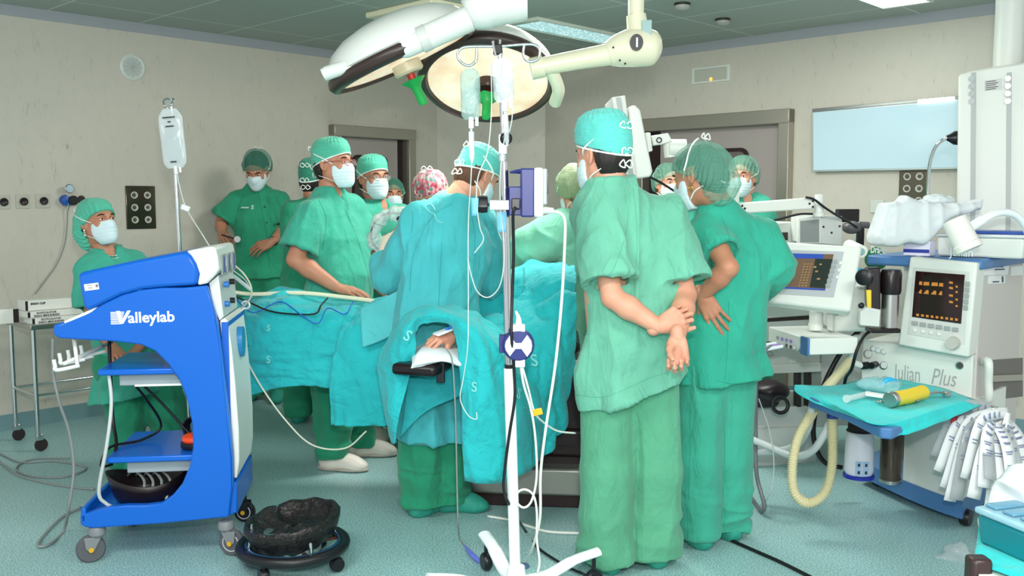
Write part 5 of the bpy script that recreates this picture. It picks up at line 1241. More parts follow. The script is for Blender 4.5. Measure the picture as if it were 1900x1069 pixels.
mb = MB(); q = P(904, 2, 3.955) - V(0, .083, 0); mb.lathe([(.036, 0), (.036, .004), (0, .004)], q, (0, -1, .12), 28); em = obj('number_disc', mb, black_pl, lA, world=True)
B_c = P(905, 152, 4.65); B_n = V(-.03, -.50, -.86)
lB = surg_lamp('round surgical light facing the camera, lit warm white, arm marked 1', B_c, B_n, .335, None, None, 'B')
mb = MB(); mb.tube(crom([P(1030, 190, 4.60), P(1036, 165, 4.50), P(1020, 130, 4.42), P(995, 118, 4.40)], 6), .030, 16); mb.tube([P(985, 128, 4.40), P(1008, 123, 4.40)], .05, 24); obj('yoke_arm', mb, lamp_c, lB, world=True, smooth=60)
mb = MB(); mb.tube([P(1000, 124, 4.40), P(1140, 99, 4.40)], [.040, .050], 28); obj('arm_tube', mb, lamp_c, lB, world=True)
mb = MB(); mb.tube(crom([P(1128, 101, 4.40), P(1150, 94, 4.40), P(1180, 88, 4.40), P(1212, 90, 4.40), P(1228, 92, 4.40)], 4), [.055, .06, .066, .072, .076, .08, .084, .087, .088, .088, .086, .083, .079, .072, .06, .045, .02], 32); obj('joint', mb, lamp_c, lB, world=True, smooth=60)
mb = MB(); q0 = P(1184, 60, 4.40); q1 = P(1180, 28, 4.40); mb.tube([q0 - UP*.04, q0, q1], [.06, .05, .045], 28); mb.tube([q1, V(q1[0], q1[1], H)], .036, 24); obj('ceiling_post', mb, lamp_c, lB, world=True)
mb = MB(); q = P(1200, 52, 4.34); mb.box(q, (.045, .01, .07), X=unit(V(1, -.3, 0))); obj('display_plate', mb, mat('plate_glass', 'a8c4c4', .1), lB, world=True, bevel=.003)
q = P(1181, 85, 4.40) - V(.012, .0895, 0); mb = MB(); mb.lathe([(.030, 0), (.030, .004), (0, .004)], q, (0, -1, -.02), 28, sy=1.25, x=(1, 0, 0)); em = obj('number_disc', mb, black_pl, lB, world=True)
text('numeral', '1', .058, q + V(-.013, -.0065, -.020), (1, 0, 0), (0, 0, 1), wm, em, extr=.0008, bold=.0012)
for px, py in ((1128, 82), (1140, 106), (1150, 112)):
    mb = MB(); q = P(px + 10, py + 6, 4.335); mb.ball(q, .005, 8, 6); obj('screw', mb, rim_m, lB, world=True)
for nm, c, n, tg in (('surgical_spot', A_c, A_n, P(880, 470, 4.55)), ('surgical_spot', B_c, B_n, P(868, 370, 4.35))):
    l = bpy.data.lights.new(nm, 'SPOT'); l.energy = 70 if c is A_c else 105; l.spot_size = R(34); l.spot_blend = .7; l.shadow_soft_size = .16; l.color = (1, .93, .80)
    lo_ = bpy.data.objects.new(nm, l); COL.objects.link(lo_); p = c + unit(tg - c) * .17; lo_.location = p; lo_.rotation_euler = (Vector(tg) - Vector(p)).to_track_quat('-Z', 'Y').to_euler()

# ================= main infusion stand =================
YS = 3.32; pf = P(958, 1135, YS); 
st = thing('infusion_stand', 'tall infusion stand with curled hooks and white lower tube in front of the drapes', 'infusion stand', V(pf[0], pf[1], 0))
pole = lambda y, x: P(x, y, YS)
mb = MB(); mb.tube([pf, P(945, 683, YS)], .0200, 20); obj('lower_tube', mb, mat('powder_white', 'eef4f6', .3), st, world=True)
mb = MB(); mb.tube([P(945, 684, YS), P(935, 300, YS)], .0145, 18); obj('steel_pole', mb, chrome, st, world=True)
mb = MB(); mb.tube([P(945, 688, YS), P(945, 676, YS)], .017, 18); obj('pole_collar', mb, black_pl, st, world=True)
mb = MB(); mb.tube([P(935, 302, YS), P(927, 92, YS)], .0075, 14); obj('upper_rod', mb, chrome, st, world=True)
mb = MB(); mb.box(P(933, 268, YS), (.030, .03, .07)); mb.tube([P(932, 300, YS), P(933, 250, YS)], .013, 14); obj('height_clamp', mb, mat('clamp_alu', 'c9d3d6', .3, .6), st, world=True, bevel=.003)
mb = MB(); mb.ball(P(937, 258, YS) + V(.004, -.034, 0), (.022, .014, .022), 20, 12); mb.tube([P(934, 258, YS), P(937, 258, YS) + V(.004, -.03, 0)], .007, 10); obj('clamp_knob', mb, black_pl, st, world=True, smooth=60)
mb = MB(); z_ = YS
mb.tube(crom([P(883, 116, z_), P(884, 102, z_), P(884, 90, z_)], 4), .0045, 8)
loopL = [P(884, 90, z_), P(884, 110, z_), P(874, 121, z_), P(862, 120, z_), P(851, 110, z_), P(850, 97, z_), P(860, 88, z_), P(885, 86, z_), P(927, 86, z_), P(965, 83, z_), P(990, 83, z_), P(1001, 92, z_), P(1000, 106, z_), P(990, 114, z_), P(977, 112, z_), P(971, 100, z_), P(973, 82, z_)]
mb.tube(crom(loopL, 6), .0048, 8); obj('hook_bar', mb, chrome, st, world=True, smooth=60)
mb = MB(); mb.tube([P(920, 104, z_ - .02), P(914, 76, z_ - .03)], .004, 8); mb.tube([P(926, 100, z_ + .01), P(928, 74, z_ - .01)], .004, 8); obj('hook_prong', mb, chrome, st, world=True, smooth=60)
mb = MB(); mb.box(P(924, 92, z_), (.034, .03, .035), taper=.8); obj('hub_cap', mb, black_pl, st, world=True, bevel=.004)
wst = mat('powder_white')
hubp = V(pf[0], pf[1], .075)
mb = MB(); mb.tube([hubp - UP*.05, hubp + UP*.06], [.045, .03], 24); obj('base_hub', mb, wst, st, world=True, bevel=.004)
for k in range(4):
    a = R(22 + 90 * k); d = V(math.cos(a), math.sin(a), 0); mb = MB()
    mb.tube(crom([hubp + d*.02, hubp + d*.12 + UP*.004, hubp + d*.23 + UP*.045, hubp + d*.335 + UP*.065], 6), [.030]*6 + [.029]*6 + [.026]*7, 12, flat=.6); lg = obj('base_leg', mb, wst, st, world=True, smooth=60)
    e = hubp + d*.315; mb = MB(); sdv = np.cross(UP, d); mb.lathe([(0, -.016), (.030, -.016), (.036, -.008), (.036, .008), (.030, .016), (0, .016)], V(e[0], e[1], .0365), sdv, 22); mb.tube([V(e[0], e[1], .045), V(e[0], e[1], .125)], .008, 8); obj('castor', mb, black_pl, lg, world=True)
# bags
bag_m = mat('infusion_bag', 'e8f2f2', .12, alpha=.36); bag_g = mat('infusion_bag_green', 'a8cac2', .15, alpha=.45); fluid = mat('bag_fluid', 'c6dcdc', .08, alpha=.45); chamb = mat('drip_chamber', 'e8f0f0', .08, alpha=.5); print_m = mat('ink_dark', '303438', .6)
for m in (bag_m, bag_g): nt, N, L, b = nodes(m); bump(nt, b, tex(nt, 'Noise', 35, 3, dist=1).outputs['Fac'], .8, .02)
def ibag(label, top, bot, w, Y, m=bag_m, group=None, bulge=.022, ch=None, hooky=None):
    c = P((top[0]+bot[0])/2, (top[1]+bot[1])/2, Y); a, b2 = P(top[0], top[1], Y), P(bot[0], bot[1], Y); o = thing('infusion_bag', label, 'infusion bag', a)
    ax = unit(b2 - a); Lh = np.linalg.norm(b2 - a); Xs = unit(V(1, 0, 0) - ax * ax[0]); Yb = np.cross(ax, Xs); W = w / 1750 * Y / 2
    G = []; n = 26
    for i in range(15):
        t = i / 14; ww = W * (.55 + .45 * sx(0, .12, t)) * (1 - .35 * sx(.90, 1.0, t)); bb_ = bulge * (math.sin(math.pi * min(1, t * 1.02)) ** .5 * (.35 + .65 * t)) + .0015
        G.append([a + ax * Lh * t + Xs * ww * math.copysign(abs(math.cos(u)) ** .7, math.cos(u)) + Yb * bb_ * math.sin(u) for u in np.linspace(0, 2*math.pi, n + 1)[:-1]])
    G = np.array(G); q = G * 25; G = G + Yb * ((ridge(q) - .5) * .006)[..., None]
    mb = MB().grid(G, wrap=True); mb.raw(G[0], [tuple(range(n))[::-1]]); mb.raw(G[-1], [tuple(range(n))]); sk = obj('bag_film', mb, m, o, world=True, smooth=180)
    mb = MB(); cc = a + ax * Lh * .62; mb.ball(cc, (W*.8, bulge*.7, Lh*.30), 18, 12, X=Xs, Z=ax); obj('fluid', mb, fluid, sk, world=True, smooth=180)
    mb = MB(); e = a + ax * Lh; mb.tube([e - ax*.01, e + ax*.03], .009, 12); mb.tube([e - ax*.01 + Xs*.02, e + ax*.022 + Xs*.02], .006, 10); obj('port', mb, mat('port_white2', 'eef2ee', .3), o, world=True)
    if ch:
        c0 = e + ax*.03; mb = MB(); mb.tube([c0, c0 + ax*.01, c0 + ax*.012, c0 + ax*ch, c0 + ax*(ch + .02)], [.004, .004, .010, .010, .003], 14); obj('drip_chamber', mb, chamb, o, world=True)
    mb = MB(); mb.torus(a - ax*.006, .009, .002, z=Yb, n=16, m=6); obj('hanger', mb, chrome, o, world=True, smooth=180)
    return o, a, ax, Xs, Yb
ibag('greenish crumpled infusion bag on the left hook of the main stand', (872, 128), (874, 222), 36, YS - .0, bag_g, ch=.10, bulge=.026)
ibag('clear infusion bag hanging at the middle hub of the main stand', (931, 108), (936, 190), 38, YS - .04, bag_m, ch=.10)
# left stand with bag
s2f = P(352, 700, 4.62); s2 = thing('infusion_stand', 'slim steel infusion pole behind the blue cart', 'infusion stand', V(s2f[0], s2f[1], 0))
pt = P(318, 192, 4.62); pb = V(s2f[0], s2f[1], .12)
mb = MB(); mb.tube([pt, pb], .010, 14); obj('steel_pole', mb, chrome, s2, world=True)
mb = MB(); mb.tube(crom([pt, pt + V(-.01, -.01, .02), pt + V(-.025, -.03, .01), pt + V(-.02, -.04, -.02)], 5), .005, 8); mb.tube(crom([pt, pt + V(.012, -.01, .02), pt + V(.02, -.03, .01), pt + V(.012, -.04, -.015)], 5), .005, 8); obj('hook', mb, chrome, s2, world=True, smooth=180)
for k in range(5):
    a = R(30 + 72 * k); d = V(math.cos(a), math.sin(a), 0); mb = MB(); mb.tube([V(pb[0], pb[1], .12), V(pb[0], pb[1], .10) + d*.12, V(pb[0], pb[1], .06) + d*.24], .011, 10); lg = obj('base_leg', mb, steel, s2, world=True, smooth=60)
    e = V(pb[0], pb[1], 0) + d * .24; mb = MB(); mb.lathe([(0, -.012), (.027, -.012), (.03, 0), (.027, .012), (0, .012)], V(e[0], e[1], .03), np.cross(UP, d), 18); mb.tube([e + UP*.04, e + UP*.065], .007, 8); obj('castor', mb, black_pl, lg, world=True)
o, a, ax, Xs, Yb = ibag('clear infusion bag with printed label hanging alone near the left wall', (314, 202), (326, 312), 44, 4.56, mat('infusion_bag_clear', 'dfe9ea', .12, alpha=.55), ch=None)
for i, (t, w) in enumerate(((.14, .06), (.21, .015), (.28, .04), (.84, .03))):
    mb = MB(); c = a + ax * (.30 * t) - Yb * 0; c = c + V(0, -.022, 0); mb.box(c, (w, .001, .006), X=Xs); obj('printed_line', mb, print_m, o, world=True)
cable('infusion_line', 'thin clear drip line running from the lone bag down to the drapes', [(329, 322, 4.54), (333, 345, 4.54), (345, 385, 4.52), (372, 430, 4.50), (405, 480, 4.48), (430, 500, 4.46), (455, 520, 4.46), (468, 545, 4.50)], .0028, clear_tube, 'infusion line')
mb = MB(); mb.box(P(344, 386, 4.51), (.042, .014, .026), X=unit(V(1, 0, -.4))); tag(obj('roller_clamp', mb, mat('port_white2'), bevel=.004), 'small white roller clamp on the thin drip line', 'clamp')
cable('infusion_line', 'clear curved tube with connector in front of the dark green scrubs', [(410, 470, 4.40), (430, 488, 4.40), (452, 508, 4.40), (465, 530, 4.40), (466, 550, 4.40), (455, 565, 4.40), (440, 580, 4.4), (437, 600, 4.38), (450, 650, 4.35), (480, 710, 4.30), (530, 780, 4.28), (580, 826, 4.28), (640, 832, 4.28), (680, 800, 4.30)], .0042, mat('clear_tube_yellow', 'dfe0cc', .2, alpha=.8), 'infusion line')
mb = MB(); mb.tube([P(433, 512, 4.38), P(466, 538, 4.38)], .009, 12); tag(obj('syringe_barrel', mb, chamb), 'clear plastic barrel on the tubing beside the blue cart', 'syringe')
mb = MB(); a = P(456, 566, 4.42); mb.torus(a, .018, .005, z=(0, 1, .2), n=20, m=6); mb.tube([a + V(-.01, 0, -.015), P(438, 588, 4.4)], .005, 8); tag(obj('tube_clip', mb, wst, smooth=180), 'white scissor-like tube clip on the edge of the drape', 'clip')
# monitor box on the stand
mo = thing('monitor', 'small navy and white monitor clamped to the infusion stand, seen from its side', 'monitor', P(975, 400, YS))
navy = mat('device_navy', '2c3474', .4)
def yb(px0, px1, py0, py1, Y, d): a, b2 = P(px0, py0, Y), P(px1, py1, Y); return ((a[0]+b2[0])/2, Y + d/2, (a[2]+b2[2])/2), (abs(b2[0]-a[0]), d, abs(a[2]-b2[2]))
mb = MB(); mb.box(*yb(966, 992, 312, 403, YS - .10, .20)); obj('rear_case', mb, navy, mo, world=True, bevel=.006)
mb = MB(); mb.box(*yb(944, 968, 346, 400, YS - .08, .16)); obj('power_unit', mb, navy, mo, world=True, bevel=.004)
mb = MB(); mb.box(*yb(991, 1008, 311, 403, YS - .105, .21)); obj('front_case', mb, cream, mo, world=True, bevel=.008)
mb = MB(); mb.box(*yb(1007, 1015, 313, 380, YS - .08, .16)); obj('bezel', mb, mat('bezel_grey', 'b4b8bc', .4), mo, world=True, bevel=.004)
mb = MB(); mb.box(*yb(1013, 1017, 322, 360, YS - .06, .12)); obj('screen', mb, mat('screen_dark', '20262c', .1), mo, world=True)
mb = MB(); a = P(968, 318, YS - .02); b2 = P(946, 320, YS - .02); mb.tube([a, (a+b2)/2 + UP*.001, b2], [.014, .010, .005], 10, flat=.7); obj('grip_handle', mb, navy, mo, world=True)
mb = MB(); mb.box(*yb(949, 965, 368, 388, YS - .105, .03)); obj('power_socket', mb, black_pl, mo, world=True, bevel=.003)
mb = MB(); mb.box(*yb(908, 946, 371, 390, YS - .03, .05)); obj('pole_clamp', mb, mat('clamp_alu'), mo, world=True, bevel=.003)
mb = MB(); kb = P(896, 379, YS); mb.lathe([(.012, -.02), (.028, -.018), (.030, .0), (.028, .016), (.01, .018)], kb, (1, 0, 0), 20, wave=lambda a, h: .08*math.sin(6*a)); mb.tube([kb, P(912, 380, YS)], .005, 10); obj('clamp_knob', mb, black_pl, mo, world=True)
mb = MB(); mb.tube([P(1006, 390, YS), P(1026, 391, YS - .02)], [.014, .010], 14); obj('cable_plug', mb, cream, mo, world=True)
blue_tape = mat('blue_tape', '7cc8e8', .6, alpha=.9)
for px, py, w, h, lb in ((881, 384, 10, 30, 'blue tape flag on the drip line by the clamp knob'), (931, 412, 14, 34, 'blue tape flag stuck to the pole below the monitor')):
    a = P(px, py, YS - .03); mb = MB(); mb.grid([[a + V(-w/1750*3.6/2 - .003*(1-j), .004*math.sin(j*3), (.5 - j) * h/1750*3.6), a + V(w/1750*3.6/2 + .003*(1-j), -.004*math.sin(j*4), (.5 - j) * h/1750*3.6)] for j in np.linspace(0, 1, 6)])
    tag(obj('tape_flag', mb, blue_tape, solid=.0015), lb, 'tape')
# round connector unit
du = thing('cable_hub', 'round navy connector unit with white hourglass mark on the stand pole', 'cable hub', P(962, 640, YS))
dc = P(962, 640, YS - .055)
mb = MB(); mb.lathe([(.0, .03), (.050, .03), (.056, .02), (.056, -.012), (.050, -.022), (0, -.024)], dc, (0, 1, 0), 36); mb.box(dc + V(-.058, .03, 0), (.02, .05, .06)); obj('round_case', mb, navy, du, world=True, bevel=.002)
hg = [(.046 * math.cos(t), .046 * math.sin(t)) for t in np.linspace(R(-48), R(48), 9)]; hg2 = [(-x, -y) for x, y in hg]
mb = MB(); mb.prism([(.030, .038), (.010, .010), (-.010, .010), (-.030, .036), (-.044, .015), (-.047, 0), (-.044, -.015), (-.030, -.036), (-.010, -.010), (.010, -.010), (.030, -.038), (.044, -.018), (.047, 0), (.044, .018)], dc + V(0, -.0225, 0), (1, 0, 0), (0, 0, 1), .004); obj('hourglass_mark', mb, wst, du, world=True, smooth=0)
mb = MB(); mb.box(*yb(948, 974, 604, 616, YS - .075, .05)); mb.tube(crom([P(962, 606, YS-.05), P(962, 590, YS-.05), P(957, 577, YS-.05)], 4), [.012, .012, .011, .010, .008, .007, .006, .005, .004], 10); obj('top_plug', mb, wst, du, world=True, bevel=.003); mb = MB(); mb.box(*yb(956, 974, 664, 682, YS - .07, .035)); obj('lower_plug', mb, wst, du, world=True, bevel=.003)
# cables of the stand
cable('power_cable', 'black power cable hanging along the stand pole to the floor', [(957, 384, YS-.11), (952, 398, YS-.11), (953, 470, YS-.06), (950, 560, YS-.05), (949, 620, YS-.085), (954, 690, YS-.05), (955, 740, YS-.05), (946, 800, YS-.05), (938, 860, YS-.04), (935, 910, YS-.03), (950, 945, YS+.05)] + [FZ(975, 985, .01), FZ(1000, 1018, .01), FZ(1050, 1050, .01), FZ(1085, 1066, .01)], .0055, black_cable)
cable('monitor_cable', 'white cable from the monitor plug falling to the floor', [(1020, 391, YS-.02), (1040, 396, YS-.02), (1048, 410, YS-.02), (1048, 450, YS-.02), (1042, 560, YS-.02), (1030, 680, YS-.02), (1012, 800, YS), (1003, 880, YS), (1002, 960, YS+.02), (990, 1010, YS+.1)] + [FZ(975, 1045, .01), FZ(966, 1050, .01)], .0052, white_tube)
cable('sensor_cable', 'white cable with a loop hanging under the round navy connector', [(966, 680, YS-.05), (972, 715, YS-.05), (984, 755, YS-.04), (992, 800, YS-.03), (996, 860, YS-.02), (994, 900, YS-.02), (985, 932, YS-.02), (972, 942, YS-.02), (960, 934, YS-.02), (957, 922, YS-.01), (964, 911, YS), (977, 909, YS), (990, 920, YS), (996, 950, YS), (996, 1000, YS + .02), (1001, 1040, YS), (998, 1062, YS)], .0042, white_tube)
cable('sensor_cable', 'white cable from the round navy connector swinging right behind the front man', [(969, 680, YS-.05), (980, 720, YS-.04), (992, 765, YS), (1010, 785, YS+.1), (1035, 800, YS+.2), (1068, 804, YS+.3)], .0038, white_tube)
mb = MB(); q = P(996, 765, YS - .012); mb.box(q, (.040, .004, .024), X=unit(V(1, 0, .25))); yt = tag(obj('cable_tag', mb, mat('yellow_tag', 'f0b41c', .5), bevel=.002), 'yellow tag on the white sensor cables', 'tag')
cable('floor_cable', 'white cable lying on the floor behind the stand', [FZ(905, 958, .008), FZ(950, 966, .008), FZ(985, 978, .008), FZ(1020, 987, .008), FZ(1080, 990, .008)], .0065, white_tube)
cable('infusion_line', 'clear line from the greenish bag down in front of the gown', [(876, 275, YS), (874, 330, YS), (869, 420, YS), (869, 560, YS), (868, 640, YS), (860, 700, YS+.05), (854, 740, YS+.05), (868, 770, YS+.05), (884, 778, YS+.06), (884, 765, YS+.06)], .0022, clear_tube, 'infusion line')
cable('infusion_line', 'clear line looping below the monitor beside the pole', [(940, 235, YS-.05), (930, 300, YS-.05), (928, 370, YS-.04), (935, 450, YS-.03), (934, 500, YS-.03), (925, 535, YS-.03), (905, 552, YS-.03), (885, 540, YS-.03), (873, 505, YS-.03), (868, 480, YS-.03)], .0024, mat('milky_tube', 'd4dedb', .2, alpha=.55), 'infusion line')
cable('infusion_line', 'clear line passing over the cyan cap to the shoulder of the surgeon', [(911, 110, YS-.02), (912, 200, YS-.02), (905, 280, YS-.03), (888, 325, YS-.03), (884, 370, YS-.03), (890, 420, YS-.03), (897, 445, YS-.02), (880, 470, YS-.02)], .0024, mat('milky_tube'), 'infusion line')
cable('infusion_line', 'short line with white tip dangling right of the middle bag', [(950, 150, YS-.04), (951, 180, YS-.04), (950, 220, YS-.04), (945, 245, YS-.04)], .0022, mat('milky_tube'), 'infusion line')
cable('monitoring_lead', 'thin grey lead falling from the arm board to the floor', [(826, 645, 3.84), (838, 665, 3.82), (843, 720, 3.82), (846, 800, 3.82), (848, 900, 3.82), (850, 970, 3.80)] + [FZ(853, 1000, .01), FZ(862, 1012, .01)], .0034, grey_cable, 'lead')
lav = mat('lavender_plug', '6c78d8', .4)
mb = MB(); mb.tube(crom([FZ(862, 1012, .012), FZ(875, 1028, .014), FZ(888, 1040, .014), FZ(905, 1052, .012)], 4), [.004, .006, .008, .010, .012, .013, .013, .012, .010, .008, .006, .005, .004], 10, flat=.6); tag(obj('lead_connector', mb, lav, smooth=60), 'lavender plug connector lying on the floor left of the stand base', 'connector')
mb = MB(); mb.lathe([(.020, 0), (.022, .004), (.020, .012), (.008, .016), (0, .016)], FZ(972, 1053, 0), UP, 20); tag(obj('adhesive_sensor', mb, mat('sensor_blue_grey', '50698c', .4)), 'small blue-grey round sensor on the floor at the stand', 'sensor')
cable('monitoring_lead', 'black lead snaking over the leg drape from the blue cart', [(404, 534, 3.95), (425, 545, 4.3), (460, 560, 4.55), (500, 577, 4.50), (545, 583, 4.48), (585, 582, 4.47), (596, 566, 4.5), (608, 553, 4.6)], .0042, black_cable, 'lead')
cable('monitoring_lead', 'blue lead snaking over the leg drape towards the patch cloth', [(412, 528, 4.0), (435, 552, 4.3), (470, 580, 4.50), (520, 560, 4.58), (560, 585, 4.46), (590, 600, 4.44), (608, 572, 4.46), (640, 583, 4.42), (655, 560, 4.5)], .0030, blue_cable, 'lead')
# ================= helpers for flat faces seen in the photograph =================
def plate(mb, pxs, p0, N, depth, off=0.0, mi=0):
    N = unit(N); q0 = np.asarray(p0, float) + N * off; fr = [onplane(x, y, q0, N) for x, y in pxs]; bk = [p - N * depth for p in fr]; n = len(fr)
    X = fr[1] - fr[0]; nn = np.zeros(3)
    for i in range(n): nn += np.cross(fr[i], fr[(i+1) % n])
    if np.dot(nn, N) < 0: fr = fr[::-1]; bk = bk[::-1]
    mb.raw(fr + bk, [tuple(range(n)), tuple(range(n, 2*n))[::-1]] + [(i, n+i, n+(i+1) % n, (i+1) % n) for i in range(n)], mi); return mb
def PL(name, pxs, p0, N, depth, m, par, off=0.0, bevel=.004, **k):
    return obj(name, plate(MB(), pxs, p0, N, depth, off), m, par, world=True, bevel=bevel, smooth=35, **k)
def rc(x, y, w, h, p0, N, k=.00044):
    """rectangle of the face around a pixel, edges following its perspective"""
    N = unit(N); c = onplane(x, y, p0, N); Xd = unit(np.cross(UP, N)); Yd = np.cross(N, Xd)
    a = onplane(x - w/2, y, p0, N); b2 = onplane(x + w/2, y, p0, N); W = abs(np.dot(b2 - a, Xd)); a = onplane(x, y - h/2, p0, N); b2 = onplane(x, y + h/2, p0, N); Hh = abs(np.dot(a - b2, Yd))
    return c, Xd, Yd, W, Hh
def RC(name, x, y, w, h, p0, N, depth, m, par, off=0.0, bevel=.002):
    c, Xd, Yd, W, Hh = rc(x, y, w, h, np.asarray(p0) + unit(N) * off, N); mb = MB(); mb.box(c - unit(N) * depth / 2, (W, Hh, depth), X=Xd, Y=Yd); return obj(name, mb, m, par, world=True, bevel=bevel, smooth=35)
def DISC(name, x, y, r, p0, N, h, m, par, off=0.0, n=24, r2=None):
    N = unit(N); q0 = np.asarray(p0) + N * off; c = onplane(x, y, q0, N); mb = MB(); mb.lathe([(r, 0), (r2 if r2 else r, h), (0, h)], c, N, n); return obj(name, mb, m, par, world=True, smooth=40)
# ================= wall fittings =================
p0, N = pL, nL
sock_d = mat('socket_plate_steel', '6a6558', .15, .85); sock_w = mat('socket_white', 'd8d8cc', .4); white_pl = mat('white_plastic', 'dde2dc', .4)
o = thing('wall_speaker', 'round white speaker grille high on the left wall', 'speaker', wl(245, 125))
c = wl(245, 125); mb = MB(); mb.lathe([(.088, 0), (.088, .012), (.078, .018), (.072, .012), (.0, .010)], c, nL, 40); obj('speaker_rim', mb, white_pl, o, world=True)
mb = MB()
for r_ in np.arange(.008, .072, .008): mb.torus(c + nL*.0125, r_, .0018, z=nL, n=36, m=5)
for a in range(6): X, Y, Z = frame(nL, UP); d = X * math.cos(a*math.pi/6) + Y * math.sin(a*math.pi/6); mb.tube([c + nL*.0128 - d*.072, c + nL*.0128 + d*.072], .0016, 5)
obj('grille', mb, mat('grille_grey', 'b4bcb8', .5), o, world=True, smooth=60)
for i, (x, lb) in enumerate(((6, 'dark gas outlet on a square white plate, the one at the left edge'), (43, 'dark gas outlet on a square white plate, second from the left edge'), (80, 'dark gas outlet on a square white plate, nearest the blue regulator'))):
    y = 375 - i; o = thing('gas_outlet', lb, 'wall outlet', wl(x, y)); RC('outlet_plate', x, y, 26, 26, p0 + nL*.008, N, .008, mat('plate_wall', 'c2bfb2', .4), o)
    c = wl(x, y); mb = MB(); mb.lathe([(.024, 0), (.026, .01), (.021, .02), (.017, .014), (0, .010)], c + nL*.008, nL, 28); obj('outlet_ring', mb, mat('outlet_dark', '281d20', .35), o, world=True)
o = thing('gas_regulator', 'blue wall regulator with round pressure gauge beside the socket plate', 'regulator', wl(124, 372))
c = wl(122, 350) + nL * .05; mb = MB(); mb.lathe([(.0, 0), (.028, 0), (.029, .014), (.025, .018), (0, .016)], c, nL, 28); obj('gauge', mb, chrome, o, world=True); mb = MB(); mb.lathe([(.023, .0), (0, .0005)], c + nL*.0188, nL, 24); mb.box(c + nL*.0198, (.003, .03, .001), X=dL, Y=unit(UP + dL*.2)); obj('gauge_face', mb, mat('gauge_white', 'b9cdd8', .3), o, world=True)
c = wl(118, 371); mb = MB(); mb.lathe([(.03, 0), (.034, .03), (.028, .05), (.0, .055)], c, nL, 24); mb.box(wl(121, 374) + nL*.03, (.05, .05, .04), X=dL, Y=UP); obj('regulator_body', mb, mat('regulator_blue', '2458a8', .35), o, world=True, bevel=.003)
c = wl(130, 372) + nL * .04; mb = MB(); mb.lathe([(.03, 0), (.032, .02), (.026, .028), (0, .028)], c, nL, 24); obj('black_knob', mb, black_pl, o, world=True)
c = wl(121, 363); mb = MB(); mb.tube([c + nL*.045, wl(122, 380) + nL*.045, wl(122, 390) + nL*.03], .006, 10); obj('outlet_stem', mb, chrome, o, world=True)
cable('gas_line', 'thin grey line curving down the left wall from the regulator', [tuple(q) for q in []] or [wl(122, 386) + nL*.03, wl(122, 420) + nL*.02, wl(117, 455) + nL*.02, wl(103, 490) + nL*.02, wl(82, 520) + nL*.02, wl(63, 545) + nL*.02], .0035, grey_cable, 'hose')
o = thing('gas_outlet', 'black round gas outlet just behind the green bouffant cap', 'wall outlet', wl(150, 370)); c = wl(150, 370); mb = MB(); mb.lathe([(.024, 0), (.026, .01), (.021, .02), (.0, .02)], c, nL, 24); obj('outlet_ring', mb, mat('outlet_dark'), o, world=True)
def sockets(label, x, y, w, h, cols, rows, p0, N, dx, dy, sy=0):
    o = thing('socket_panel', label, 'socket panel', onplane(x, y, p0, N)); RC('steel_plate', x, y, w, h, p0 + unit(N)*.01, N, .01, sock_d, o, bevel=.006)
    c, Xd, Yd, W, Hh = rc(x, y, w, h, p0 + unit(N)*.01, N)
    for i in range(cols):
        for j in range(rows):
            q = c + Xd * (i - (cols-1)/2) * W * dx + Yd * ((rows-1)/2 - j) * Hh * dy
            mb = MB(); mb.lathe([(.024, 0), (.024, .004), (.019, .004), (.017, -.001), (0, -.001)], q, N, 24); s_ = obj('socket', mb, sock_w, o, world=True)
            mb = MB(); mb.lathe([(.010, 0), (.010, .003), (0, .003)], q, N, 14); mb.ball(q + Xd*.0 + N*.003, .003, 6, 4); obj('socket_pins', mb, mat('pin_dark', '4c4a44', .4), s_, world=True)
    return o
sockets('dark steel panel with six round sockets on the left wall', 262, 385, 55, 80, 2, 3, pL, nL, .44, .285)
sockets('dark steel panel of round sockets on the right wall under the viewer', 1694, 350, 54, 66, 2, 3, pR, nR, .42, .34)
o = thing('emergency_light', 'small framed emergency light with orange glow above the steel door', 'emergency light', wr(1318, 138))
RC('light_frame', 1318, 138, 70, 30, pR + nR*.012, nR, .012, white_pl, o); RC('light_cover', 1318, 138, 60, 23, pR + nR*.016, nR, .01, mat('pale_cover', 'bfc0b2', .3), o)
DISC('indicator_glow', 1319, 147, .014, pR + nR*.0165, nR, .001, mat('orange_glow', 'ff9a50', .4, emit='ff8a3a', es=1.6), o)
o = thing('xray_viewer', 'wide pale blue wall viewer with a steel top rail', 'wall viewer', wr(1640, 250))
plt = lambda nm, pts, m, off, d: PL(nm, pts, pR, nR, d, m, o, off=off, bevel=.002)
plt('viewer_frame', [(1507, 204), (1800, 178), (1800, 313), (1507, 319)], mat('frame_alu', 'c4ccca', .3, .6), .05, .05)
vm = mat('viewer_panel', 'b9d3dc', .12, emit='b9d8e4', es=.12)
plt('viewer_panel', [(1509, 209), (1800, 184), (1800, 310), (1509, 316)], vm, .054, .008)
plt('top_rail', [(1507, 202), (1800, 176), (1800, 182), (1507, 208)], mat('rail_steel', '8d9490', .2, .8), .058, .01)
plt('rail_lamp', [(1703, 185), (1771, 179), (1771, 186), (1703, 192)], lamp_bright, .062, .006)
o = thing('blank_plate', 'small blank white plate on the right wall by the pillowed bag', 'wall plate', wr(1627, 382)); RC('plate', 1627, 383, 25, 24, pR + nR*.01, nR, .01, mat('plate_pale', 'd0d6cc', .4), o)

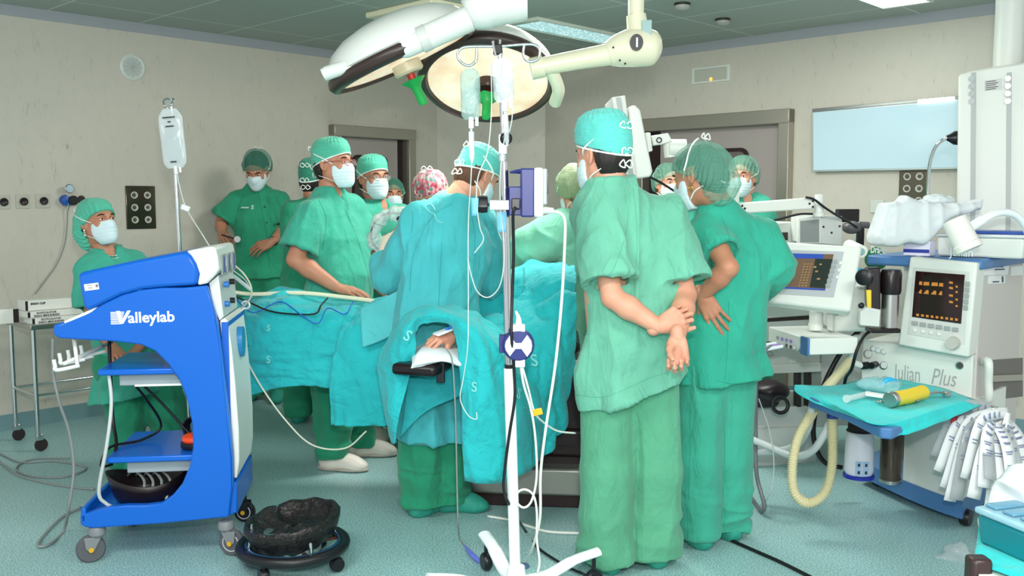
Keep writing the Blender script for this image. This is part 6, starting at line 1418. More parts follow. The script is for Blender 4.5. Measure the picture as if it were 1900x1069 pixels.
# ================= anaesthesia machine =================
MCr = V(2.08, 4.2, 0); MN = nR.copy()
mw = mat('machine_white', 'dfe3dc', .4); mgrey = mat('machine_side_grey', 'cbc6c1', .45); mblue = mat('machine_blue', '4a78ac', .4); mdark = mat('recess_dark', '3a2c28', .5); lgrey = mat('light_grey_panel', 'cfd3ce', .4)
am = thing('anaesthesia_machine', 'large white and blue anaesthesia machine with dark screen, right of the tray', 'anaesthesia machine', MCr)
S_ = lambda px, py: float(np.dot(onplane(px, py, MCr, MN) - MCr, dR)); Z_ = lambda px, py: float(onplane(px, py, MCr, MN)[2])
def mbox(name, s0, s1, z0, z1, n0, n1, m, bevel=.006, par=None):
    c = MCr + dR * (s0 + s1)/2 + MN * (n0 + n1)/2 + UP * (z0 + z1)/2; mb = MB(); mb.box(c, (s1 - s0, abs(n1 - n0), z1 - z0), X=dR); return obj(name, mb, m, par or am, world=True, bevel=bevel, smooth=35)
sl_ = S_(1600, 640); zt = Z_(1815, 480); zb_ = Z_(1815, 500); zmid = Z_(1600, 632)
mbox('upper_body', -.30, -.005, zmid, zb_, -.68, -.02, mgrey)
mbox('rear_column', sl_ + .05, -.30, zmid, zb_, -.68, -.34, mw)
mbox('top_deck', S_(1614, 460) , .03, zb_, zt, -.72, .04, mblue, .012)
mbox('front_panel', sl_, -.004, .55, zmid, -.68, -.0, mw)
mbox('side_panel', -.012, .004, .10, zb_, -.66, -.03, mgrey, .003)
mbox('lower_rear', sl_ + .02, -.10, .10, .56, -.66, -.36, mdark)
mb = MB(); pts = []
b0 = FZ(1590, 898); b1 = FZ(1784, 982)
bb_ = [b0, FZ(1640, 922), FZ(1690, 946), FZ(1740, 967), b1]; cur = crom(bb_, 5); back = [b1 - MN*.6 , b0 - MN*.5]; poly = cur + back
n_ = len(poly); mb.raw([V(p[0], p[1], .045) for p in poly] + [V(p[0], p[1], .125) for p in poly], [tuple(range(n_))[::-1], tuple(range(n_, 2*n_))] + [(i, (i+1) % n_, n_+(i+1) % n_, n_+i) for i in range(n_)]); obj('base_band', mb, mblue, am, world=True, smooth=40)
lp = [FZ(1672, 938)] + [p for p in cur if p[0] > FZ(1672, 938)[0] + .02][:-1] + [b1 - dR*.012]; lp = [p - MN * .008 for p in lp] + [b1 - MN*.55, FZ(1672, 938) - MN * .45]; n_ = len(lp); mb = MB()
mb.raw([V(p[0], p[1], .12) for p in lp] + [V(p[0], p[1], .565) for p in lp], [tuple(range(n_))[::-1], tuple(range(n_, 2*n_))] + [(i, (i+1) % n_, n_+(i+1) % n_, n_+i) for i in range(n_)]); obj('lower_panel', mb, mw, am, world=True, smooth=35)
for px, py in ((1617, 915), (1780, 990)):
    q = FZ(px, py - 6) - MN * .08; mb = MB(); mb.lathe([(0, -.02), (.035, -.02), (.04, 0), (.035, .02), (0, .02)], V(q[0], q[1], .04), dR, 20); obj('castor', mb, black_pl, am, world=True)
sc_o = PL('screen_housing', [(1688, 476), (1813, 488), (1797, 664), (1665, 641)], MCr, MN, .12, mw, am, off=.075, bevel=.010)
PL('bezel', [(1694, 496), (1800, 504), (1790, 640), (1684, 620)], MCr, MN, .003, lgrey, sc_o, off=.077, bevel=.002)
scr = PL('screen', [(1699, 503), (1790, 510), (1783, 601), (1692, 588)], MCr, MN, .004, mat('screen_black', '1c1012', .08, emit='2a1812', es=.25), sc_o, off=.081, bevel=.001)
am_or = mat('trace_orange', 'a06c2c', .4, emit='b87428', es=.35); p0s = MCr + MN * .0815
mb = MB()
for i, (x, w) in enumerate(((1706, 5), (1714, 10), (1729, 11), (1743, 7))): plate(mb, [(x, 522 + i), (x + w, 522.5 + i), (x + w, 529 + i), (x - 1, 528.5 + i)], p0s, MN, .0006)
for i, (x, w) in enumerate(((1705, 5), (1714, 9), (1728, 9), (1742, 6))): plate(mb, [(x + w*.6, 537 + i), (x + w, 538 + i), (x + w, 545 + i), (x - 1, 544 + i)], p0s, MN, .0006)
for x in range(1700, 1780, 9): plate(mb, [(x, 582 + (x-1700)*.12), (x + 5, 582.6 + (x-1700)*.12), (x + 5, 587 + (x-1700)*.12), (x, 586.4 + (x-1700)*.12)], p0s, MN, .0006)
for y in (522, 532, 546, 558): plate(mb, [(1761, y), (1768, y + 1), (1768, y + 5), (1761, y + 4)], p0s, MN, .0006); plate(mb, [(1773, y + 8), (1777, y + 8.5), (1777, y + 12), (1773, y + 11.5)], p0s, MN, .0006)
obj('screen_traces', mb, am_or, scr, world=True, smooth=0)
key = mat('key_grey', '9aa09e', .45)
for j in range(5): RC('side_key', 1795 - j*.9, 527 + j * 11, 9, 9, MCr, MN, .003, key, sc_o, off=.083)
for j in range(6): RC('lower_key', 1697 + j * 15, 600 + j * 2.4, 12, 8, MCr, MN, .003, key, sc_o, off=.083)
for j in range(4): RC('lower_button', 1697 + j * 15, 613 + j * 2.4, 7, 6, MCr, MN, .003, mw, sc_o, off=.083)
DISC('rotary_knob', 1770, 636, .030, MCr, MN, .035, mat('knob_grey', 'bdbcb4', .4), sc_o, off=.077, r2=.026)
lt = mat('lettering_white', 'f2f6f8', .5); lg_ = mat('lettering_grey', 'a7aaa8', .5)
c0 = onplane(1615, 469, MCr + MN*.0415, MN); text('lettering', 'Dräger', .046, c0, dR, UP, lt, am, extr=.0005, bold=.0010, xs=.62)
c0 = onplane(1762, 475, MCr + MN*.0415, MN); text('lettering', 'Julian', .056, c0 - UP*.0, dR, UP, lt, am, extr=.0005, xs=.85)
c0 = onplane(1659, 703, MCr + MN*.0015, MN); w_j = S_(1716, 706) - S_(1659, 703); w_p = S_(1785, 725) - S_(1728, 710)
text('lettering', 'Julian', .105, c0, dR, UP, lg_, am, extr=.0005, xs=w_j / .105 / 2.45); c0 = onplane(1726, 712, MCr + MN*.0015, MN); text('lettering', 'Plus', .108, c0, dR, UP, lg_, am, extr=.0005, shear=.25, xs=w_p / .108 / 1.95)
for x, y, r in ((1611, 657, .022), (1620.6, 647, .014), (1630, 650, .014), (1640, 652.5, .014), (1640, 678, .02), (1781, 678, .018)):
    g_o = DISC('gauge', x, y, r, MCr, MN, .006, chrome, am); DISC('gauge_face', x, y, r * .78, MCr, MN, .0015, mat('gauge_face_white', 'e4e8e4', .3) if r != .018 else mat('pin_dark'), g_o, off=.006)
DISC('black_knob', 1625, 676, .016, MCr, MN, .05, black_pl, am)
a, b2, c2, d2 = [onplane(x, y, MCr + MN * o_, MN) for x, y, o_ in ((1602, 628, .0), (1584, 630, .10), (1580, 668, .10), (1598, 679, .06))]
mb = MB(); mb.tube(crom([a, b2, c2, d2], 6), .016, 14); obj('grab_handle', mb, mw, am, world=True, smooth=60); mb = MB(); mb.tube([d2, onplane(1611, 678, MCr + MN*.03, MN)], .018, 14); obj('handle_grip', mb, black_pl, am, world=True)
sN = dR; sp0 = MCr + dR * .004
for pts, nm, m in (([(1828, 490), (1873, 488), (1870, 510), (1826, 511)], 'white_label', mat('label_white', 'eef0ee', .5)), ([(1834, 512), (1866, 511), (1865, 526), (1833, 527)], 'white_label', mat('label_white')), ([(1876, 495), (1898, 493), (1898, 511), (1875, 512)], 'white_label', mat('label_white'))):
    PL(nm, pts, sp0, sN, .001, m, am, off=.002, bevel=0)
mb = MB(); plate(mb, [(1848, 494), (1862, 493.5), (1862, 496), (1848, 496.5)], sp0, sN, .0005, .003); plate(mb, [(1846, 499), (1864, 498.5), (1864, 501), (1846, 501.5)], sp0, sN, .0005, .003); plate(mb, [(1859, 513), (1862, 513), (1862, 524), (1859, 524)], sp0, sN, .0005, .003); plate(mb, [(1842, 522), (1854, 521.5), (1854, 524), (1842, 524.5)], sp0, sN, .0005, .003); obj('label_print', mb, mat('ink_blue', '3a4a70', .6), am, world=True, smooth=0)
a, b2, c2, d2 = [onplane(x, y, sp0 + sN * o_, sN) for x, y, o_ in ((1822, 672, .0), (1834, 672, .06), (1834, 742, .06), (1820, 745, .0))]
mb = MB(); mb.tube(crom([a, b2, (b2 + c2)/2, c2, d2], 6), .018, 14); obj('door_handle', mb, mw, am, world=True, smooth=60)
PL('recess', [(1842, 668), (1898, 664), (1898, 736), (1842, 742)], sp0, sN, .004, mat('recess_grey', '6e6a66', .5), am, off=.003, bevel=.001); PL('recess_rail', [(1842, 697), (1898, 695), (1898, 706), (1842, 709)], sp0, sN, .01, steel, am, off=.016, bevel=.001)
# tray with blue edge
tz = .600; TP = [FZ(1500, 737, tz), FZ(1570, 762, tz), FZ(1634, 793, tz), FZ(1656, 795, tz), FZ(1780, 742, tz), FZ(1655, 702, tz)]
mb = MB(); n_ = 6; mb.raw([p - UP*.045 for p in TP] + [p for p in TP], [tuple(range(n_)), tuple(range(n_, 2*n_))[::-1]] + [(i, n_+i, n_+(i+1) % n_, (i+1) % n_) for i in range(n_)]); obj('tray_shelf', mb, mblue, am, world=True, bevel=.008, smooth=35)
zc = tz + .008
def Z3(px, py, z): return FZ(px, py, z)
cl_rows = [[FZ(1500, 735, zc-.03) + V(-.05, .04, -.02), FZ(1545, 716, zc), FZ(1600, 704, zc), FZ(1650, 697, zc)], [FZ(1482, 722, zc + .015), FZ(1560, 735, zc), FZ(1640, 725, zc), FZ(1710, 716, zc)], [FZ(1560, 755, zc + .012), FZ(1620, 770, zc + .004), FZ(1690, 755, zc), FZ(1770, 735, zc)], [FZ(1640, 797, zc + .002), FZ(1665, 800, zc - .006), FZ(1750, 775, zc - .01), FZ(1822, 747, zc - .0)], [P(1662, 803, 3.50), P(1675, 806, 3.52), P(1760, 783, 3.72), P(1818, 757, 3.90)]]
cl_rows = [[P(1474, 716, 4.22), P(1540, 716, 4.45), P(1600, 706, 4.52), P(1648, 697, 4.60)], [P(1476, 728, 4.15), P(1545, 728, 4.24), P(1625, 722, 4.30), P(1690, 708, 4.45)], [P(1500, 743, 4.05), P(1570, 751, 4.0), P(1660, 738, 4.1), P(1750, 722, 4.25)], [P(1552, 764, 3.85), P(1620, 781, 3.76), P(1705, 757, 3.95), P(1790, 736, 4.12)], [P(1628, 788, 3.60), P(1671, 808, 3.54), P(1745, 784, 3.72), P(1822, 752, 3.98)]]
def fixz(r, z): out = []; return r
G = surf(cl_rows, 9, 9)
d_ = G - V(0, 0, CH); t_ = (zc - CH) / d_[..., 2]; onp = V(0, 0, CH) + d_ * t_[..., None]; inside = np.ones(G.shape[:2])
u = np.linspace(0, 1, G.shape[0])[:, None] * np.ones((1, G.shape[1])); v = np.ones((G.shape[0], 1)) * np.linspace(0, 1, G.shape[1])[None]
wgt = sx(0, .12, u) * sx(1.0, .82, u) * sx(0, .25, v) * sx(1.0, .93, v); G = onp * wgt[..., None] + G * (1 - wgt[..., None]); G[..., 2] = np.where(wgt > .5, np.maximum(G[..., 2], zc), G[..., 2]); G[..., 2] += .006 * (ridge(G * 9) - .4)
tag(obj('surgical_cloth', MB().grid(G), fabric('cloth_bright_turquoise', '1ecccc', cs=9, crinkle=.4, stretch=(1, 1, 1)), smooth=180, solid=.004), 'bright turquoise cloth spread over the tray of the anaesthesia machine', 'cloth')
zt2 = zc + .010
# things on the tray
o = thing('laryngoscope', 'yellow cylinder handle with steel ends lying on the turquoise cloth', 'instrument handle', FZ(1680, 728, zt2))
a, b2 = FZ(1652, 742, zt2 + .03), FZ(1712, 728, zt2 + .03); mb = MB(); mb.tube([a + (b2-a)*.08, a + (b2-a)*.5 - UP*.004, b2], .031, 18); obj('yellow_sleeve', mb, mat('yellow_grip', 'e6c832', .45), o, world=True); mb = MB(); mb.tube([a - (b2-a)*.02, a + (b2-a)*.1], .032, 18); obj('steel_end', mb, steel, o, world=True, bevel=.002); mb = MB(); mb.tube([b2 - (b2-a)*.02, b2 + (b2-a)*.10], .018, 14); obj('steel_end', mb, steel, o, world=True, bevel=.002)
o = thing('laryngoscope_blade', 'curved steel laryngoscope blade lying right of the yellow handle', 'laryngoscope blade', FZ(1720, 735, zt2)); pts = crom([FZ(1698, 744, zt2 + .012), FZ(1715, 733, zt2 + .022), FZ(1738, 728, zt2 + .024), FZ(1757, 731, zt2 + .02)], 6); mb = MB(); mb.tube(pts, .012, 10, flat=.3); obj('blade', mb, steel, o, world=True, smooth=60); mb = MB(); mb.box(FZ(1757, 731, zt2 + .015), (.03, .022, .022)); obj('blade_mount', mb, steel, o, world=True, bevel=.003)
o = thing('forceps', 'slim steel clamp with finger rings on the turquoise cloth', 'forceps', FZ(1660, 746, zt2)); mb = MB(); mb.torus(FZ(1634, 745, zt2 + .004), .016, .003, n=20, m=6); mb.torus(FZ(1644, 741, zt2 + .004), .016, .003, n=20, m=6); mb.tube([FZ(1646, 745, zt2 + .004), FZ(1678, 750, zt2 + .006), FZ(1696, 740, zt2 + .008)], .004, 8); mb.tube([FZ(1648, 742, zt2 + .004), FZ(1678, 749, zt2 + .006), FZ(1698, 742, zt2 + .008)], .004, 8); obj('clamp_arms', mb, steel, o, world=True, smooth=60)
o = thing('syringe', 'clear syringe with white label lying at the left of the cloth', 'syringe', FZ(1590, 738, zt2)); a, b2 = FZ(1572, 740, zt2 + .012), FZ(1612, 731, zt2 + .012); mb = MB(); mb.tube([a, b2], .013, 16); obj('barrel', mb, chamb, o, world=True); mb = MB(); mb.box(FZ(1625, 733, zt2 + .016), (.085, .05, .012), X=unit(V(1, -.35, -.1))); obj('paper_label', mb, mat('label_white'), o, world=True, bevel=.002); mb = MB(); mb.tube([a - (b2-a)*.05, a], .017, 14); mb.tube([b2, b2 + (b2-a)*.2], .004, 8); obj('plunger', mb, chamb, o, world=True)
o = thing('plastic_pouch', 'crumpled clear and turquoise pouch at the back of the tray cloth', 'pouch', FZ(1645, 712, zt2)); c = FZ(1640, 715, zt2 + .03); f = Field(c - .12, c + .12, .005); f.ell(c, (.07, .05, .035)); f.ell(c + V(-.05, .03, 0), (.06, .04, .022), k=.02); mb = MB(); fmesh(mb, f.mesh(1, lambda p: .014 * (ridge(p * 26) - .5))); obj('film', mb, mat('pouch_film', 'a8dce0', .12, alpha=.6), o, world=True, smooth=180); mb = MB(); mb.tube(crom([c + V(-.03, -.03, .0), c + V(0, -.035, .03), c + V(.04, -.02, .02)], 5), .012, 8); obj('blue_cap', mb, mat('cap_bright_blue', '2ab4e8', .4), o, world=True, smooth=60)
# absorber canister, flask, hoses
o = thing('absorber_canister', 'white absorber canister with blue ring hanging under the tray', 'canister', P(1594, 885, 4.3)); a, b2 = P(1596, 800, 4.3), P(1593, 882, 4.3)
h_ = a[2] - b2[2]; mb = MB(); mb.lathe([(.055, 0), (.060, .01), (.066, .03), (.062, h_ * .9), (.052, h_), (.04, h_ + .005)], b2, UP, 32); obj('granule_jar', mb, mat('granule_white', 'e8e8f0', .5), o, world=True); mb = MB(); mb.lathe([(.056, -.012), (.070, -.008), (.070, .006), (.062, .010)], b2, UP, 32); obj('blue_ring', mb, mat('ring_deep_blue', '2430a8', .3), o, world=True)
mb = MB(); mb.lathe([(.062, h_), (.055, h_ + .01), (.05, tz - .045 - b2[2])], b2, UP, 24); obj('canister_head', mb, mat('head_dark', '2c2426', .4), o, world=True)
q = P(1584, 856, 4.3) + V(0, -.068, 0); mb = MB(); 
for i in range(2):
    for j in range(2): mb.box(q + V(.0 + .032 * i, -.001 + .004 * (1-i), -.035 * j), (.028, .003, .031))
obj('label', mb, mat('label_pale_blue', 'a8c8e8', .5), o, world=True)
mb = MB()
for i in range(2):
    for j in range(2): mb.box(q + V(.0 + .032 * i, -.0035 + .004 * (1-i), -.035 * j), (.010, .002, .014))
obj('label_marks', mb, print_m, o, world=True)
o = thing('glass_flask', 'dark cylindrical flask beside the white canister under the tray', 'flask', P(1652, 895, 4.35)); a, b2 = P(1652, 800, 4.35), P(1652, 893, 4.35); h_ = a[2]-b2[2]; mb = MB(); mb.lathe([(.045, 0), (.05, .01), (.05, h_), (.04, h_ + .02)], b2, UP, 28); obj('flask_body', mb, mat('flask_dark', '5a4e44', .12, .4), o, world=True); mb = MB(); mb.lathe([(.052, -.004), (.053, .012), (.05, .014)], b2, UP, 28); obj('flask_rim', mb, steel, o, world=True)
hose_m = mat('hose_cream', 'd8d0a8', .45)
def corr(name, label, pts, r, m, n=10, pitch=.010):
    c = crom(pts, 12); c = np.array(c); seg = np.r_[0, np.cumsum(np.linalg.norm(np.diff(c, axis=0), axis=1))]; k = int(seg[-1] / pitch * 4); t = np.linspace(0, seg[-1], k); cc = np.stack([np.interp(t, seg, c[:, i]) for i in range(3)], 1)
    rr = [r * (1 + .16 * math.cos(2*math.pi * x / pitch)) for x in t]; mb = MB(); mb.tube(list(cc), rr, n); return tag(obj(name, mb, m, smooth=60), label, 'hose')
corr('breathing_hose', 'cream corrugated hose hanging in a loop left of the white canister', [P(1545, 776, 4.05), P(1545, 820, 4.05), P(1543, 870, 4.02), P(1530, 915, 4.0), P(1500, 934, 4.0), P(1475, 915, 4.0), P(1470, 870, 4.03), P(1480, 815, 4.08), P(1505, 770, 4.15), P(1530, 725, 4.30), P(1560, 690, 4.42), P(1580, 665, 4.5)], .0200, hose_m)
mb = MB(); a = P(1545, 768, 4.05); mb.lathe([(.020, -.02), (.025, -.018), (.025, .01), (.021, .014)], a, UP, 20); mb2 = MB(); mb2.lathe([(.018, .0), (.018, .05)], a, UP, 18); hc = thing('hose_connector', 'blue ring connector with clear collar at the top of the cream hose', 'connector', a); obj('blue_ring', mb, mat('connector_blue', '2c4c9c', .35), hc, world=True); obj('collar', mb2, white_pl, hc, world=True)
soft = mat('milky_hose', 'd4dcdc', .35, alpha=.95)
cable('ventilator_hose', 'milky soft hose looping from behind the nurse up to the tray edge', [P(1375, 808, 4.45), P(1420, 826, 4.4), P(1470, 846, 4.3), P(1505, 838, 4.2), P(1530, 805, 4.15), P(1545, 765, 4.2), P(1555, 745, 4.25)], .0175, soft, 'hose')
cable('ventilator_hose', 'milky soft hose, the upper one curving up left of the blue tray edge', [P(1375, 838, 4.5), P(1430, 838, 4.45), P(1475, 828, 4.35), P(1497, 800, 4.2), P(1505, 765, 4.15), P(1508, 745, 4.15)], .0175, soft, 'hose')
cable('gas_hose', 'thick black hose falling behind the tray of the anaesthesia machine', [P(1598, 610, 4.55), P(1570, 640, 4.5), P(1545, 680, 4.5), P(1525, 725, 4.5), P(1510, 780, 4.5), P(1512, 825, 4.5), P(1530, 858, 4.5), P(1562, 868, 4.5)], .0125, mat('black_hose', '1a1012', .35), 'hose')
cable('gas_hose', 'slim black hose from the vaporiser down behind the tray', [P(1630, 608, 4.30), P(1605, 622, 4.25), P(1590, 650, 4.22), P(1580, 685, 4.25), P(1570, 700, 4.35), P(1565, 725, 4.45)], .0075, black_cable, 'hose')
# vaporiser
VP_ = P(1640, 560, 4.22); vo = thing('vaporiser', 'black and steel vaporiser with yellow stripe left of the machine screen', 'vaporiser', VP_); VN = unit(V(-.25, -.97, 0))
PL('black_block', [(1607, 498), (1634, 496), (1634, 576), (1609, 576)], VP_, VN, .09, mat('vaporiser_black', '1e1416', .3), vo, bevel=.008)
mb = MB(); a = P(1650, 612, 4.26); mb.lathe([(.034, .16), (.042, .165), (.046, .18), (.046, .26), (.040, .275), (0, .275)], a, UP, 28); obj('black_head', mb, mat('vaporiser_black'), vo, world=True); mb = MB(); mb.lathe([(.036, .01), (.038, .012), (.038, .165), (.036, .165)], a, UP, 28); obj('steel_cylinder', mb, steel, vo, world=True); mb = MB(); mb.box(a + UP*.0 + V(-.03, 0, 0), (.13, .09, .02)); obj('foot', mb, mat('vaporiser_black'), vo, world=True, bevel=.004)
PL('yellow_stripe', [(1607, 538), (1617, 538), (1617, 573), (1609, 573)], VP_, VN, .01, mat('yellow_grip'), vo, off=.004, bevel=.003)
mb = MB(); c = P(1606, 514, 4.12); mb.lathe([(.030, 0), (.036, .004), (.036, .03), (.030, .034), (0, .034)], c, unit(V(-.6, -.8, 0)), 28, wave=lambda a, h: .03*math.sin(14*a)); obj('control_wheel', mb, black_pl, vo, world=True)
PL('white_bracket', [(1595, 578), (1608, 570), (1634, 575), (1632, 607), (1595, 604)], VP_, VN, .07, lgrey, vo, off=.012); mb = MB(); mb.ball(P(1598, 567, 4.16), .014, 12, 8); obj('small_knob', mb, black_pl, vo, world=True, smooth=60)
# white gas module
GP = P(1570, 570, 4.40); go = thing('gas_module', 'white rounded gas monitoring module between the tilted monitor and the vaporiser', 'gas module', GP)
PL('module_case', [(1549, 540), (1566, 532), (1612, 530), (1612, 616), (1546, 617), (1546, 560)], GP, unit(V(-.1, -1, 0)), .22, mw, go, bevel=.014)
PL('control_strip', [(1533, 556), (1547, 560), (1546, 616), (1534, 612)], GP, unit(V(-.35, -.94, 0)), .12, lgrey, go, off=.03, bevel=.004); PL('water_trap', [(1545, 568), (1556, 567), (1556, 586), (1546, 587)], GP, unit(V(-.1, -1, 0)), .03, mat('clear_trap', 'b8c4c0', .1), go, off=.02)
mb = MB(); mb.tube([P(1537, 545, 4.3), P(1551, 535, 4.3)], .016, 14); mb.tube([P(1530, 548, 4.32), P(1548, 556, 4.32)], .014, 12); obj('swivel_clip', mb, lgrey, go, world=True)
o = thing('bottle', 'small bottle with bright blue cap behind the gas module', 'bottle', P(1590, 530, 4.6)); a = P(1590, 530, 4.6); mb = MB(); mb.lathe([(.024, 0), (.026, .04), (.02, .055), (.018, .06)], a, UP, 20); obj('bottle_body', mb, mat('port_white2'), o, world=True); mb = MB(); mb.lathe([(.022, .058), (.022, .085), (0, .086)], a, UP, 20); obj('bottle_cap', mb, mat('cap_bright_blue'), o, world=True)
o = thing('rail_end', 'white round rail end cap beside the blue deck lettering', 'end cap', P(1600, 466, 4.4)); a = P(1598, 467, 4.4); mb = MB(); mb.tube([a + V(0, .16, .02), a], .030, 24); obj('cap_body', mb, mw, o, world=True); mb = MB(); mb.lathe([(.017, 0), (.014, .003), (0, .001)], a - V(0, .001, 0), (0, -1, 0), 24); obj('cap_centre', mb, mat('teal_disc', '7aaab0', .3), o, world=True)
o = thing('green_bag', 'green cloth bundle visible behind the vaporiser', 'bundle', P(1625, 490, 4.85)); c = P(1626, 480, 4.85); f = Field(c - .12, c + .12, .006); f.ell(c, (.055, .05, .06)); mb = MB(); fmesh(mb, f.mesh(1, lambda p: .008 * (ridge(p * 20) - .5))); obj('cloth', mb, mat('green_plastic', '1f8a4c', .4), o, world=True, smooth=180)
# patient monitor, tilted
TPm = P(1505, 510, 4.30); TN = unit(V(-.22, -.88, .40)); tm_ = thing('patient_monitor', 'white tilted patient monitor with lit display, left of the gas module', 'monitor', P(1505, 575, 4.4))
PL('monitor_case', [(1443, 447), (1600, 457), (1578, 578), (1419, 560)], TPm, TN, .07, mw, tm_, bevel=.012)
PL('bezel', [(1450, 463), (1566, 467), (1547, 552), (1434, 545)], TPm, TN, .003, mat('bezel_grey'), tm_, off=.003, bevel=.001)
ts = PL('screen', [(1464, 470), (1547, 472), (1531, 539), (1448, 535)], TPm, TN, .003, mat('screen_brown', '5c4a3a', .1, emit='5a4636', es=.5), tm_, off=.006, bevel=0)
PL('screen_header', [(1464, 470), (1529, 471.6), (1527, 480), (1462, 479)], TPm, TN, .001, mat('screen_blue', '27418c', .2, emit='27418c', es=.5), ts, off=.0075, bevel=0); PL('screen_footer', [(1449, 532), (1532, 536), (1531, 539), (1448, 535)], TPm, TN, .001, mat('screen_blue'), ts, off=.0075, bevel=0); PL('screen_pane', [(1513, 480), (1545, 481), (1531, 535), (1502, 533)], TPm, TN, .001, mat('screen_dark2', '242a26', .1, emit='1c2420', es=.4), ts, off=.0072, bevel=0)
mb = MB()
for j in range(9):
    for i in range(3): x = 1492 + i * 6 - j * 1.3; y = 489 + j * 5; plate(mb, [(x, y), (x + 3, y), (x + 2.6, y + 1.8), (x - .4, y + 1.8)], TPm, TN, .0005, .0082)
for x, y, w in ((1510, 494, 5), (1516, 516, 6), (1521, 489, 4), (1513, 502, 5)): plate(mb, [(x, y), (x + w, y), (x + w - .6, y + 3), (x - .6, y + 3)], TPm, TN, .0005, .0082)
obj('screen_digits', mb, mat('digit_ochre', '9a7c4c', .4, emit='8a6c3c', es=.25), ts, world=True, smooth=0)
for j in range(6): RC('side_key', 1549 - j * 2.6, 485 + j * 9, 9, 7, TPm, TN, .003, key, tm_, off=.008)
for j in range(3): RC('round_button', 1560 - j * 3, 488 + j * 13, 6, 6, TPm, TN, .003, mw, tm_, off=.008)
mb = MB(); a = P(1513, 612, 4.42); mb.lathe([(.034, 0), (.034, .03), (.030, .035), (.030, .085), (.020, .09), (.020, .16)], a, UP, 24); obj('stand_column', mb, mw, tm_, world=True)
# module rack below
C1 = P(1502, 640, 4.18); e_ = unit(V(-.16, .986, 0)); f_ = unit(V(.97, .24, 0)); mo2 = thing('input_module', 'white cable input module with blue end piece and lavender plugs', 'input module', C1)
zt3 = P(1502, 629, 4.18)[2]; zb3 = P(1502, 660, 4.18)[2]; cc = V(C1[0], C1[1], (zt3 + zb3)/2); mb = MB(); mb.box(cc + e_ * .21 + f_ * .12, (.42, .24, zt3 - zb3), X=e_, Y=np.cross(UP, e_)); obj('module_box', mb, mw, mo2, world=True, bevel=.006)
mb = MB(); mb.box(cc + e_*.035 - f_ * .004, (.075, .012, zt3 - zb3 + .008), X=e_, Y=np.cross(UP, e_)); obj('blue_end', mb, mblue, mo2, world=True, bevel=.004)
mN = -f_; mp = cc - f_ * .001
for j in range(4): RC('port_mark', 1443 + j * 8, 627 + j * 2.2, 5, 6, mp, mN, .002, mat('lilac', '9a84c4', .4) if j in (1, 2, 3) else key, mo2, off=.002, bevel=0)
for j in range(4): DISC('port', 1460 + j * 8, 641 + j * 2.6, .009, mp, mN, .004, mat('pin_dark') if j < 2 else chrome, mo2, n=14)
for j, (x, y) in enumerate(((1440, 637), (1448, 640), (1452, 643))):
    a = onplane(x, y, mp + mN * .004, mN); mb = MB(); mb.tube([a, a + mN * .05 - UP*.006, a + mN * .09 - UP*.016], [.008, .009, .004], 10); obj('lead_plug', mb, wst if j != 1 else mat('lilac'), mo2, world=True)
cable('monitoring_lead', 'grey lead drooping from the lavender plug behind the nurse', [P(1432, 640, 4.3), P(1422, 650, 4.32), P(1416, 670, 4.35), P(1412, 690, 4.35)], .005, grey_cable, 'lead')
# white equipment rack behind
KO = P(1400, 870, 5.1) * V(1, 1, 0); kX = unit(V(.97, .24, 0)); kN = unit(V(.24, -.97, 0)); kr = thing('equipment_rack', 'white rack with stacked devices standing between the nurse and the tray', 'rack', KO)
def K(nm, pts, d, m, off=0, bevel=.004, par=None): return PL(nm, pts, KO, kN, d, m, par or kr, off=off, bevel=bevel)
K('top_frame', [(1380, 416), (1482, 412), (1482, 452), (1380, 456)], .45, mw); K('frame_opening', [(1410, 433), (1462, 431), (1462, 446), (1408, 448)], .01, mat('recess_dark'), .004, 0)
hb = K('hollow_box', [(1481, 404), (1524, 399), (1524, 452), (1481, 452)], .02, mw, .30); K('box_opening', [(1485, 410), (1520, 407), (1520, 450), (1485, 450)], .004, mat('opening_shade', '8e9492', .5), .302, 0, par=kr)
K('box_side', [(1524, 399), (1563, 401), (1563, 456), (1524, 452)], .30, lgrey, .30)
for x, y in ((1528, 421), (1558, 420), (1543, 432)): mb = MB(); mb.ball(onplane(x, y, KO + kN * .302, kN), .006, 8, 6); obj('screw', mb, black_pl, kr, world=True)
K('device', [(1380, 450), (1530, 446), (1530, 584), (1380, 594)], .40, mw, 0, .008); K('device_gap', [(1400, 588), (1506, 583), (1506, 592), (1400, 598)], .30, mdark, -.02, 0)
K('device', [(1385, 600), (1520, 592), (1520, 632), (1385, 636)], .40, lgrey, -.01, .006); K('device', [(1385, 638), (1522, 634), (1522, 676), (1385, 680)], .40, lgrey, 0, .006)
K('shelf_board', [(1375, 680), (1524, 674), (1524, 690), (1375, 696)], .45, mw, .03); K('drawer', [(1380, 757), (1556, 752), (1556, 792), (1380, 796)], .45, lgrey, 0); K('drawer', [(1380, 796), (1515, 792), (1515, 860), (1380, 868)], .45, lgrey, .02); K('drawer_label', [(1398, 790), (1420, 789), (1420, 796), (1398, 797)], .002, white_pl, .005, 0)
for x in (1483, 1502, 1385): K('post', [(x - 4, 690), (x + 4, 690), (x + 4, 756), (x - 4, 756)], .04, mat('post_dark', '3a3234', .4), 0, .002)
mb = MB()
for i in range(3): plate(mb, [(1402 + i*9, 545), (1408 + i*9, 545), (1408 + i*9, 547), (1402 + i*9, 547)], KO, kN, .002, .003); plate(mb, [(1402 + i*9, 550), (1408 + i*9, 550), (1408 + i*9, 552), (1402 + i*9, 552)], KO, kN, .002, .003)
obj('vent_slots', mb, mat('pin_dark'), kr, world=True); K('warning_label', [(1465, 667), (1478, 666), (1478, 673), (1465, 674)], .001, white_pl, .003, 0); 
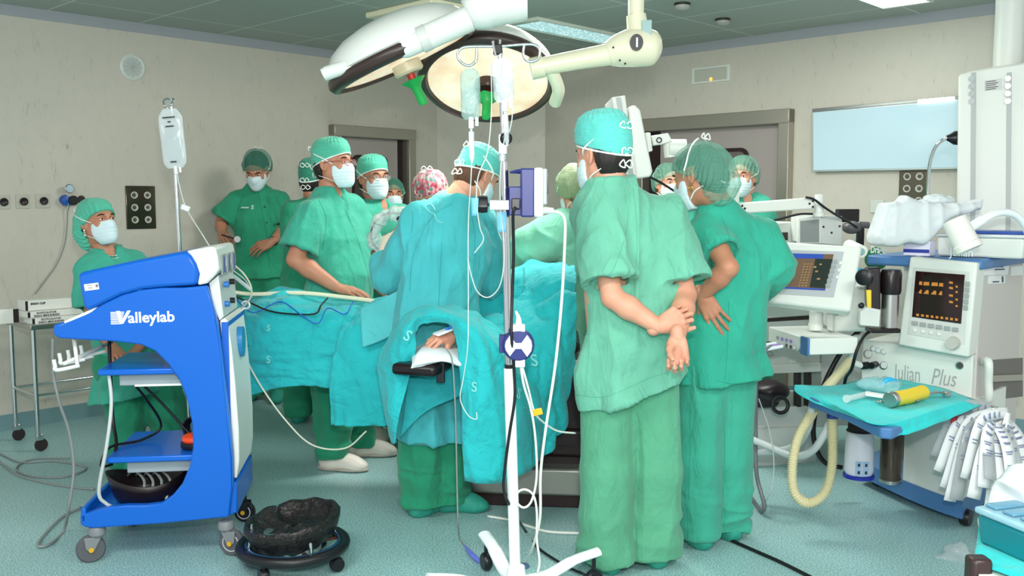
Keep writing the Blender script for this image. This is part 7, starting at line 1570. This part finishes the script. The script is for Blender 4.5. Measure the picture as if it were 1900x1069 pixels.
tri = [onplane(x, y, KO + kN * .004, kN) for x, y in ((1421, 660), (1435, 659), (1428, 648))]; mb = MB(); mb.tube(tri, .0016, 4, closed=True); obj('warning_triangle', mb, print_m, kr, world=True)
K('side_panel', [(1524, 600), (1600, 598), (1600, 790), (1524, 790)], .3, lgrey, -.10)
for x in (1395, 1500): q = onplane(x, 866, KO - kN*.1, kN); mb = MB(); mb.lathe([(0, -.015), (.035, -.015), (.04, 0), (.035, .015), (0, .015)], V(q[0], q[1], .04), kX, 18); obj('castor', mb, black_pl, kr, world=True)
o = thing('camera_head', 'grey camera grip with black bracket behind the hollow white box', 'camera head', P(1580, 420, 5.0)); mb = MB(); mb.ball(P(1580, 422, 5.0), (.05, .05, .035), 18, 12); mb.tube([P(1596, 417, 5.0), P(1612, 418, 5.0)], .018, 14); obj('grip', mb, mat('grip_grey', '5c5a5c', .4), o, world=True, smooth=60); mb = MB(); mb.box(P(1596, 435, 5.02), (.03, .05, .12)); mb.box(P(1572, 400, 5.1), (.12, .04, .07)); obj('bracket', mb, mat('dark_bracket', '1a1214', .4), o, world=True, bevel=.006)
o = thing('black_pack', 'black lumpy equipment pouch on the rack’s lower deck behind the nurse', 'pouch', P(1430, 752, 4.95)); c = P(1428, 728, 4.98); f = Field(c - V(.2, .15, .12), c + V(.2, .15, .12), .008); f.ell(c + UP*.01, (.095, .09, .05)); f.cone(c + V(-.06, 0, -.05), c + V(.02, 0, -.045), .028, .028, k=.02); mb = MB(); fmesh(mb, f.mesh(1, lambda p: .02 * (ridge(p * 12) - .5))); obj('pouch', mb, mat('pouch_black', '20141a', .4), o, world=True, smooth=180)
mb = MB(); mb.torus(P(1448, 752, 4.85), .04, .01, z=(0, -1, .2), n=24, m=8); obj('hand_wheel', mb, black_pl, o, world=True)
# jointed arm with flat monitor
AO = thing('articulated_boom', 'white jointed arm reaching from the rack over the nurse', 'support arm', P(1520, 400, 4.8)); AN = V(0, -1, 0); ap = P(1450, 380, 4.72)
PL('arm_beam', [(1370, 377), (1500, 367), (1512, 372), (1512, 388), (1370, 397)], ap, AN, .07, mw, AO, bevel=.008)
mb = MB(); a = P(1519, 402, 4.75); mb.lathe([(.028, 0), (.028, .02), (.021, .022), (.021, .11), (0, .112)], a, UP, 22); obj('pivot_pin', mb, mw, AO, world=True); mb = MB(); mb.box(P(1359, 371, 4.75), (.055, .07, .13)); obj('elbow_block', mb, mw, AO, world=True, bevel=.008)
for x, y in ((1377, 382), (1382, 387), (1377, 393), (1508, 373), (1508, 384), (1502, 378)): mb = MB(); mb.ball(P(x, y, 4.72) + V(0, -.002, 0), .006, 8, 6); obj('screw', mb, black_pl, AO, world=True)
mb = MB(); mb.tube([P(1352, 362, 4.75), P(1340, 330, 4.80), P(1272, 280, 4.82)], .020, 12); a = P(1258, 277, 4.8); mb.tube([P(1240, 275, 4.8), P(1272, 275, 4.8)], .045, 20); mb.tube([P(1240, 262, 4.8), P(1243, 292, 4.8)], .028, 18); obj('forearm', mb, mw, AO, world=True)
PL('knuckle_plate', [(1208, 252), (1240, 247), (1248, 262), (1228, 268), (1212, 270)], P(1225, 260, 4.76), AN, .05, mw, AO, bevel=.005); PL('mount_plate', [(1198, 246), (1207, 246), (1211, 280), (1203, 282)], P(1205, 260, 4.76), AN, .12, mw, AO, bevel=.003)
mb = MB(); mb.torus(P(1223, 260, 4.755), .012, .003, z=(0, -1, 0), n=16, m=6); mb.ball(P(1214, 261, 4.755), .006, 8, 6); mb.ball(P(1233, 258, 4.755), .006, 8, 6); obj('bolts', mb, print_m, AO, world=True) if False else obj('bolt_ring', MB().torus(P(1223, 260, 4.755), .012, .003, z=(0, -1, 0), n=16, m=6), print_m, AO, world=True)
fm = thing('flat_monitor', 'white flat monitor on the jointed arm, seen edge-on beside the front man', 'monitor', P(1190, 330, 4.7))
PL('rear_shell', [(1166, 198), (1178, 195), (1188, 204), (1211, 318), (1207, 328), (1180, 332), (1172, 320)], P(1190, 260, 4.62), AN, .30, mw, fm, bevel=.008)
PL('front_bezel', [(1135, 181), (1160, 177), (1182, 332), (1162, 325)], P(1190, 260, 4.60), AN, .34, lgrey, fm, bevel=.004); PL('screen_edge', [(1143, 181), (1152, 180), (1176, 328), (1168, 326)], P(1190, 260, 4.60), AN, .004, mat('edge_grey', '9ca4a4', .3), fm, off=.004, bevel=0)
cable('arm_cable', 'black cable running under the jointed arm', [P(1380, 412, 4.9), P(1430, 410, 4.9), P(1480, 398, 4.88), P(1510, 397, 4.85)], .006, black_cable)
cable('arm_cable', 'black cable arching over the end of the jointed arm', [P(1495, 366, 4.70), P(1510, 370, 4.70), P(1530, 385, 4.72), P(1550, 398, 4.8), P(1575, 412, 4.9), P(1590, 422, 4.95)], .006, black_cable)
cable('arm_cable', 'black cable from the edge-on monitor down behind the front man', [P(1205, 328, 4.7), P(1228, 340, 4.75), P(1260, 360, 4.8), P(1290, 375, 4.85)], .006, black_cable)
# supply pendant
PN = unit(V(-.50, -.866, 0)); PX = unit(np.cross(UP, PN)); pp = P(1776, 300, 4.75); pe = thing('supply_pendant', 'tall white ceiling-hung supply column with two grey tracks', 'supply column', pp * V(1, 1, 0) + UP * 1.2)
pf_ = lambda nm, pts, d, m, off=0, bevel=.006: PL(nm, pts, pp, PN, d, m, pe, off=off, bevel=bevel)
pf_('column_case', [(1778, 139), (1800, 132), (1840, 124), (1925, 112), (1925, 470), (1774, 462)], .35, mat('pendant_white', 'dcdfd8', .4), 0, .012)
for x in (1806, 1872): pf_('grey_track', [(x - 4, 135), (x + 5, 134), (x + 3, 440), (x - 6, 440)], .01, mat('track_grey', 'aab0ae', .4), .006, .001)
for x in (1803, 1870):
    for k in range(4): DISC('lock_screw', x, 146 + k * 14, .014, pp, PN, .008, chrome, pe, off=.006, n=16)
pf_('type_plate', [(1827, 150), (1859, 145), (1859, 166), (1827, 169)], .002, mat('type_plate_grey', 'c6c8c4', .4), .003, 0)
mb = MB()
for k in range(5): plate(mb, [(1829, 151.5 + k*3.6), (1848 + (k % 2)*4, 149 + k*3.6), (1848 + (k % 2)*4, 150.3 + k*3.6), (1829, 152.8 + k*3.6)], pp, PN, .0005, .0038)
obj('plate_print', mb, print_m, pe, world=True, smooth=0)
a = onplane(1870, 120, pp - PN*.18, PN); mb = MB(); mb.tube([V(a[0], a[1], a[2] - .03), V(a[0], a[1], H)], .068, 32); obj('ceiling_tube', mb, mat('pendant_white'), pe, world=True)
# goosenecks
o = thing('gooseneck_lamp', 'chrome gooseneck lamp with black head beside the wall viewer', 'lamp', P(1722, 380, 4.9)); mb = MB(); mb.tube(crom([P(1722, 382, 4.9), P(1722, 345, 4.9), P(1726, 300, 4.88), P(1738, 270, 4.85), P(1755, 257, 4.82), P(1764, 255, 4.82)], 6), .009, 10); obj('flexible_neck', mb, chrome, o, world=True, smooth=60); mb = MB(); mb.lathe([(.012, -.02), (.022, .0), (.034, .02), (.036, .045), (0, .045)], P(1763, 256, 4.82), (1, 0, .0), 22); obj('lamp_head', mb, black_pl, o, world=True)
o = thing('gooseneck_lamp', 'white gooseneck lamp with cylindrical shade hanging over the blue deck', 'lamp', P(1850, 420, 4.0)); a, b2 = P(1770, 408, 3.92), P(1799, 464, 3.88); mb = MB(); mb.tube([a, a + (b2-a)*.80, a + (b2-a)*.805, b2], [.050, .052, .056, .056], 30); obj('lamp_shade', mb, mat('shade_white', 'e4e2dc', .35), o, world=True, bevel=.004); mb = MB(); mb.tube([P(1797, 424, 3.95), P(1822, 409, 3.98)], .020, 16); obj('shade_joint', mb, wst, o, world=True, bevel=.002)
mb = MB(); mb.tube(crom([P(1818, 412, 3.98), P(1840, 399, 4.0), P(1862, 394, 4.03), P(1885, 400, 4.06), P(1905, 425, 4.1), P(1912, 462, 4.15)], 6), .016, 12); obj('flexible_neck', mb, wst, o, world=True, smooth=60)
# goods on the deck
zd = zt + .002
def lump(label, name, cat, c, r, m, disp, extra=None, h=.007):
    o = thing(name, label, cat, c - UP * r[2]); f = Field(c - np.array(r) * 1.3 - .05, c + np.array(r) * 1.3 + .05, h); f.ell(c, r)
    if extra: extra(f)
    sl, G = f.win(f.lo, f.lo + 3); f.D[sl] = np.maximum(f.D[sl], (zd - G[..., 2]).astype(np.float32)) if c[2] > 1.1 else f.D[sl]
    mb = MB(); fmesh(mb, f.mesh(1, disp)); obj('outer_film', mb, m, o, world=True, smooth=180); return o
wb = mat('white_bag', 'd4dadc', .5, sub=.1)
PG = [(1621, 452), (1617, 440), (1630, 402), (1636, 378), (1664, 376), (1676, 364), (1704, 372), (1745, 381), (1790, 378), (1815, 370), (1812, 388), (1765, 398), (1738, 418), (1722, 440), (1700, 453), (1676, 449), (1655, 455)]
c0 = P(1690, 452, 4.40); q_ = np.array([[p[0] - c0[0], p[2] - c0[2]] for p in [P(x, y, 4.40) for x, y in PG]])
def polysd(u, v):
    d = np.full(u.shape, 1e9); s_ = np.ones(u.shape); n = len(q_)
    for i in range(n):
        a, b2 = q_[i], q_[i-1]; e = b2 - a; w0, w1 = u - a[0], v - a[1]; t = np.clip((w0*e[0] + w1*e[1]) / (e @ e), 0, 1); d = np.minimum(d, (w0 - e[0]*t) ** 2 + (w1 - e[1]*t) ** 2)
        c1 = v >= a[1]; c2 = v < b2[1]; c3 = e[0]*w1 > e[1]*w0; fl = (c1 & c2 & c3) | (~c1 & ~c2 & ~c3); s_ = np.where(fl, -s_, s_)
    return s_ * np.sqrt(d)
f = Field(c0 + V(-.25, -.16, -.03), c0 + V(.40, .16, .26), .0065)
def bagfn(G):
    g = G - c0; d2 = polysd(g[..., 0], g[..., 2]) + .028; yy = np.abs(g[..., 1]) - (.055 - .10 * np.maximum(0, g[..., 2] - .05)); return np.hypot(np.maximum(d2, 0), np.maximum(yy, 0)) + np.minimum(np.maximum(d2, yy), 0) - .028
f.put(bagfn, f.lo, f.lo + 1.0); o = thing('plastic_bag', 'big white plastic bag slumped on the blue deck of the machine', 'bag', V(c0[0], c0[1], zd))
sl, G = f.win(f.lo, f.lo + 3); f.D[sl] = np.maximum(f.D[sl], (zd - G[..., 2]).astype(np.float32))
mb = MB(); fmesh(mb, f.mesh(2, lambda p: .013 * (ridge(p * V(13, 13, 2.6) @ np.array([[.96, 0, .26], [0, 1, 0], [-.26, 0, .96]]), .7) ** 2 - .45) + .004 * (ridge(p * 22) - .5))); obj('outer_film', mb, wb, o, world=True, smooth=180)
o = thing('storage_bin', 'low white plastic bin on the blue deck behind the gooseneck lamp', 'bin', P(1820, 455, 4.45)); bc = MCr + dR * -.02 - MN * .22 + UP * (zd + .045); mb = MB(); mb.box(bc, (.36, .32, .09), X=dR, taper=1.04); obj('bin_body', mb, mw, o, world=True, bevel=.010); mb = MB(); mb.box(bc + UP*.052, (.39, .35, .014), X=dR); obj('bin_lid', mb, wb, o, world=True, bevel=.006); mb = MB(); mb.box(bc + UP*.066 + dR*.02, (.30, .22, .014), X=dR); obj('blue_stripe_pack', mb, mat('pack_blue', '3c5cb4', .4), o, world=True, bevel=.005)
o = thing('carton', 'small printed carton with blue band tucked under the white bag', 'carton', P(1725, 450, 4.35)); q = MCr + dR * -.27 - MN*.03 + UP * (zd + .035); mb = MB(); mb.box(q, (.12, .08, .07), X=dR); obj('carton_box', mb, mat('carton_lilac', 'dcdcec', .5), o, world=True, bevel=.003); mb = MB(); mb.box(q + MN*.0405 - UP*.012, (.118, .002, .016), X=dR); obj('blue_band', mb, mat('ink_navy', '2a3a94', .5), o, world=True)
lump('crumpled clear pack printed blue lying on top behind the white bag', 'plastic_pack', 'pack', P(1740, 372, 4.55) + UP*.0, (.075, .05, .028), mat('foil_film', 'dfe8ea', .15, alpha=.85), lambda p: .014 * (ridge(p * 30) - .5))
# sterile packets hanging in a bunch
pk_m = mat('packet_paper', 'e9ecec', .5); pk_f = mat('packet_film', 'c4cacc', .15, alpha=.55); pk_p = mat('packet_print', '8a93b4', .6); rng = random.Random(5)
top = P(1850, 775, 3.98)
tips = [(1738, 848, 3.95), (1742, 875, 3.92), (1752, 905, 3.90), (1762, 930, 3.88), (1775, 928, 3.86), (1790, 888, 3.84), (1806, 925, 3.82), (1826, 905, 3.80), (1838, 890, 3.78), (1858, 900, 3.80), (1866, 935, 3.82), (1880, 925, 3.80), (1892, 880, 3.84), (1828, 1005, 3.92), (1840, 985, 3.94), (1905, 900, 3.9)]
for i, (x, y, Yd) in enumerate(tips):
    tipp = P(x, y, Yd); tp_ = top + V(rng.uniform(-.05, .06), rng.uniform(-.04, .05), rng.uniform(-.02, .03)); ctrl = (tp_ + tipp) / 2 + V((tipp[0] - tp_[0]) * .22, -.03, .10 if x < 1800 else .04)
    cv = crom([tp_, tp_ + (ctrl - tp_) * .5 + UP*.02, ctrl, tipp], 6); w = rng.uniform(.022, .034); G = []
    for j, p in enumerate(cv): tt = unit(cv[min(j+1, len(cv)-1)] - cv[max(j-1, 0)]); sd = unit(np.cross(tt, V(.2, -1, .1))); ww = w * (.6 + .4 * min(1, j / 5)); G.append([p - sd * ww, p + V(0, -.004, 0), p + sd * ww])
    o = thing('sterile_packet', 'long white sterile packet in the bunch hanging beside the machine', 'packet', tp_, group='sterile packets hanging in a bunch')
    mb = MB().grid(G)
    for j in range(4, len(cv) - 3, 2):
        for q in (0, 1): mb.box(cv[j] * (1 - .35*q) + cv[j+1] * .35 * q + V(.0, -.0075, 0), (w * (1.1 - .3*q), .001, .0035), X=unit(G[j][2] - G[j][0]), mi=1)
    if i == 0: mb.box(cv[-6] + V(0, -.008, 0), (w * .7, .001, .05), X=unit(G[j][2] - G[j][0]), mi=2)
    obj('paper_sleeve', mb, [pk_m if i % 4 else pk_f, pk_p, mat('packet_red', 'c03a48', .5)], o, world=True, smooth=180, solid=.0015)
mb = MB(); mb.torus(top + V(0, 0, .01), .035, .004, z=(1, 0, .3), n=24, m=6); mb.tube([top + V(0, .0, .04), top + V(-.12, .10, .08)], .004, 6); tag(obj('packet_ring', mb, chrome, smooth=60), 'metal ring from which the sterile packets hang', 'ring')
lump('crumpled clear film bag hanging low by the packet bunch near the blue base', 'film_bag', 'bag', P(1772, 1042, 3.75), (.075, .05, .07), mat('film_clear', 'c8d0d2', .12, alpha=.4), lambda p: .035 * (ridge(p * 16) ** 2 - .4))
# low table at the bottom right corner
zl = .40; lo = thing('instrument_table', 'low table with brown post and pale edge at the bottom right corner', 'table', FZ(1870, 1069, 0) + V(0, .25, 0))
L0 = FZ(1815, 1058, zl); L1 = FZ(1835, 950, zl); L2 = FZ(1960, 950, zl); L3 = FZ(1990, 1120, zl); L4 = FZ(1822, 1120, zl)
mb = MB(); pl5 = [L4, L0, L1, L2, L3]; mb.raw([p - UP*.03 for p in pl5] + pl5, [tuple(range(5)), tuple(range(5, 10))[::-1]] + [(i, 5+i, 5+(i+1) % 5, (i+1) % 5) for i in range(5)]); obj('table_top', mb, cream, lo, world=True)
for p in (L0 + V(-.0, .0, 0), L2, L3): 
    mb = MB(); mb.box(V(p[0], p[1], zl/2 + .02), (.06, .06, zl + .04)); obj('leg', mb, mat('post_brown', '3c2a2a', .35), lo, world=True, bevel=.012)
G = surf([[L1 + V(-.02, .02, .006), (L1 + L2)/2 + V(0, .02, .012), L2 + UP*.01], [(L0 + L1)/2 + V(-.02, 0, .008), (L0 + L2)/2 + UP*.012, (L2+L3)/2 + UP*.01], [L0 + V(.0, .03, .008), (L0 + L3)/2 + UP*.012, L3 + UP*.01]], 8, 8); G[..., 2] += .006 * (ridge(G * 9) - .3)
tag(obj('surgical_cloth', MB().grid(G), MC['cloth_bright_turquoise'], smooth=180, solid=.004), 'turquoise cloth on the low table at the bottom right', 'cloth')
o = thing('sorting_box', 'translucent pale blue compartment box on the low table', 'box', FZ(1885, 985, zl + .01)); bc = FZ(1922, 992, zl + .06) ; mb = MB(); mb.box(bc, (.24, .18, .09), X=unit(V(.95, .3, 0)), taper=1.08); obj('box_body', mb, mat('box_teal', '1f8a96', .2, alpha=.85), o, world=True, bevel=.01); mb = MB(); mb.box(bc + UP*.058, (.27, .21, .022), X=unit(V(.95, .3, 0))); lid = obj('box_lid', mb, mat('lid_clear_blue', 'a8d4e4', .15, alpha=.8), o, world=True, bevel=.008)
for i in range(3):
    mb = MB(); mb.box(bc + UP*.075 + V(.95, .3, 0) * 0 + V(-.3, .95, 0) * (.065 * (i - 1)), (.22, .045, .012), X=unit(V(.95, .3, 0))); obj('lid_bay', mb, mat('bay_blue', '6fa8c4', .2, alpha=.8), lid, world=True, bevel=.005)
c = FZ(1910, 925, zl + .13); o = thing('plastic_bag', 'white crumpled bag piled behind the compartment box', 'bag', c - UP*.1); f = Field(c - .2, c + .2, .007); f.ell(c, (.10, .08, .10)); f.cone(c + V(-.05, 0, -.03), c + V(-.11, 0, -.08), .05, .03, k=.04); mb = MB(); fmesh(mb, f.mesh(1, lambda p: .03 * (ridge(p * 13) - .5))); obj('outer_film', mb, wb, o, world=True, smooth=180)
cable('floor_cable', 'black cable running over the floor to the bottom edge, right of the nurse', [FZ(1350, 1000, .008), FZ(1400, 1022, .008), FZ(1450, 1044, .008), FZ(1500, 1069, .008), FZ(1530, 1085, .008)], .0075, black_cable)
cable('grey_hose', 'thick grey cable hooking down to the floor right of the nurse', [P(1403, 700, 4.5), P(1402, 800, 4.5), P(1404, 880, 4.4), P(1418, 935, 4.25)] + [FZ(1412, 948, .01), FZ(1395, 925, .01), FZ(1375, 905, .01)], .010, mat('grey_hose', '70757a', .4), 'hose')
cable('thin_line', 'thin pale line curving to the floor right of the nurse', [P(1408, 740, 4.4), P(1428, 800, 4.4), P(1436, 860, 4.3), P(1430, 910, 4.2)] + [FZ(1410, 945, .006), FZ(1380, 965, .006)], .003, mat('milky_tube'), 'line')
# ================= left trolley and boxes =================
TC1 = FZ(72, 838) * V(1, 1, 0); ztt = .745; tw, tl = .40, .95; tr_ = thing('instrument_trolley', 'steel trolley on castors standing along the left wall', 'trolley', TC1)
ctr = TC1 - nL * (tw/2 - .02) + dL * (tl/2 - .02)
mb = MB(); mb.box(ctr + UP * (ztt - .015), (tl, tw, .03), X=dL); obj('top_tray', mb, steel, tr_, world=True, bevel=.003)
for a_ in (0, 1):
    for b_ in (0, 1):
        q = TC1 + dL * (tl - .04) * a_ - nL * (tw - .04) * b_; mb = MB(); mb.tube([V(q[0], q[1], .10), V(q[0], q[1], ztt - .02)], .0125, 14); lg = obj('leg', mb, chrome, tr_, world=True)
        mb = MB(); mb.lathe([(0, -.012), (.034, -.012), (.038, 0), (.034, .012), (0, .012)], V(q[0], q[1], .038) + dL*.015, nL, 22); cs_ = obj('castor_wheel', mb, mat('wheel_dark', '2a2022', .5), lg, world=True); mb = MB(); mb.box(V(q[0], q[1], .085) + dL*.006, (.035, .036, .035), X=dL); obj('castor_fork', mb, chrome, lg, world=True, bevel=.003)
mb = MB(); 
zr = .33
for b_ in (0, 1): q = TC1 - nL * (tw - .04) * b_; mb.tube([V(q[0], q[1], zr), V(*(q + dL*(tl - .04))[:2], zr)], .009, 12)
for a_ in (0, 1): q = TC1 + dL * (tl - .04) * a_; mb.tube([V(q[0], q[1], zr), V(*(q - nL*(tw - .04))[:2], zr)], .009, 12)
obj('lower_rail', mb, chrome, tr_, world=True, smooth=60)
bx_w = mat('carton_white', 'e8e8e0', .5); bx_d = mat('carton_dark_end', '241018', .5); bx_p = mat('carton_purple', '8a5a9c', .5)
def carton(label, s0, n0, z0, L_, W_, H_, ends, txt, group=None):
    o = thing('carton', label, 'carton', TC1 + dL * s0 + UP * z0, group=group); c = TC1 + dL * (s0 + L_/2) - nL * (n0 + W_/2) + UP * (z0 + H_/2)
    mb = MB(); mb.box(c, (L_, W_, H_), X=dL); bd = obj('carton_box', mb, bx_w, o, world=True, bevel=.002)
    mb = MB(); mb.box(c + dL * (L_/2 - ends/2 + .0), (ends, W_ + .002, H_ - .004), X=dL); obj('dark_end', mb, bx_d, o, world=True); mb = MB(); mb.box(c - dL * (L_/2 - .008), (.014, W_ + .002, H_ - .004), X=dL); obj('dark_stripe', mb, bx_d, o, world=True)
    f0 = c + nL * (W_/2 + .0015)
    for (s, ds, dz, sz, m, bo) in txt: text('lettering', s, sz, f0 + dL * (ds - L_/2) + UP * (dz - H_/2), dL, UP, m, bd, extr=.0004, bold=bo)
    return o
ink = mat('ink_dark')
carton('long white carton printed with shears lettering, lowest on the trolley', .0, .01, ztt, .62, .14, .036, .09, [('ROTICULATOR', .05, .020, .016, ink, .0004), ('ENDO MINI-SHEARS', .035, .004, .016, ink, .0004)])
carton('long white carton printed with shears lettering, second from the bottom', -.02, .02, ztt + .038, .60, .14, .036, .09, [('ROTICULATOR', .05, .020, .016, ink, .0004), ('ENDO MINI-SHEARS', .035, .004, .016, ink, .0004)])
carton('thicker white carton with dark end on top of the flat ones', -.02, .05, ztt + .076, .46, .12, .06, .075, [('ENDO CLIP', .03, .035, .016, ink, .0008)])
carton('white carton standing at the far side of the trolley, at the left edge', -.32, .16, ztt, .30, .12, .085, .03, [])
carton('pale carton lying on the trolley nearest the blue cart', .48, .06, ztt + .075, .30, .22, .05, .04, [])
mb = MB()
for z_ in (ztt + .018, ztt + .056):
    q = TC1 + dL * .27 + nL * (.0 if z_ < ztt + .03 else -.01) + nL * (-.008) + UP * z_; mb.box(q, (.055, .003, .014), X=dL)
cable('floor_cable', 'pale cable trailing over the floor by the trolley at the left edge', [FZ(-10, 850, .006), FZ(30, 880, .006), FZ(80, 895, .006), FZ(140, 905, .006), FZ(175, 908, .006)], .006, grey_cable)
cable('floor_cable', 'grey looped cable lying on the floor left of the blue cart', [FZ(0, 842, .006), FZ(40, 858, .006), FZ(100, 856, .006), FZ(160, 868, .006), FZ(120, 885, .006), FZ(60, 884, .006), FZ(30, 870, .006), FZ(60, 852, .006), FZ(130, 850, .012)], .005, grey_cable)
# ================= bin in front =================
bc = FZ(545, 1048) + V(0, .0, 0); bn_ = thing('waste_bin', 'wheeled bin ring lined with a black bag, bottom centre left', 'waste bin', bc)
mb = MB(); mb.torus(bc + UP*.085, .205, .021, n=48, m=12); obj('bumper_ring', mb, mat('black_rubber', '16161a', .4), bn_, world=True, smooth=180)
mb = MB(); mb.torus(bc + UP*.095, .182, .008, n=48, m=8); obj('inner_ring', mb, mat('ring_blue_grey', '3c6a94', .2, .7), bn_, world=True, smooth=180)
mb = MB(); mb.lathe([(.10, .06), (.11, .065), (.115, .14), (.0, .14)], bc, UP, 32); obj('bucket', mb, steel, bn_, world=True)
for k in range(4):
    a = R(35 + 90*k); d = V(math.cos(a), math.sin(a), 0); mb = MB(); mb.box(bc + d*.15 + UP*.075, (.11, .018, .012), X=d); sp = obj('spoke', mb, mat('spoke_copper', '6a4232', .4, .5), bn_, world=True); mb = MB(); mb.tube([bc + d*.185 + UP*.08, bc + d*.165 + UP*.20], .006, 8); obj('upright', mb, chrome, bn_, world=True)
    e = bc + V(math.cos(a + .6), math.sin(a + .6), 0) * .20; mb = MB(); mb.lathe([(0, -.016), (.026, -.016), (.03, 0), (.026, .016), (0, .016)], e + UP*.03, V(math.cos(a), math.sin(a), 0), 18); mb.tube([e + UP*.04, e + UP*.08], .010, 8); obj('castor', mb, black_pl, bn_, world=True)
G = []; n = 72
prof = [(.150, .135), (.165, .15), (.185, .175), (.200, .205), (.205, .232), (.198, .246), (.185, .240), (.172, .222), (.150, .200), (.110, .185), (.06, .19), (.015, .195)]
for j, (r_, z_) in enumerate(prof):
    row = []
    for k in range(n):
        a = 2*math.pi*k/n; w = .004 * math.sin(9*a + j) + .003 * math.sin(17*a + 2*j); rr = r_ + w * (1 if j < 4 or j > 6 else .3); zz = z_ + (.004 * math.sin(5*a + j) if j > 6 else .004*math.sin(11*a)) + .022 * math.cos(a - .3) * (r_ / .2) - .040
        row.append(bc + V(rr * math.cos(a) * .93, rr * math.sin(a), zz))
    G.append(row)
G = np.array(G); G = G + UP * ((ridge(G * V(17,17,30), 1.3) ** 2 - .4) * .020 * (np.arange(len(prof)) > 6)[:, None])[..., None]
mb = MB().grid(G, wrap=True); bgm = mat('black_bag_film', '1c1716', .22); nt, NN, L, b = nodes(bgm); bump(nt, b, tex(nt, 'Noise', 40, 4, dist=1.5).outputs['Fac'], .9, .01)
obj('bag_liner', mb, bgm, bn_, world=True, smooth=60, solid=.001, subd=1)
